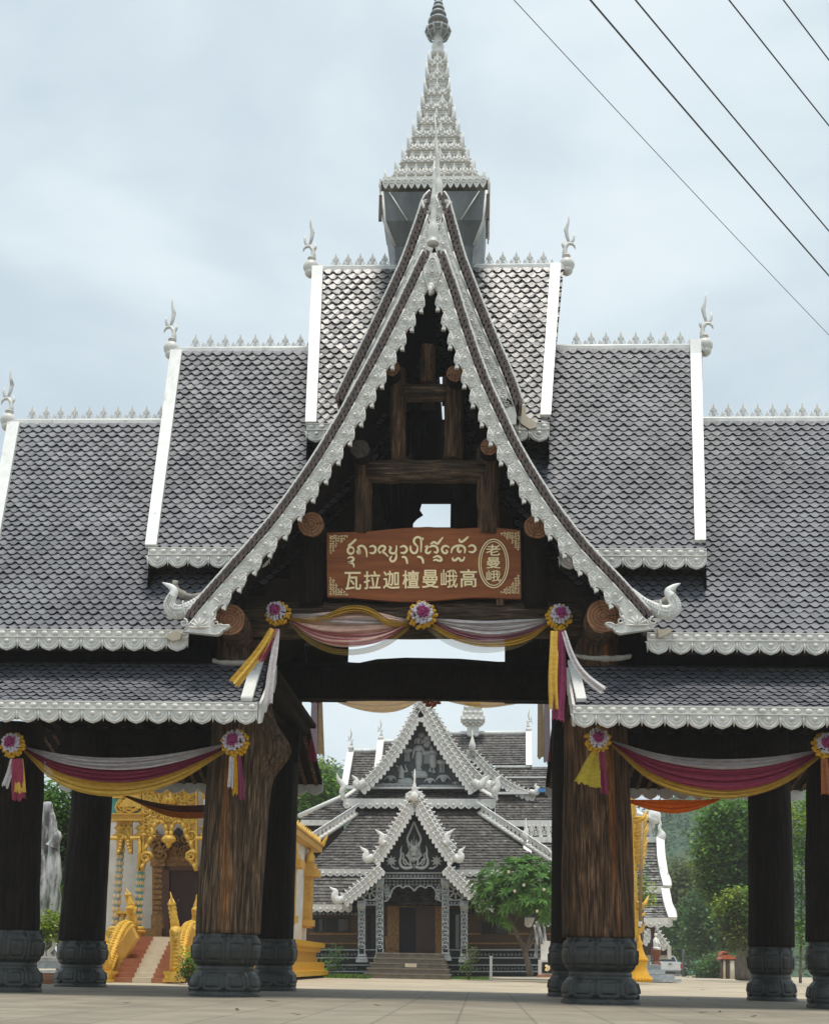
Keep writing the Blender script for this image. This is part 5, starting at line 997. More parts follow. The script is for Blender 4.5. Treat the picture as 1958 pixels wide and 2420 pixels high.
mb = MB(WHITE); rect(mb, Z1, 80, 836, 345, 870, 39.1, .2); mb.build('fascia', hall); mb = MB(DARKW); rect(mb, Z1, 95, 870, 345, 1150, 39.6, .2); mb.build('side_wall', hall)
# ================================================================ second hall with a small spire, right behind
h2 = thing('spired_hall', 'tile roofed hall with a small white tiered spire and wheel gable, behind the temple hall', 'temple', Z1(1300, 1800, 46))
roof(h2, Z1, (960, 302), (1490, 300), (1010, 498), (1490, 492), 50, 47, 13, 34, .08, name='main_roof'); roof(h2, Z1, (1200, 512), (1650, 512), (1180, 566), (1650, 566), 47, 46.2, 4, 30, 0, name='eave_roof'); roof(h2, Z1, (1290, 578), (1650, 578), (1280, 640), (1650, 640), 46.2, 45.4, 4, 24, 0, name='eave_roof'); roof(h2, Z1, (1285, 700), (1660, 700), (1290, 838), (1660, 838), 45.5, 43.5, 9, 24, .03, name='lower_roof')
mb = MB(STRIP); p, q = Z1(1495, 290, 49.8), Z1(1497, 502, 46.8); mb.obox((p+q)/2, X*.16, (q-p)/2, V((0, -.1, .05))); bar(mb, Z1, (960, 298), (1490, 296), 50, 50, .13); mb.build('verge_board', h2); mb = MB(STRIP); rect(mb, Z1, 1290, 497, 1503, 510, 46.8, .2); mb.build('white_fascia', h2); mb = MB(STRIP); rect(mb, Z1, 1340, 566, 1660, 576, 46, .2); mb.build('white_fascia', h2); mb = MB(STRIP); rect(mb, Z1, 1290, 838, 1660, 876, 43.4, .2); mb.build('white_fascia', h2); mb = MB(STRIP); rect(mb, Z1, 1300, 662, 1530, 676, 45, .2); mb.build('white_fascia', h2)
finial('ridge_finial', h2, Z1(1495, 278, 49.8), 1, 1.15)
mb = MB(DARKW); rect(mb, Z1, 1290, 876, 1660, 1200, 44.4, .3); rect(mb, Z1, 1300, 640, 1660, 705, 46, .3); mb.build('wall', h2)
mb = MB(mat('blue sheet', (.05, .22, .5), rough=.5)); rect(mb, Z1, 1555, 640, 1640, 664, 44.8, .06); mb.build('blue_panel', h2)
mb = MB(WHITE); YS2 = 49.5
for y0, y1, x0, x1 in ((315, 250, 1113, 1187), (250, 238, 1100, 1200), (238, 222, 1085, 1214), (222, 206, 1074, 1224), (206, 180, 1090, 1210), (180, 172, 1086, 1213), (172, 148, 1097, 1203), (148, 140, 1092, 1205), (140, 118, 1106, 1192), (118, 110, 1102, 1195), (110, 90, 1114, 1184), (90, 82, 1112, 1186), (82, 60, 1122, 1176), (60, 40, 1128, 1170), (40, 0, 1137, 1160), (0, -60, 1143, 1154)):
    a, b = Z1(x0, y0, YS2), Z1(x1, y1, YS2); hw = (b.x-a.x)/2; mb.box((a.x, YS2-hw, a.z), (b.x, YS2+hw, b.z))
    n = max(2, int(hw/.14))
    for k in range(n): mb.ball(V((lerp(a.x, b.x, (k+.5)/n), YS2-hw, a.z)), (hw/n*.7, .06, .1), 6, 4)
mb.build('small_spire', h2)
mb = MB(MIDPANEL); plate(mb, Z1, [(1145, 400), (1050, 480), (1040, 660), (1520, 660), (1400, 610), (1300, 530), (1220, 460)], 45.6, .1); mb.build('gable_panel', h2)
for pts in ([(1145, 385), (1105, 430), (1050, 470)], [(1147, 385), (1200, 440), (1280, 525), (1380, 600), (1470, 645), (1545, 668)]):
    mb = MB(WHITE); barge(mb, Z1, pts, 45.2, .5, unit=.26); mb.build('bargeboard', h2); mb = MB(OTILE); slab_under(mb, Z1, pts, 45.25, 4); mb.build('gable_roof', h2)
mb = MB(WHITE); cc = Z1(1145, 385, 45.1); mb.lathe(cc, [(.08, -.2), (.17, -.05), (.18, .1), (.10, .35), (.04, .6), (.01, .95)], 12); mb.build('gable_finial', h2); mb = MB(WHITE); hornend(mb, [(1500, 660), (1540, 672), (1552, 645), (1535, 625), (1545, 608)], [.25, .35, .3, .15, .02], Z1, 45); mb.build('naga_head', h2)
mb = MB(RELIEF); wheel(mb, Z1(1157, 560, 45.5), .5); mb.build('wheel_relief', h2)
# ================================================================ pavilion on the right
pav = thing('roofed_pavilion', 'white edged pavilion with two stepped patchy tile roofs beside the right tree trunk pillar', 'pavilion', ZR(300, 1800, 34))
YV = 34
def ZRl(x, y, Y): return Z1(x, y, Y)
roof(pav, ZR, (-810, 440), (475, 440), (-790, 885), (545, 885), YV+2.2, YV+.2, 16, 34, .12, name='upper_roof', th=.05, m=PTILE); roof(pav, ZR, (-800, 945), (535, 945), (-830, 1195), (605, 1195), YV+.2, YV-1, 10, 36, .05, name='lower_roof', th=.05, m=PTILE)
scallop(pav, ZR, (-800, 884), (555, 884), YV+.15, .35, .2, .2); scallop(pav, ZR, (-830, 1193), (610, 1193), YV-1.05, .35, .2, .2)
mb = MB(STRIP); rect(mb, ZR, -815, 405, 500, 460, YV+2.0, .4)
for pts, Ya, Yb in (([(490, 420), (500, 600), (525, 760), (560, 890)], YV+2, YV+.1), ([(540, 925), (565, 1060), (612, 1200)], YV+.1, YV-1.1), ([(-805, 420), (-800, 890)], YV+2, YV+.1)):
    P_ = [ZR(x, y, lerp(Ya, Yb, i/(len(pts)-1))) for i, (x, y) in enumerate(pts)]
    for a, b in zip(P_, P_[1:]): mb.obox((a+b)/2, X*.17, (b-a)*.52, V((0, -.1, .06)))
mb.build('verge_board', pav)
for pts in ([(500, 420), (515, 385), (495, 350), (480, 310), (500, 280), (478, 200)], [(-800, 430), (-830, 390), (-810, 340), (-825, 300), (-815, 220)], [(560, 890), (575, 850), (563, 745)], [(612, 1200), (625, 1150), (612, 1060)]):
    mb = MB(STRIP); hornend(mb, pts, [.3, .32, .18, .14, .1, .02][:len(pts)-1]+[.02], ZR, YV+.5); mb.build('roof_finial', pav)
for x in (350, 430, -560, -640, -720): crest(pav, ZR(x-60, 405, YV+2.2), ZR(x-20, 405, YV+2.2), 1, .72)
mb = MB(STRIP); rect(mb, ZR, 150, 262, 440, 312, YV+2.6, 1.2); bar(mb, ZR, (225, 160), (460, 250), YV+2, YV+1.8, .12); mb.ball(ZR(435, 205, YV+2), (.3, .3, .35)); mb.build('roof_lantern', pav)
roof(pav, ZR, (150, 150), (260, 165), (150, 255), (455, 255), YV+4, YV+2.4, 4, 8, 0, name='lantern_roof')
mb = MB(mat('red brown post', (.09, .03, .02), rough=.6))
for x in (425, 300, 120): rect(mb, ZR, x-14, 1200, x+14, 1640, YV, .35)
rect(mb, ZR, 100, 1240, 440, 1300, YV+.4, .1); mb.build('posts', pav)
mb = MB(CARVE)
for k, (x1_, y0, y1) in enumerate(((500, 1655, 1705), (540, 1700, 1745), (635, 1752, 1795), (700, 1793, 1824))): rect(mb, ZR, 180, y0, x1_, y1, YV-.6-.4*k, 2.2+.3*k)
mb.m(CARVE); scrollwork(mb, ZR, 345, 1560, 430, 1640, YV-.7, 3, 3); mb.build('base_steps', pav)
sh = thing('small_house', 'low brown house with white edged steep gable behind the pavilion posts', 'house', ZR(500, 1700, 44))
mb = MB(WALLB); plate(mb, ZR, [(400, 1260), (300, 1430), (300, 1560), (600, 1560), (580, 1470)], 44, .2); mb.build('front_wall', sh)
mb = MB(WALLW); rect(mb, ZR, 330, 1480, 600, 1600, 44.3, .2); mb.build('lower_wall', sh)
for pts in ([(420, 1240), (360, 1330), (290, 1420)], [(440, 1250), (510, 1370), (590, 1470)]):
    mb = MB(STRIP); barge(mb, ZR, pts, 43.6, .4); mb.build('bargeboard', sh); mb = MB(OTILE); slab_under(mb, ZR, pts, 43.65, 3); mb.build('roof_slab', sh)
mb = MB(WALLW); rect(mb, ZR, 565, 1470, 600, 1600, 43.5, .3); mb.build('corner_post', sh)
stt = thing('seated_statue', 'small white statue on a red brown pedestal in front of the pavilion', 'statue', ZR(455, 1650, YV-2))
K = .5; mb = MB(mat('oxide red', (.20, .06, .03), rough=.6)); b = ZR(455, 1650, YV-2); mb.lathe(b, [(r*K, z*K) for r, z in ((.4, 0), (.36, .1), (.24, .2), (.24, .5), (.36, .7), (.36, .95), (.40, 1.05), (.40, 1.15))], 8); mb.build('pedestal', stt)
mb = MB(STRIP); q = b+V((0, 0, 1.15*K)); W = lambda x, y, z: q+V((x, y, z))*K
mb.tube([W(0, 0, 0), W(0, 0, .35), W(-.02, 0, .75), W(0, 0, .95)], [.26*K, .2*K, .2*K, .09*K], 10); mb.ball(W(0, 0, 1.12), (.13*K, .13*K, .16*K)); mb.tube([W(-.12, -.05, .8), W(.02, -.28, .5), W(.2, -.3, .45)], .06*K, 6); mb.tube([W(.12, -.05, .8), W(.24, -.2, .5), W(.25, -.3, .3)], .06*K, 6); mb.tube([W(-.2, -.1, .1), W(.1, -.35, .08), W(.3, -.2, .05)], .12*K, 8); mb.build('figure', stt)
# ================================================================ golden post
YGP = 26
gp = thing('golden_post', 'tall yellow ornamental post with gilt scrolls half hidden by the right tree trunk pillar', 'post', ZR(290, 1820, YGP))
gx = ZR(300, 1820, YGP); mb = MB(YEL)
def zr(y): return ZR(300, y, YGP).z
mb.lathe(V((ZR(295, 1800, YGP).x, YGP, 0)), [(r*.42, zr(y)) for y, r in ((1822, .95), (1790, .95), (1760, .85), (1720, .66), (1660, .60), (1640, .66), (1600, .62), (1560, .5), (1520, .36), (1470, .25), (1440, .30), (1410, .16), (1360, .10))], 20)
for k in range(22):
    a = k*.2856; d = V((math.cos(a), math.sin(a), 0)); c = V((ZR(295, 1800, YGP).x, YGP, 0)); mb.tube([c+d*.39+Zv*zr(1815), c+d*.41+Zv*zr(1795), c+d*.37+Zv*zr(1765)], [.05, .045, .01], 5); mb.tube([c+d*.26+Zv*zr(1625), c+d*.28+Zv*zr(1605), c+d*.24+Zv*zr(1580)], [.035, .03, .01], 5)
mb.build('base', gp)
mb = MB(GOLD); bx = ZR(215, 1000, YGP).x; mb.lathe(V((bx, YGP, 0)), [(.22, zr(1400)), (.2, zr(700)), (.17, zr(200)), (.25, zr(160)), (.2, zr(120)), (.27, zr(80)), (.16, zr(60)), (.2, zr(20)), (.1, zr(-40)), (.02, zr(-160))], 14); mb.build('shaft', gp)
mb = MB(GOLD)
for k in range(13):
    if k > 11: mb.build('scroll_carving', gp); mb = MB(GOLD)
    y = 260+k*34+(430 if k > 11 else 0); c = ZR(255+12*math.sin(k*1.7), y, YGP-.1); mb.spiral(c, .34, k, 1.5*(1 if k % 2 else -1), .06, n=5); mb.tube([c, c+V((.3, 0, .15)), c+V((.42, 0, .45))], [.1, .08, .01], 5)
mb.build('scroll_carving', gp)
for y, w_ in ((250, 350), (1120, 320), (1330, 350)): mb = MB(GOLD); hornend(mb, [(215, y+30), (270, y), (320, y-20), (345, y-100)], [.2, .22, .15, .02], ZR, YGP); mb.build('flame_carving', gp)

mb = MB(BARKG); mb.m(mat('bamboo', (.34, .22, .08), (.22, .13, .045), 8, rough=.5)); mb.tube([ZR(318, 260, YGP-.6), ZR(305, 700, YGP-.6), ZR(298, 1230, YGP-.6)], .06, 6); mb.build('bamboo_pole', gp)
# ================================================================ golden shrine, left
YF0 = 13.0; shr = thing('golden_shrine', 'gold and white shrine with mosaic columns and naga stairs, behind the left bay', 'temple', ZG(850, 1805, YF0))
mb = MB(WALLW); rect(mb, ZG, 560, 250, 1660, 1440, YF0+2.6, .2); mb.build('porch_wall', shr)
for x0, x1, m_, lean in ((618, 674, MOSB, 8), (797, 862, TEAL, 14), (1338, 1396, TEAL, 0)):
    mb = MB(WALLW); a0, a1 = ZG(x0, 1400, YF0), ZG(x1, 1400, YF0); zt = ZG(x0, 620, YF0).z; cx = (a0.x+a1.x)/2; r = (a1.x-a0.x)/2; mb.m(m_); mb.lathe(V((cx, YF0+.2, 0)), [(r*1.02, .5), (r, zt)], 16)
    nz = int((zt-.9)/.17)
    for k in range(nz):
        for j in range(7):
            a = -math.pi*(j+.5*(k % 2))/6.5; z = .95+k*.17; d = V((math.cos(a), math.sin(a), 0)); tg = V((-d.y, d.x, 0)); cc = V((cx, YF0+.2, z))+d*(r+.005)
            mb.m((GOLD, WALLW)[(k+j) % 2]); mb.prism([cc+tg*.045, cc+Zv*.07, cc-tg*.045, cc-Zv*.07], d*.012)
    mb.m(GOLD)
    for y, e in ((1395, 12), (1370, 8), (625, 8), (600, 12), (575, 6), (540, 10), (490, 4)): p = ZG(x0, y, YF0); mb.lathe(V((cx, YF0+.2, p.z)), [(r+e*.006, -.06), (r+e*.013, 0), (r+e*.006, .06)], 16)
    mb.lathe(V((cx, YF0+.2, ZG(x0, 570, YF0).z)), [(r*1.05, 0), (r*1.1, .35), (r*1.05, .55)], 4, rot=math.pi/4)
    for k in range(5): xx = lerp(x0-6, x1+6, (k+.5)/5); mb.tube([ZG(xx, 620, YF0-.15), ZG(xx, 650, YF0-.18)], [.05, .005], 5)
    mb.build('mosaic_column', shr)
mb = MB(GOLD); rect(mb, ZG, 560, 428, 885, 478, YF0-.05, .4); mb.m(GOLD)
scrollwork(mb, ZG, 640, 436, 880, 470, YF0-.1, 12, 1)
for y in (425, 474): rect(mb, ZG, 555, y, 888, y+9, YF0-.12, .5)
mb.build('entablature', shr)
mb = MB(TEAL); rect(mb, ZG, 560, 230, 885, 428, YF0+.1, .2); rect(mb, ZG, 1395, 230, 1700, 420, YF0+.1, .2); mb.build('turquoise_panel', shr)
mb = MB(GOLD)
for k in range(6): mb.spiral(ZG(720+k*24, 380-(k*26 % 60), YF0+.05), .22, k, 1.5, .04, n=5)
plate(mb, ZG, [(640, 230), (885, 230), (885, 260), (830, 255), (700, 300), (640, 300)], YF0, .08); plate(mb, ZG, [(690, 372), (760, 300), (800, 250), (880, 250), (880, 385), (840, 385), (840, 370)], YF0, .08)
mb.build('gable_carving', shr); mb = MB(GOLD)
for k in range(5): mb.spiral(ZG(1430+k*8, 260+k*34, YF0+.05), .2, k, 1.5, .04, n=5)
mb.build('gable_carving', shr)
def archpanel(mb, outer_pts, Y, t=.10): plate(mb, ZG, outer_pts, Y, t)
# side arch
mb = MB(GOLD); archpanel(mb, [(678, 470), (805, 470), (805, 760), (792, 755), (786, 725), (770, 700), (775, 670), (768, 645), (742, 612), (716, 645), (708, 670), (712, 700), (700, 725), (690, 755), (678, 765)], YF0+.05)
for p, q in (((690, 755), (700, 725)), ((700, 725), (712, 700)), ((712, 700), (708, 670)), ((708, 670), (716, 645)), ((716, 645), (742, 612)), ((742, 612), (768, 645)), ((768, 645), (775, 670)), ((775, 670), (770, 700)), ((770, 700), (786, 725)), ((786, 725), (792, 755))): bar(mb, ZG, p, q, YF0, YF0, .05)
scrollwork(mb, ZG, 690, 495, 800, 590, YF0+.02, 3, 3); mb.m(DKPANEL)
for k in range(5): plate(mb, ZG, [(705+k*20, 520+(k % 2)*30), (715+k*20, 512+(k % 2)*30), (720+k*20, 535+(k % 2)*30)], YF0+.03, .02)  # dark chips coloured in for shade between the carved scrolls
mb.build('side_arch', shr)
mb = MB(GOLD); rect(mb, ZG, 655, 1226, 800, 1250, YF0+.1, .25); rect(mb, ZG, 655, 1370, 800, 1400, YF0+.1, .25)
for k in range(3): c = ZG(675+k*50, 1375, YF0+.2); h = ZG(675, 1250, YF0+.2).z-c.z; mb.lathe(c, [(.07, 0), (.09, h*.15), (.05, h*.3), (.08, h*.5), (.05, h*.7), (.08, h*.9), (.08, h)], 8)
rect(mb, ZG, 560, 1385, 870, 1440, YF0, .3); mb.build('balustrade', shr)
# great double arch with filigree
L_ = [(890, 240), (1335, 240), (1335, 895), (1310, 840), (1275, 800), (1268, 770), (1290, 755), (1310, 770), (1305, 720), (1280, 650), (1245, 600), (1240, 550), (1215, 505), (1175, 490), (1140, 520), (1125, 570), (1128, 620), (1150, 640), (1105, 660), (1062, 640), (1085, 620), (1090, 570), (1075, 520), (1035, 490), (1000, 505), (975, 550), (965, 620), (930, 680), (905, 740), (915, 790), (940, 760), (935, 800), (900, 840), (868, 895), (868, 600), (890, 560)]
mb = MB(GOLD); plate(mb, ZG, L_, YF0+.05, .12)
for a, b in zip(L_[2:-1], L_[3:]): bar(mb, ZG, a, b, YF0+.02, YF0+.02, .055)
for x0, x1 in ((888, 905), (1322, 1340)): rect(mb, ZG, x0, 240, x1, 860, YF0, .1)
for cx, cy in ((920, 790), (1288, 780)): mb.spiral(ZG(cx, cy, YF0), .16, 0, 1.6, .05, n=6)
mb.ball(ZG(1106, 640, YF0), (.2, .15, .12)); mb.ball(ZG(1106, 675, YF0), (.08, .08, .12)); mb.build('carved_arch', shr)
mb = MB(GOLD); mk = MB(DKPANEL)
for k in range(80):
    x, y = R(912, 1315), R(250, 690)
    top_ = 480 if 985 < x < 1230 else 640
    if y > top_ - (30 if x < 985 or x > 1230 else 0): continue
    mb.spiral(ZG(x, y, YF0+.03), R(.12, .2), R(0, 6), R(1.2, 1.7)*random.choice((-1, 1)), .04, n=5, steps=10); mk.prism([ZG(x+dx, y+dy, YF0+.045) for dx, dy in ((14, -6), (26, -14), (24, 4), (16, 8))], V((0, .01, 0)))
for d in ((1105, 250, 1050, 345), (1105, 250, 1160, 345), (1105, 285, 1075, 345), (1105, 285, 1135, 345)): bar(mb, ZG, d[:2], d[2:], YF0+.01, YF0+.01, .06)
for k in range(9): p = (900+k*52, 250); mb.tube([ZG(p[0]-20, p[1], YF0), ZG(p[0], p[1]-26, YF0)], [.09, .01], 5)
mb.build('filigree', shr); mk.build('filigree_shade_chips', shr)  # second mesh: dark chips standing in for shaded holes between scrolls
mb = MB(GILT); YI = YF0+2.5
for x0, x1, y0, y1, d in ((970, 1060, 850, 1400, 0), (955, 1075, 780, 860, .1), (960, 1070, 1260, 1420, .1), (870, 1050, 1370, 1440, .2), (1075, 1320, 780, 880, .05)): rect(mb, ZG, x0, y0, x1, y1, YI-d, .15)
for k in range(9): rect(mb, ZG, 978, 880+k*44, 1050, 910+k*44, YI-.06, .06)
for k in range(5): mb.spiral(ZG(990+k*18, 560+k*40 % 130+90, YI-.1), .22, k, 1.4, .06, n=5)
scrollwork(mb, ZG, 1090, 800, 1300, 850, YI-.08, 8, 1); mb.build('inner_door_surround', shr)
mb = MB(mat('painted dark carving', (.05, .028, .022), (.02, .025, .06), 5, rough=.5, bump=.05)); plate(mb, ZG, [(1080, 770), (1080, 640), (1180, 540), (1300, 640), (1330, 770)], YI, .1); plate(mb, ZG, [(960, 780), (965, 620), (1000, 560), (1060, 640), (1080, 780)], YI+.05, .1)
mb.m(GILT); [mb.spiral(ZG(R(1100, 1290), R(620, 760), YI-.03), .15, R(0, 6), 1.4, .03, n=4) for _ in range(16)]; mb.build('fanlight_carving', shr)
mb = MB(mat('brown door frame', (.12, .05, .03), rough=.5)); rect(mb, ZG, 1050, 860, 1110, 1440, YI-.1, .2); rect(mb, ZG, 1050, 860, 1340, 895, YI-.1, .2); mb.build('door_frame', shr)
mb = MB(DOORR); rect(mb, ZG, 1105, 890, 1345, 1440, YI-.04, .1); dd = mb.build('door', shr); mb = MB(METAL); mb.ball(ZG(1190, 1140, YI-.12), .04); mb.build('handle', dd)
mb = MB(mat('downpipe white', (.75, .76, .75), rough=.4)); mb.tube([ZG(1412, 310, YF0-.1), ZG(1408, 700, YF0-.1), ZG(1395, 1300, YF0-.1)], .06, 8); mb.build('downpipe', shr)
mb = MB(STRIP)
# stairs
n = 10; YA, YZ = YF0-3.2, YF0-.2; mb = MB(TERR); wh = MB(CREAM); zT = ZG(900, 1440, YZ).z
for k in range(n):
    f0, f1 = k/n, (k+1)/n; y0 = lerp(YA, YZ, f0); z1 = zT*f1; f = (k+.5)/n
    xl, xr = ZG(lerp(640, 842, f), lerp(1805, 1440, f1), y0).x, ZG(lerp(1105, 1290, f), lerp(1805, 1440, f1), y0).x; wl_, wr_ = ZG(lerp(800, 988, f), lerp(1805, 1440, f1), y0).x, ZG(lerp(955, 1130, f), lerp(1805, 1440, f1), y0).x
    mb.box((xl, y0, 0), (xr, YZ+2.6, z1)); wh.box((wl_, y0-.006, max(0, z1-zT/n-.0)), (wr_, y0+(YZ-YA)/n, z1+.006))
so_ = mb.build('stairs', shr); wh.build('cream_runner', so_)
for ptsL in ([(800, 1360), (840, 1450), (640, 1800), (600, 1790), (620, 1600)], [(1300, 1360), (1345, 1400), (1330, 1750), (1210, 1780), (1200, 1700)]): mb = MB(OCHRE); plate(mb, ZG, ptsL, YA+1.2, .3); mb.build('stair_side', shr)
for pts, rad in (([(800, 1355), (760, 1350), (725, 1380), (690, 1450), (655, 1530), (625, 1620), (600, 1700), (575, 1740)], [.10, .16, .17, .17, .165, .16, .15, .11]), ([(1330, 1345), (1285, 1350), (1250, 1400), (1230, 1480), (1215, 1570), (1205, 1660), (1200, 1720)], [.10, .15, .16, .16, .15, .15, .12])):
    mb = MB(GOLD); P_ = smooth_curve([ZG(x, y, lerp(YZ, YA, i/len(pts))) for i, (x, y) in enumerate(pts)], 2); r_ = [v.x for v in smooth_curve([V((r, 0, 0)) for r in rad], 2)]; mb.tube(P_, r_, 10)
    for i in range(1, len(P_)-1):
        for j in range(5): a = j*.75-1.5; mb.ball(P_[i]+V((math.sin(a)*r_[i]*.95, -math.cos(a)*r_[i]*.5, math.cos(a)*r_[i]*.85)), r_[i]*.28, 5, 3)
    mb.build('naga_body', shr)
def nagahead(x, y0, yb, Y, s=1.0):
    mb = MB(GOLD); q = lambda xx, f, d=0: ZG(x+xx*s, lerp(yb, y0, f), Y)+V((0, d, 0))
    mb.tube([q(0, 0), q(2, .2), q(-4, .36), q(-2, .47, -.05), q(-4, .55, -.02)], [.16, .14, .125, .13, .10], 12)
    for k in range(7): mb.ball(q(0, .04+k*.05, -.13), (.09, .04, .045), 8, 4)                     # belly plates
    mb.tube([q(-3, .50, -.05), q(-3, .475, -.28), q(-3, .50, -.42), q(-3, .53, -.44)], [.10, .08, .05, .015], 8)   # upper jaw with curled snout
    mb.tube([q(-3, .435, -.05), q(-3, .415, -.24), q(-3, .425, -.36)], [.10, .07, .02], 8)                       # lower jaw
    mb.tube([q(-6, .52), q(-10, .62), q(-18, .72), q(-26, .82), q(-36, .92), q(-46, 1.0)], [.12, .10, .07, .045, .028, .005], 8, flat=.6)
    for k in range(6):
        for e in (-1, 1): mb.tube([q(-8-5*k, .54+k*.055), q(-8-5*k+e*22, .57+k*.055), q(-10-5*k+e*(30-4*k), .64+k*.055)], [.06, .05, .005], 5, flat=.6)
    for e in (-1, 1): mb.tube([q(e*12, .47), q(e*30, .49), q(e*38, .56)], [.07, .05, .005], 5); mb.ball(q(e*10-3, .515, -.14), .035, 6, 4)
    return mb.build('naga_head', shr)
nagahead(1165, 1068, 1720, YA+.1); nagahead(590, 1300, 1740, YA+.1); nagahead(1335, 1050, 1390, YZ+.1, -.5); nagahead(805, 1040, 1380, YZ+.1)
mb = MB(GOLD)
for x in (1150, 600): 
    for w_, y0, y1 in ((62, 1725, 1745), (50, 1745, 1785), (64, 1785, 1808)): a, b = ZG(x-w_, y1, YA), ZG(x+w_, y0, YA); mb.box((a.x, YA-.35, max(0, a.z)), (b.x, YA+.35, b.z))
mb.build('stair_pedestals', shr)
# receding side of the shrine, seen past the left tree trunk pillar
sx = Z1(128, 1400, 27.0).x
mb = MB(WALLW); mb.box((sx-.5, YF0+.9, .9), (sx-.05, 27.0, Z1(100, 1000, 27).z+.4)); mb.build('side_wall', shr)
mb = MB(OCHRE)
def zz1(y): return Z1(110, y, 26.5).z
for yy in (26.4, 22.0, 17.5):
    mb = MB(OCHRE)
    mb.m(OCHRE); mb.box((sx-.4, yy-.5, zz1(1510)), (sx+.22, yy+.1, zz1(1130))); mb.box((sx-.4, yy-.7, zz1(1195)), (sx+.45, yy+.3, zz1(1150))); mb.box((sx-.4, yy-.65, zz1(1150)), (sx+.3, yy+.25, zz1(1115))); mb.box((sx-.4, yy-.65, zz1(1500)), (sx+.3, yy+.25, zz1(1460)))
    mb.m(GOLD)
    for k in range(3): mb.tube([V((sx+.1, yy-.5+k*.25, zz1(1115))), V((sx+.14, yy-.5+k*.25, zz1(1060))), V((sx+.1, yy-.5+k*.25, zz1(1000+abs(k-1)*40)))], [.16, .12, .01], 5)
    mb.build('pilaster', shr)
mb = MB(YEL); bz = [zz1(y) for y in (1800, 1770, 1720, 1690, 1660, 1630, 1600)]; 
for (a, b), e in zip(zip(bz, bz[1:]), (.75, .6, .35, .3, .45, .6)): mb.box((sx-.6, YF0+1.0, max(-.02, a)), (sx+e, 27.2+e*.4, b))
mb.build('base_moulding', shr)
e0, e1 = Z1(215, 1005, 28.0), Z1(213, 1040, 28.0); mb = MB(OCHRE); mb.box((e0.x-.5, YF0-.5, e1.z), (e0.x, 28.0, e0.z)); mb.m(TERR)
mb.add([V((e0.x+.05, YF0-.5, e0.z)), V((e0.x+.05, 28.1, e0.z)), V((e0.x-4, 28.1, e0.z+3.6)), V((e0.x-4, YF0-.5, e0.z+3.6))], [(0, 1, 2, 3)], False); mb.m(GOLD)
for k in range(30): yy = lerp(YF0, 28, k/30); mb.tube([V((e0.x, yy, e0.z)), V((e0.x-.08, yy, e0.z+.14)), V((e0.x-.02, yy, e0.z+.3))], [.1, .08, .01], 5)
hornend(mb, [(195, 985), (215, 1000), (225, 970), (240, 950), (252, 915)], [.1, .16, .14, .08, .01], Z1, 28); mb.build('side_eave', shr)
mb = MB(OCHRE); rect(mb, ZG, 540, 130, 1700, 232, YF0+.4, .4); mb.build('front_wall', shr)
# ================================================================ trees and plants
def leafcloud(mb, c, r, n, size, m, asp=.45, per=9, drop=.3, shell=.55):
    mb.m(m); c = V(c); nc_ = max(1, n//per)
    for _ in range(nc_):
        while True:
            q = V((R(-1, 1), R(-1, 1), R(-1, 1)))
            if q.length < 1: break
        q = q.normalized()*(q.length**shell)*(1+.42*noise.noise(q*2.1+c)); cc = c+V((q.x*r[0], q.y*r[1], q.z*r[2]))
        for _ in range(per):
            p = cc+V((R(-1, 1), R(-1, 1), R(-1, 1)))*size*2.1; a = R(0, 6.28); d = V((math.cos(a), math.sin(a), R(-1, .5)-drop*.5)).normalized()*size*R(.6, 1.25); s_ = d.cross(V((R(-.6, .6), R(-.6, .6), 1))).normalized()*size*asp*.6
            mb.add([p, p+d*.5+s_, p+d, p+d*.5-s_], [(0, 1, 2, 3)], False)
def tree(name, label, cat, Z, Y, base, trunk, crowns, size, group=None, bark=None, r0=.2):
    """trunk: list of limbs in photo points; crowns: (x, y, rx, ry, n, material)"""
    t = thing(name, label, cat, Z(*base, Y), group); mb = MB(bark or BARKG)
    for i, l in enumerate(trunk): P_ = smooth_curve([Z(x, y, Y+R(-.2, .2)*(k > 0)) for k, (x, y) in enumerate(l)], 1); mb.tube(P_, [lerp(r0*(1 if i == 0 else .6), r0*.3, k/(len(P_)-1)) for k in range(len(P_))], 8)
    mb.build('trunk', t); mb = MB()
    for x, y, rx, ry, n, m in crowns:
        k = (Z(x+1, y, Y)-Z(x, y, Y)).x; leafcloud(mb, Z(x, y, Y), (rx*k, rx*k*.8, ry*k), n, size, m)
    mb.build('crown', t, recalc=False); return t
# plumeria beside the hall
fr_ = thing('plumeria_tree', 'round plumeria with forked grey trunk and a few pale blossoms before the temple hall', 'tree', Z1(1500, 1795, 27))
mb = MB(BARKG)
for l, r in (([(1505, 1800), (1490, 1720), (1465, 1640)], .13), ([(1465, 1640), (1430, 1560), (1390, 1480), (1340, 1440), (1250, 1420)], .085), ([(1470, 1650), (1500, 1560), (1535, 1480), (1560, 1400)], .085), ([(1480, 1660), (1530, 1560), (1580, 1470)], .07), ([(1400, 1490), (1430, 1420), (1440, 1330)], .06), ([(1390, 1480), (1330, 1400), (1300, 1330)], .08), ([(1535, 1480), (1600, 1420), (1650, 1350)], .08)):
    P_ = smooth_curve([Z1(x, y, 27+R(-.3, .3)) for x, y in l], 2); mb.tube(P_, [lerp(r, r*.6, i/(len(P_)-1)) for i in range(len(P_))], 8)
mb.build('trunk', fr_); mb = MB(LEAF6)
cc0 = Z1(1470, 1290, 27); kx = (Z1(1, 0, 27)-Z1(0, 0, 27)).x
tips = []
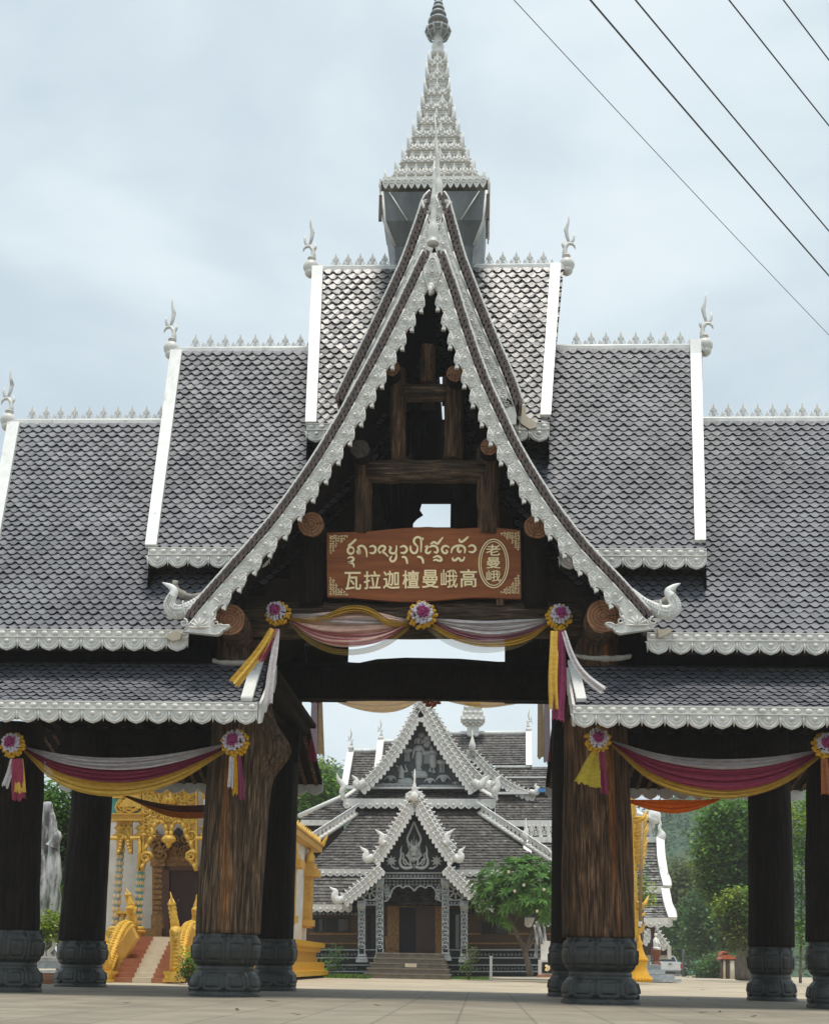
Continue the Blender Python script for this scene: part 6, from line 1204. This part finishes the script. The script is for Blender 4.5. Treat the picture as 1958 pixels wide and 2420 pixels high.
for _ in range(470):
    while True:
        q = V((R(-1, 1), R(-1, 1), R(-1, 1)))
        if .35 < q.length < 1: break
    q = q*(1+.2*noise.noise(q*3))
    if q.z < -.45 and abs(q.x) < .3: continue
    c = cc0+V((q.x*310*kx, q.y*270*kx, q.z*205*kx)); tips.append(c); ax = (q+V((0, 0, .5))).normalized()
    for k in range(15):
        a = k*2.4+R(-.3, .3); o = ax.orthogonal().normalized(); o2 = ax.cross(o); d = (o*math.cos(a)+o2*math.sin(a)+ax*R(-.1, .7)).normalized()*R(.22, .36); s_ = d.cross(ax).normalized()*.042
        mb.m((LEAF6, LEAF1)[k % 5 == 0]); mb.add([c, c+d*.5+s_, c+d-V((0, 0, .05)), c+d*.5-s_], [(0, 1, 2, 3)], False)
mb.build('crown', fr_, recalc=False); mb = MB(CREAM)
for x, y in ((1465, 1242), (1408, 1280), (1548, 1405), (1590, 1270), (1370, 1160)):
    c = Z1(x, y, 25.4)
    for k in range(5): a = k*1.257; mb.ball(c+V((math.cos(a)*.03, 0, math.sin(a)*.03)), (.03, .02, .03), 5, 3)
mb.m(RY_); mb.build('blossoms', fr_)
# big trees
GT = 'trees beyond the right bay'
tree('leafy_tree', 'tallest bright green tree rising between the two right hand rear pillars', 'tree', ZR, 46, (1300, 1800), [[(1300, 1800), (1290, 1500), (1260, 1000), (1230, 500)], [(1270, 1100), (1150, 800), (1080, 600)], [(1260, 900), (1400, 700)]],
     [(1230, 260, 330, 230, 4200, LEAF1), (1320, 560, 330, 260, 4200, LEAF2), (1100, 480, 230, 200, 2600, LEAF1), (1010, 620, 140, 150, 1400, LEAF5), (1180, 820, 300, 220, 3600, LEAF2), (1330, 1010, 300, 200, 3000, LEAF1), (1080, 880, 130, 120, 900, LEAF5)], .30, GT, r0=.4)
tree('leafy_tree', 'olive tinted tree beside the pavilion roof', 'tree', ZR, 92, (760, 1790), [[(760, 1800), (770, 1500), (740, 1200), (720, 900)], [(765, 1350), (880, 1050), (900, 900)]],
     [(700, 860, 170, 190, 2200, LEAF3), (820, 1010, 200, 200, 2400, LEAF3), (680, 1180, 180, 200, 2200, LEAF2), (880, 1230, 220, 220, 2600, LEAF2), (760, 1430, 260, 130, 2200, LEAF2), (600, 1380, 120, 120, 1000, LEAF1), (640, 1060, 120, 150, 1200, LEAF3)], .46, GT, r0=.13)
tree('leafy_tree', 'low yellow green tree against the right hand rear pillar', 'tree', ZR, 40, (1330, 1810), [[(1340, 1810), (1325, 1500), (1300, 1250)]],
     [(1270, 1180, 190, 190, 2200, LEAF3), (1200, 1090, 130, 130, 1000, LEAF5), (1320, 1330, 170, 170, 1800, LEAF3), (1380, 1150, 160, 200, 1600, LEAF1)], .22, GT, r0=.09)
tree('dark_tree', 'shady dark tree over the orange spirit house', 'tree', ZR, 74, (900, 1800), [[(900, 1805), (905, 1600), (930, 1350)], [(905, 1600), (1050, 1450), (1100, 1350)]],
     [(1000, 1330, 260, 200, 2600, LEAF2), (1150, 1450, 240, 170, 2200, LEAF2), (930, 1180, 200, 170, 1600, LEAF2), (1280, 1560, 200, 180, 1600, LEAF2), (1240, 1700, 200, 120, 1200, LEAF2), (1020, 1640, 120, 120, 700, LEAF2)], .40, GT, r0=.2)
tree('leafy_tree', 'sunlit tree in the narrow gap between the two outermost right pillars', 'tree', ZB, 30, (1600, 1500), [[(1570, 1530), (1575, 1200), (1580, 700)]], [(1570, 600, 110, 170, 1500, LEAF5), (1590, 850, 110, 160, 1300, LEAF1), (1560, 1080, 110, 170, 1300, LEAF2), (1590, 1250, 110, 120, 900, LEAF1), (1640, 700, 120, 300, 1500, LEAF1)], .16, GT, r0=.06)
tree('leafy_tree', 'bright tree left of the temple hall under its lowest side roof', 'tree', Z1, 48, (150, 900), [[(180, 1400), (190, 900), (200, 700)]], [(180, 640, 140, 130, 2600, LEAF1), (90, 760, 120, 120, 1800, LEAF1), (250, 730, 110, 110, 1500, LEAF1), (160, 560, 90, 70, 800, LEAF5), (60, 650, 90, 120, 1000, LEAF1)], .28, r0=.25)
tree('leafy_tree', 'dense dark tree between the two outermost left pillars', 'tree', ZG, 17, (220, 1700), [[(220, 1780), (225, 1300), (230, 700)], [(225, 1000), (300, 700)]], [(210, 380, 170, 190, 2600, LEAF1), (280, 600, 170, 220, 2600, LEAF2), (160, 700, 160, 260, 2200, LEAF2), (270, 900, 150, 200, 2000, LEAF2), (230, 1080, 140, 120, 1200, LEAF2), (60, 450, 160, 250, 1200, LEAF1)], .15, r0=.16)
hg = thing('undergrowth_hedge', 'dark tangled undergrowth along the low boundary wall behind the spirit house', 'hedge', ZR(1150, 1790, 64)); mb = MB()
k = (ZR(1, 0, 64)-ZR(0, 0, 64)).x
for i in range(16): leafcloud(mb, ZR(880+i*44, 1690+R(-60, 40), 66+R(-1, 1)), (70*k, 70*k, 75*k), 420, .24, random.choice((LEAF2, LEAF2, LEAF3)))
mb.build('leaves', hg, recalc=False)
# wooded hills
def hill(name, Z, ridge, Y, dep, n, size, m, base=1750):
    mb = MB(mat(name+' slope', (.045, .085, .05), (.06, .11, .065), .15, rough=.95)); top_ = [Z(x, y, Y+dep) for x, y in ridge]; bot = [V((p.x*.9, Y, -1)) for p in top_]
    P_ = [[lerp(b, t, f)+V((0, 0, 2.0*math.sin(f*3.1))) for f in (0, .25, .5, .75, 1)] for b, t in zip(bot, top_)]+[]
    vs = [p for c in P_ for p in c]; k = 5
    mb.add(vs, [(i*k+j, i*k+j+1, (i+1)*k+j+1, (i+1)*k+j) for i in range(len(P_)-1) for j in range(k-1)], True)
    bk_ = [t+V((0, 120, -t.z-2)) for t in top_]; o = len(top_); mb.add(top_+bk_, [(i, i+1, i+1+o, i+o) for i in range(o-1)], True)
    struct(mb.build(name)); mb = MB(m)
    for _ in range(n*2):
        i = R(0, len(P_)-1.001); f = random.random()**.8*4; a = P_[int(i)]; b = P_[int(i)+1]; j = min(int(f), 3); g = f-j; p = lerp(lerp(a[j], a[j+1], g), lerp(b[j], b[j+1], g), i-int(i))
        leafcloud(mb, p-Zv*size*1.2, (size*2.6, size*2.6, size*1.9), 36, size*.8, m if random.random() < .75 else LEAF2, per=6)
    o = mb.build(name.replace('hill', 'hill_forest'), recalc=False); o['kind'] = 'stuff'; return o
hill('right_hill', ZR, [(-300, 380), (250, 250), (520, 60), (800, -20), (1100, -150), (1500, -260), (2000, -250)], 100, 90, 420, 1.0, LEAF4)
hill('left_hill', Z1, [(-600, 560), (-200, 530), (60, 500), (180, 470), (280, 500), (360, 530), (500, 640), (700, 900)], 150, 90, 230, 1.3, LEAF4)
# ================================================================ things in the courtyard
YT_ = 82; tk = thing('pickup_truck', 'white pickup truck seen from behind, parked beyond the pavilion steps', 'pickup', ZR(590, 1800, YT_))
a, b = ZR(480, 1800, YT_), ZR(706, 1800, YT_); wx = b.x-a.x; cx = (a.x+b.x)/2; zk = lambda y: ZR(590, y, YT_).z; TW = mat('white car paint', (.72, .73, .74), rough=.25, coat=.5)
mb = MB(TW); mb.prism([V((cx+x*wx, YT_, z)) for x, z in ((-.5, zk(1770)), (.5, zk(1770)), (.5, zk(1640)), (.46, zk(1625)), (-.46, zk(1625)), (-.5, zk(1640)))], V((0, 5.2, 0)))
mb.prism([V((cx+x*wx, YT_+1.7, z)) for x, z in ((-.46, zk(1625)), (.46, zk(1625)), (.36, zk(1572)), (.28, zk(1565)), (-.28, zk(1565)), (-.36, zk(1572)))], V((0, 2.2, 0))); mb.build('body', tk)
mb = MB(TW); mb.box((cx-.44*wx, YT_-.05, zk(1705)), (cx+.44*wx, YT_-.01, zk(1632))); tg = mb.build('tailgate', tk); mb = MB(METAL); mb.box((cx-.08*wx, YT_-.09, zk(1650)), (cx+.08*wx, YT_-.055, zk(1640))); mb.build('handle', tg)
mb = MB(GLASS); mb.prism([V((cx+x*wx, YT_+1.66, z)) for x, z in ((-.40, zk(1620)), (.40, zk(1620)), (.32, zk(1577)), (-.32, zk(1577)))], V((0, .03, 0))); mb.build('rear_window', tk)
mb = MB(METAL); mb.box((cx-.5*wx, YT_-.18, zk(1745)), (cx+.5*wx, YT_+.2, zk(1715))); mb.m(DKPANEL); mb.box((cx-.2*wx, YT_-.2, zk(1738)), (cx+.2*wx, YT_-.181, zk(1722))); mb.build('bumper', tk)
for s in (-1, 1):
    mb = MB(mat('red lens', (.4, .02, .02), rough=.2)); mb.box((cx+s*.47*wx-.06, YT_-.04, zk(1690)), (cx+s*.47*wx+.06, YT_, zk(1640))); mb.build('tail_light', tk)
    for yy in (1.2, 4.4):
        mb = MB(DOORK); mb.lathe((0, 0, 0), [(.30, -.12), (.36, -.10), (.36, .10), (.30, .12)], 20); c = V((cx+s*.42*wx, YT_+yy, .36)); mb.v = [c+V((v.z, v.x, v.y)) for v in mb.v]; wl2 = mb.build('wheel', tk); m2 = MB(METAL); m2.lathe((0, 0, 0), [(.2, -.125), (.2, .125)], 12); m2.v = [c+V((v.z, v.x, v.y)) for v in m2.v]; m2.build('rim', wl2)
tp = thing('tarp_shelter', 'sagging teal tarpaulin shelter right of the pickup', 'shelter', ZR(800, 1800, 84)); mb = MB(mat('teal tarpaulin', (.10, .27, .28), (.07, .2, .22), 2, rough=.5))
q = [ZR(700, 1690, 84), ZR(890, 1560, 86), ZR(890, 1740, 84), ZR(700, 1745, 83.5)]; mb.grid(lambda u, v: lerp(lerp(q[0], q[1], u), lerp(q[3], q[2], u), v)-V((0, 0, .35*math.sin(math.pi*u)))*(1-v)+V((0, .15*math.sin(u*14), 0)), 12, 6); mb.build('tarpaulin', tp)
mb = MB(BARKG)
for x in (705, 888): bar(mb, ZR, (x, 1800), (x, 1640), 84, 84, .06)
mb.build('poles', tp)
mo = thing('parked_motorbike', 'dark motorbike parked under the edge of the teal tarpaulin', 'motorbike', ZR(830, 1800, 80)); mk_ = ZR(830, 1800, 80)
for dx in (-.75, .75):
    mb = MB(DOORK); mb.lathe((0, 0, 0), [(.2, -.05), (.3, -.05), (.3, .05), (.2, .05)], 16); c = V((mk_.x+dx, 80, .3)); mb.v = [c+V((v.x, v.z, v.y)) for v in mb.v]; mb.build('wheel', mo)
mb = MB(DKPANEL); c = V((mk_.x, 80, 0)); mb.tube([c+V((-.75, 0, .3)), c+V((-.3, 0, .55)), c+V((.3, 0, .6)), c+V((.75, 0, .3))], [.08, .18, .2, .06], 8); mb.tube([c+V((.55, 0, .6)), c+V((.4, 0, 1.0)), c+V((.3, .3, 1.02))], .04, 5); mb.build('frame', mo); mb = MB(DOORK); mb.tube([c+V((-.75, 0, .78)), c+V((-.2, 0, .76)), c+V((.2, 0, .72))], [.1, .14, .08], 8); mb.build('seat', mo)
hs = thing('spirit_house', 'orange roofed spirit house on slim posts under the dark tree', 'shrine', ZR(1140, 1805, 62)); OR_ = mat('orange paint', (.50, .10, .02), (.35, .06, .015), 4, rough=.5)
mb = MB(OR_); plate(mb, ZR, [(1085, 1598), (1250, 1598), (1215, 1575), (1180, 1560), (1110, 1560)], 61.4, 1.6); plate(mb, ZR, [(1090, 1560), (1160, 1560), (1150, 1530), (1125, 1520), (1098, 1530)], 61.6, 1.2); mb.build('roof', hs)
mb = MB(DOORK); rect(mb, ZR, 1100, 1540, 1150, 1556, 61.55, .03); mb.build('niche_shade_plate', hs)  # flat black plate stands in for the shade of a recess
for x in (1095, 1115, 1150, 1190, 1205, 1240): mb = MB(WALLB if x in (1095, 1150, 1240) else CREAM); bar(mb, ZR, (x, 1806), (x, 1598), 61.6, 61.6, .10 if x != 1190 else .16); mb.build('post', hs)
mb = MB(WALLB); rect(mb, ZR, 1080, 1600, 1250, 1612, 61.45, 1.4); mb.build('platform', hs)
fw = thing('boundary_wall', 'low dark boundary wall behind the spirit house', 'wall', ZR(1200, 1790, 68)); mb = MB(mat('stained brown wall', (.06, .045, .03), (.03, .03, .02), 1.5, rough=.9)); rect(mb, ZR, 900, 1690, 1600, 1815, 68, .3); mb.build('wall_panel', fw)
lp = thing('metal_pole', 'slim grey pole right of the pickup', 'pole', ZR(715, 1800, 76)); mb = MB(METAL); bar(mb, ZR, (716, 1805), (720, 1500), 76, 76, .08); mb.build('shaft', lp)
wp = thing('white_post', 'slim white post standing before the temple hall plinth', 'post', Z1(1261, 1815, 27.5)); mb = MB(STRIP); p = Z1(1261, 1815, 27.5); t_ = Z1(1261, 1690, 27.5); mb.box((p.x-.05, 27.45, 0), (p.x+.05, 27.55, t_.z)); mb.box((p.x-.065, 27.435, t_.z), (p.x+.065, 27.565, t_.z+.04)); mb.build('shaft', wp)
sl_ = thing('inscribed_stone', 'white stone block with black gold lettered panel beside the right tree trunk pillar', 'monument', Z1(1610, 1805, 24))
mb = MB(WALLW); rect(mb, Z1, 1560, 1705, 1700, 1806, 24, .8); rect(mb, Z1, 1572, 1610, 1660, 1705, 24.3, .5); rect(mb, Z1, 1590, 1590, 1630, 1612, 24.3, .4); mb.m(TERR); rect(mb, Z1, 1556, 1800, 1700, 1815, 23.95, .9); mb.build('block', sl_); mb = MB(DOORK); rect(mb, Z1, 1578, 1722, 1690, 1790, 23.95, .06); pn = mb.build('panel', sl_)
mb = MB(LETT)
for pts in ([(1600, 1750), (1606, 1740), (1612, 1752), (1604, 1762), (1600, 1775)], [(1618, 1745), (1622, 1760), (1618, 1772)], [(1626, 1742), (1636, 1742), (1634, 1756), (1624, 1758)], [(1640, 1740), (1650, 1744), (1652, 1758), (1642, 1766)], [(1604, 1770), (1616, 1776)], [(1658, 1744), (1668, 1742), (1670, 1756)]): mb.tube(smooth_curve([Z1(x, y, 23.93) for x, y in pts], 1), .035, 5, flat=.5)
mb.build('gold_script', pn)
def driftwood(label, Z, Y, spikes, r):
    t = thing('driftwood_sculpture', label, 'sculpture', Z(*spikes[0][0][0], Y)); mb = MB(DRIFT)
    for pts, k in spikes: P_ = smooth_curve([Z(x, y, Y+R(-.1, .1)) for x, y in pts], 2); n_ = len(P_); mb.tube(P_, [max(.01, r*k*lerp(1, .35, i/(n_-1))*R(.8, 1.2)) for i in range(n_)], 9)
    mb.build('weathered_wood', t)
driftwood('bleached driftwood trunk standing behind the outermost left pillar', ZG, 9.5, [([(90, 1640), (85, 1300), (100, 1000), (110, 700), (120, 480), (110, 330)], 1.0), ([(150, 1250), (160, 900), (165, 650), (150, 480), (125, 400)], .8), ([(60, 1300), (70, 900), (60, 600), (80, 400)], .8), ([(150, 700), (190, 620), (170, 560), (120, 500)], .6)], .26)
driftwood('bleached driftwood standing behind the plumeria trunk', Z1, 25.2, [([(1600, 1800), (1590, 1650), (1570, 1550), (1545, 1470)], 1.0), ([(1540, 1690), (1550, 1580), (1530, 1490)], .6), ([(1620, 1700), (1600, 1600), (1590, 1500)], .7)], .14)
# potted plants by the left bay
bn = thing('potted_bonsai', 'yellow green plant with curling white stems in a grey planter behind the left pillars', 'potted plant', ZG(120, 1690, 9.0))
mb = MB(CARVE); rect(mb, ZG, 10, 1628, 240, 1700, 8.8, .9); rect(mb, ZG, 0, 1622, 250, 1640, 8.75, 1.0); rect(mb, ZG, 20, 1715, 190, 1765, 8.6, 1.2); mb.build('planter', bn)
mb = MB(WALLW)
for pts in ([(60, 1620), (100, 1580), (60, 1540), (95, 1500), (70, 1455)], [(150, 1610), (110, 1570), (160, 1530), (170, 1480), (140, 1450)], [(50, 1600), (120, 1610), (190, 1615)]): mb.tube(smooth_curve([ZG(x, y, 8.8) for x, y in pts], 2), .045, 7)
mb.build('curled_stem', bn); mb = MB()
k = (ZG(1, 0, 8.9)-ZG(0, 0, 8.9)).x
for x, y, rx, ry, n, m in ((130, 1340, 120, 95, 900, LEAF5), (90, 1430, 90, 50, 300, LEAF3), (180, 1400, 60, 60, 250, LEAF5)): leafcloud(mb, ZG(x, y, 8.9), (rx*k, rx*k*.7, ry*k), n, .085, m, asp=.6)
mb.build('foliage', bn, recalc=False)
pf = thing('palm_plant', 'feathery green palm fronds behind the outermost left pillar', 'palm', ZG(120, 1640, 10)); mb = MB(LEAF1)
for i, (tip, bend) in enumerate((((280, 1110), -90), ((250, 1080), -110), ((30, 1130), -80), ((190, 1040), -70), ((270, 1180), -40), ((60, 1200), -60))):
    P_ = smooth_curve([ZG(x, y, 10+i*.1) for x, y in ((110, 1420), ((110+tip[0])/2, (1300+tip[1])/2+bend*.6), tip)], 3)
    mb.tube(P_, .015, 4)
    for a, b in zip(P_, P_[1:]):
        d = (b-a).normalized(); n_ = d.cross(Y_).normalized()
        for s in (-1, 1): mb.add([a, a+d*.12+n_*s*.2-Zv*.03, a+d*.20+n_*s*.28-Zv*.10, a+d*.05], [(0, 1, 2, 3)], False)
mb.build('fronds', pf, recalc=False); mb = MB(BARKG); bar(mb, ZG, (110, 1700), (110, 1400), 10.2, 10.2, .06); mb.build('stem', pf)
ts = thing('tile_stack', 'small stack of spare orange tiles on the ground behind the outermost left pillar', 'tiles', ZG(95, 1815, 6.5)); mb = MB(TERR); c = ZG(95, 1815, 6.5)
for k in range(4): mb.obox(V((c.x+R(-.03, .03), 6.5, .03+k*.055)), V((.22, R(-.03, .03), 0)), V((R(-.03, .03), .16, 0)), V((0, 0, .024)))
mb.build('tiles', ts)
def bush(name, label, cat, Z, Y, crowns, size, base):
    t = thing(name, label, cat, Z(*base, Y)); mb = MB(BARKG); b = Z(*base, Y); c = Z(crowns[0][0], crowns[0][1], Y)
    for k in range(4): mb.tube([V((b.x, Y, 0)), lerp(b, c, .5)+V((R(-.2, .2), 0, 0)), c+V((R(-.3, .3), 0, R(0, .3)))], [.03, .02, .008], 5)
    mb.build('stems', t); mb = MB()
    for x, y, rx, ry, n, m in crowns: k = (Z(x+1, y, Y)-Z(x, y, Y)).x; leafcloud(mb, Z(x, y, Y), (rx*k, rx*k, ry*k), n, size, m)
    mb.build('leaves', t, recalc=False)
bush('shrub', 'sparse shrub before the left part of the temple hall plinth', 'shrub', Z1, 29.5, [(285, 1690, 60, 60, 260, LEAF2), (260, 1750, 40, 30, 80, LEAF1)], .13, (285, 1800))
bush('shrub', 'thin tall shrub between the porch columns and the white post', 'shrub', Z1, 29.0, [(1130, 1690, 30, 55, 170, LEAF3), (1120, 1750, 30, 35, 90, LEAF1)], .12, (1125, 1800))
bush('shrub', 'small green bush at the foot of the shrine stairs', 'shrub', ZG, 8.6, [(1290, 1620, 55, 80, 340, LEAF1), (1260, 1740, 60, 60, 300, LEAF2)], .09, (1280, 1810))
bush('palm_shrub', 'spiky yellow green palm leaves sticking out right of the right tree trunk pillar', 'palm', ZR, 27.5, [(300, 960, 80, 60, 300, LEAF5), (255, 760, 30, 60, 90, LEAF1)], .22, (250, 1800))
# grass strip at the foot of the hall
mb = MB(LEAF1); g0, g1 = Z1(40, 1810, 27).x, Z1(500, 1800, 27).x
for _ in range(5000):
    x, y = R(g0, g1), R(26.2, 30.5); h = R(.05, .16); a = R(0, 6.28); mb.m(random.choice((LEAF1, LEAF1, LEAF3, LEAF2))); mb.add([V((x-.03*math.cos(a), y-.03*math.sin(a), -.005)), V((x+.03*math.cos(a), y+.03*math.sin(a), -.005)), V((x+R(-.05, .05), y+R(-.05, .05), h))], [(0, 1, 2)], False)
g0, g1 = Z1(1010, 1810, 30).x, Z1(1250, 1800, 30).x
for _ in range(1200):
    x, y = R(g0, g1), R(30, 32.5); h = R(.04, .12); mb.add([V((x-.03, y, -.005)), V((x+.03, y, -.005)), V((x+R(-.05, .05), y, h))], [(0, 1, 2)], False)
o = mb.build('grass_strip', recalc=False); o['kind'] = 'stuff'
# fallen leaves on the paving
spots = [(985, 2345), (1625, 2363), (1660, 2395), (700, 2400), (640, 2368), (1700, 2393), (890, 2378), (1660, 2340), (300, 2372), (1780, 2404), (560, 2388), (1350, 2352)]
for i, (x, y) in enumerate(spots[:12]):
    d = A(x, y, 0)-CAM; p = CAM+d*(-CAM.z/d.z); mb = MB(mat('dry leaf', (.07, .045, .025), rough=.8) if i == 0 else bpy.data.materials['dry leaf']); a = R(0, 6.28); L1 = V((math.cos(a), math.sin(a), 0))*R(.04, .09); W1 = V((-L1.y, L1.x, 0))*.4; 
    mb.prism([p-L1+Zv*.004, p+W1*.8+Zv*.012, p+L1+Zv*.02, p-W1*.8+Zv*.006], Zv*.003); tag(mb.build('fallen_leaf'), 'small dry brown leaf lying on the paving slabs', 'leaf', 'dry leaves scattered over the paving')

# ================================================================ hazy air
HAZE = .0006; hm = bpy.data.materials.new('hazy air'); hm.use_nodes = True; nt = hm.node_tree; nt.nodes.remove(nt.nodes['Principled BSDF']); pv = nt.nodes.new('ShaderNodeVolumePrincipled')
pv.inputs['Color'].default_value = (.95, .97, 1, 1); pv.inputs['Density'].default_value = HAZE; pv.inputs['Anisotropy'].default_value = .2
nt.links.new(pv.outputs[0], nt.nodes['Material Output'].inputs['Volume'])
mb = MB(hm); mb.box((-330, -70, -1.1), (330, 350, max(max((o.matrix_world @ V(c)).z for c in o.bound_box) for o in sc.objects if o.type == 'MESH')+2)); struct(mb.build('haze'), 'stuff')
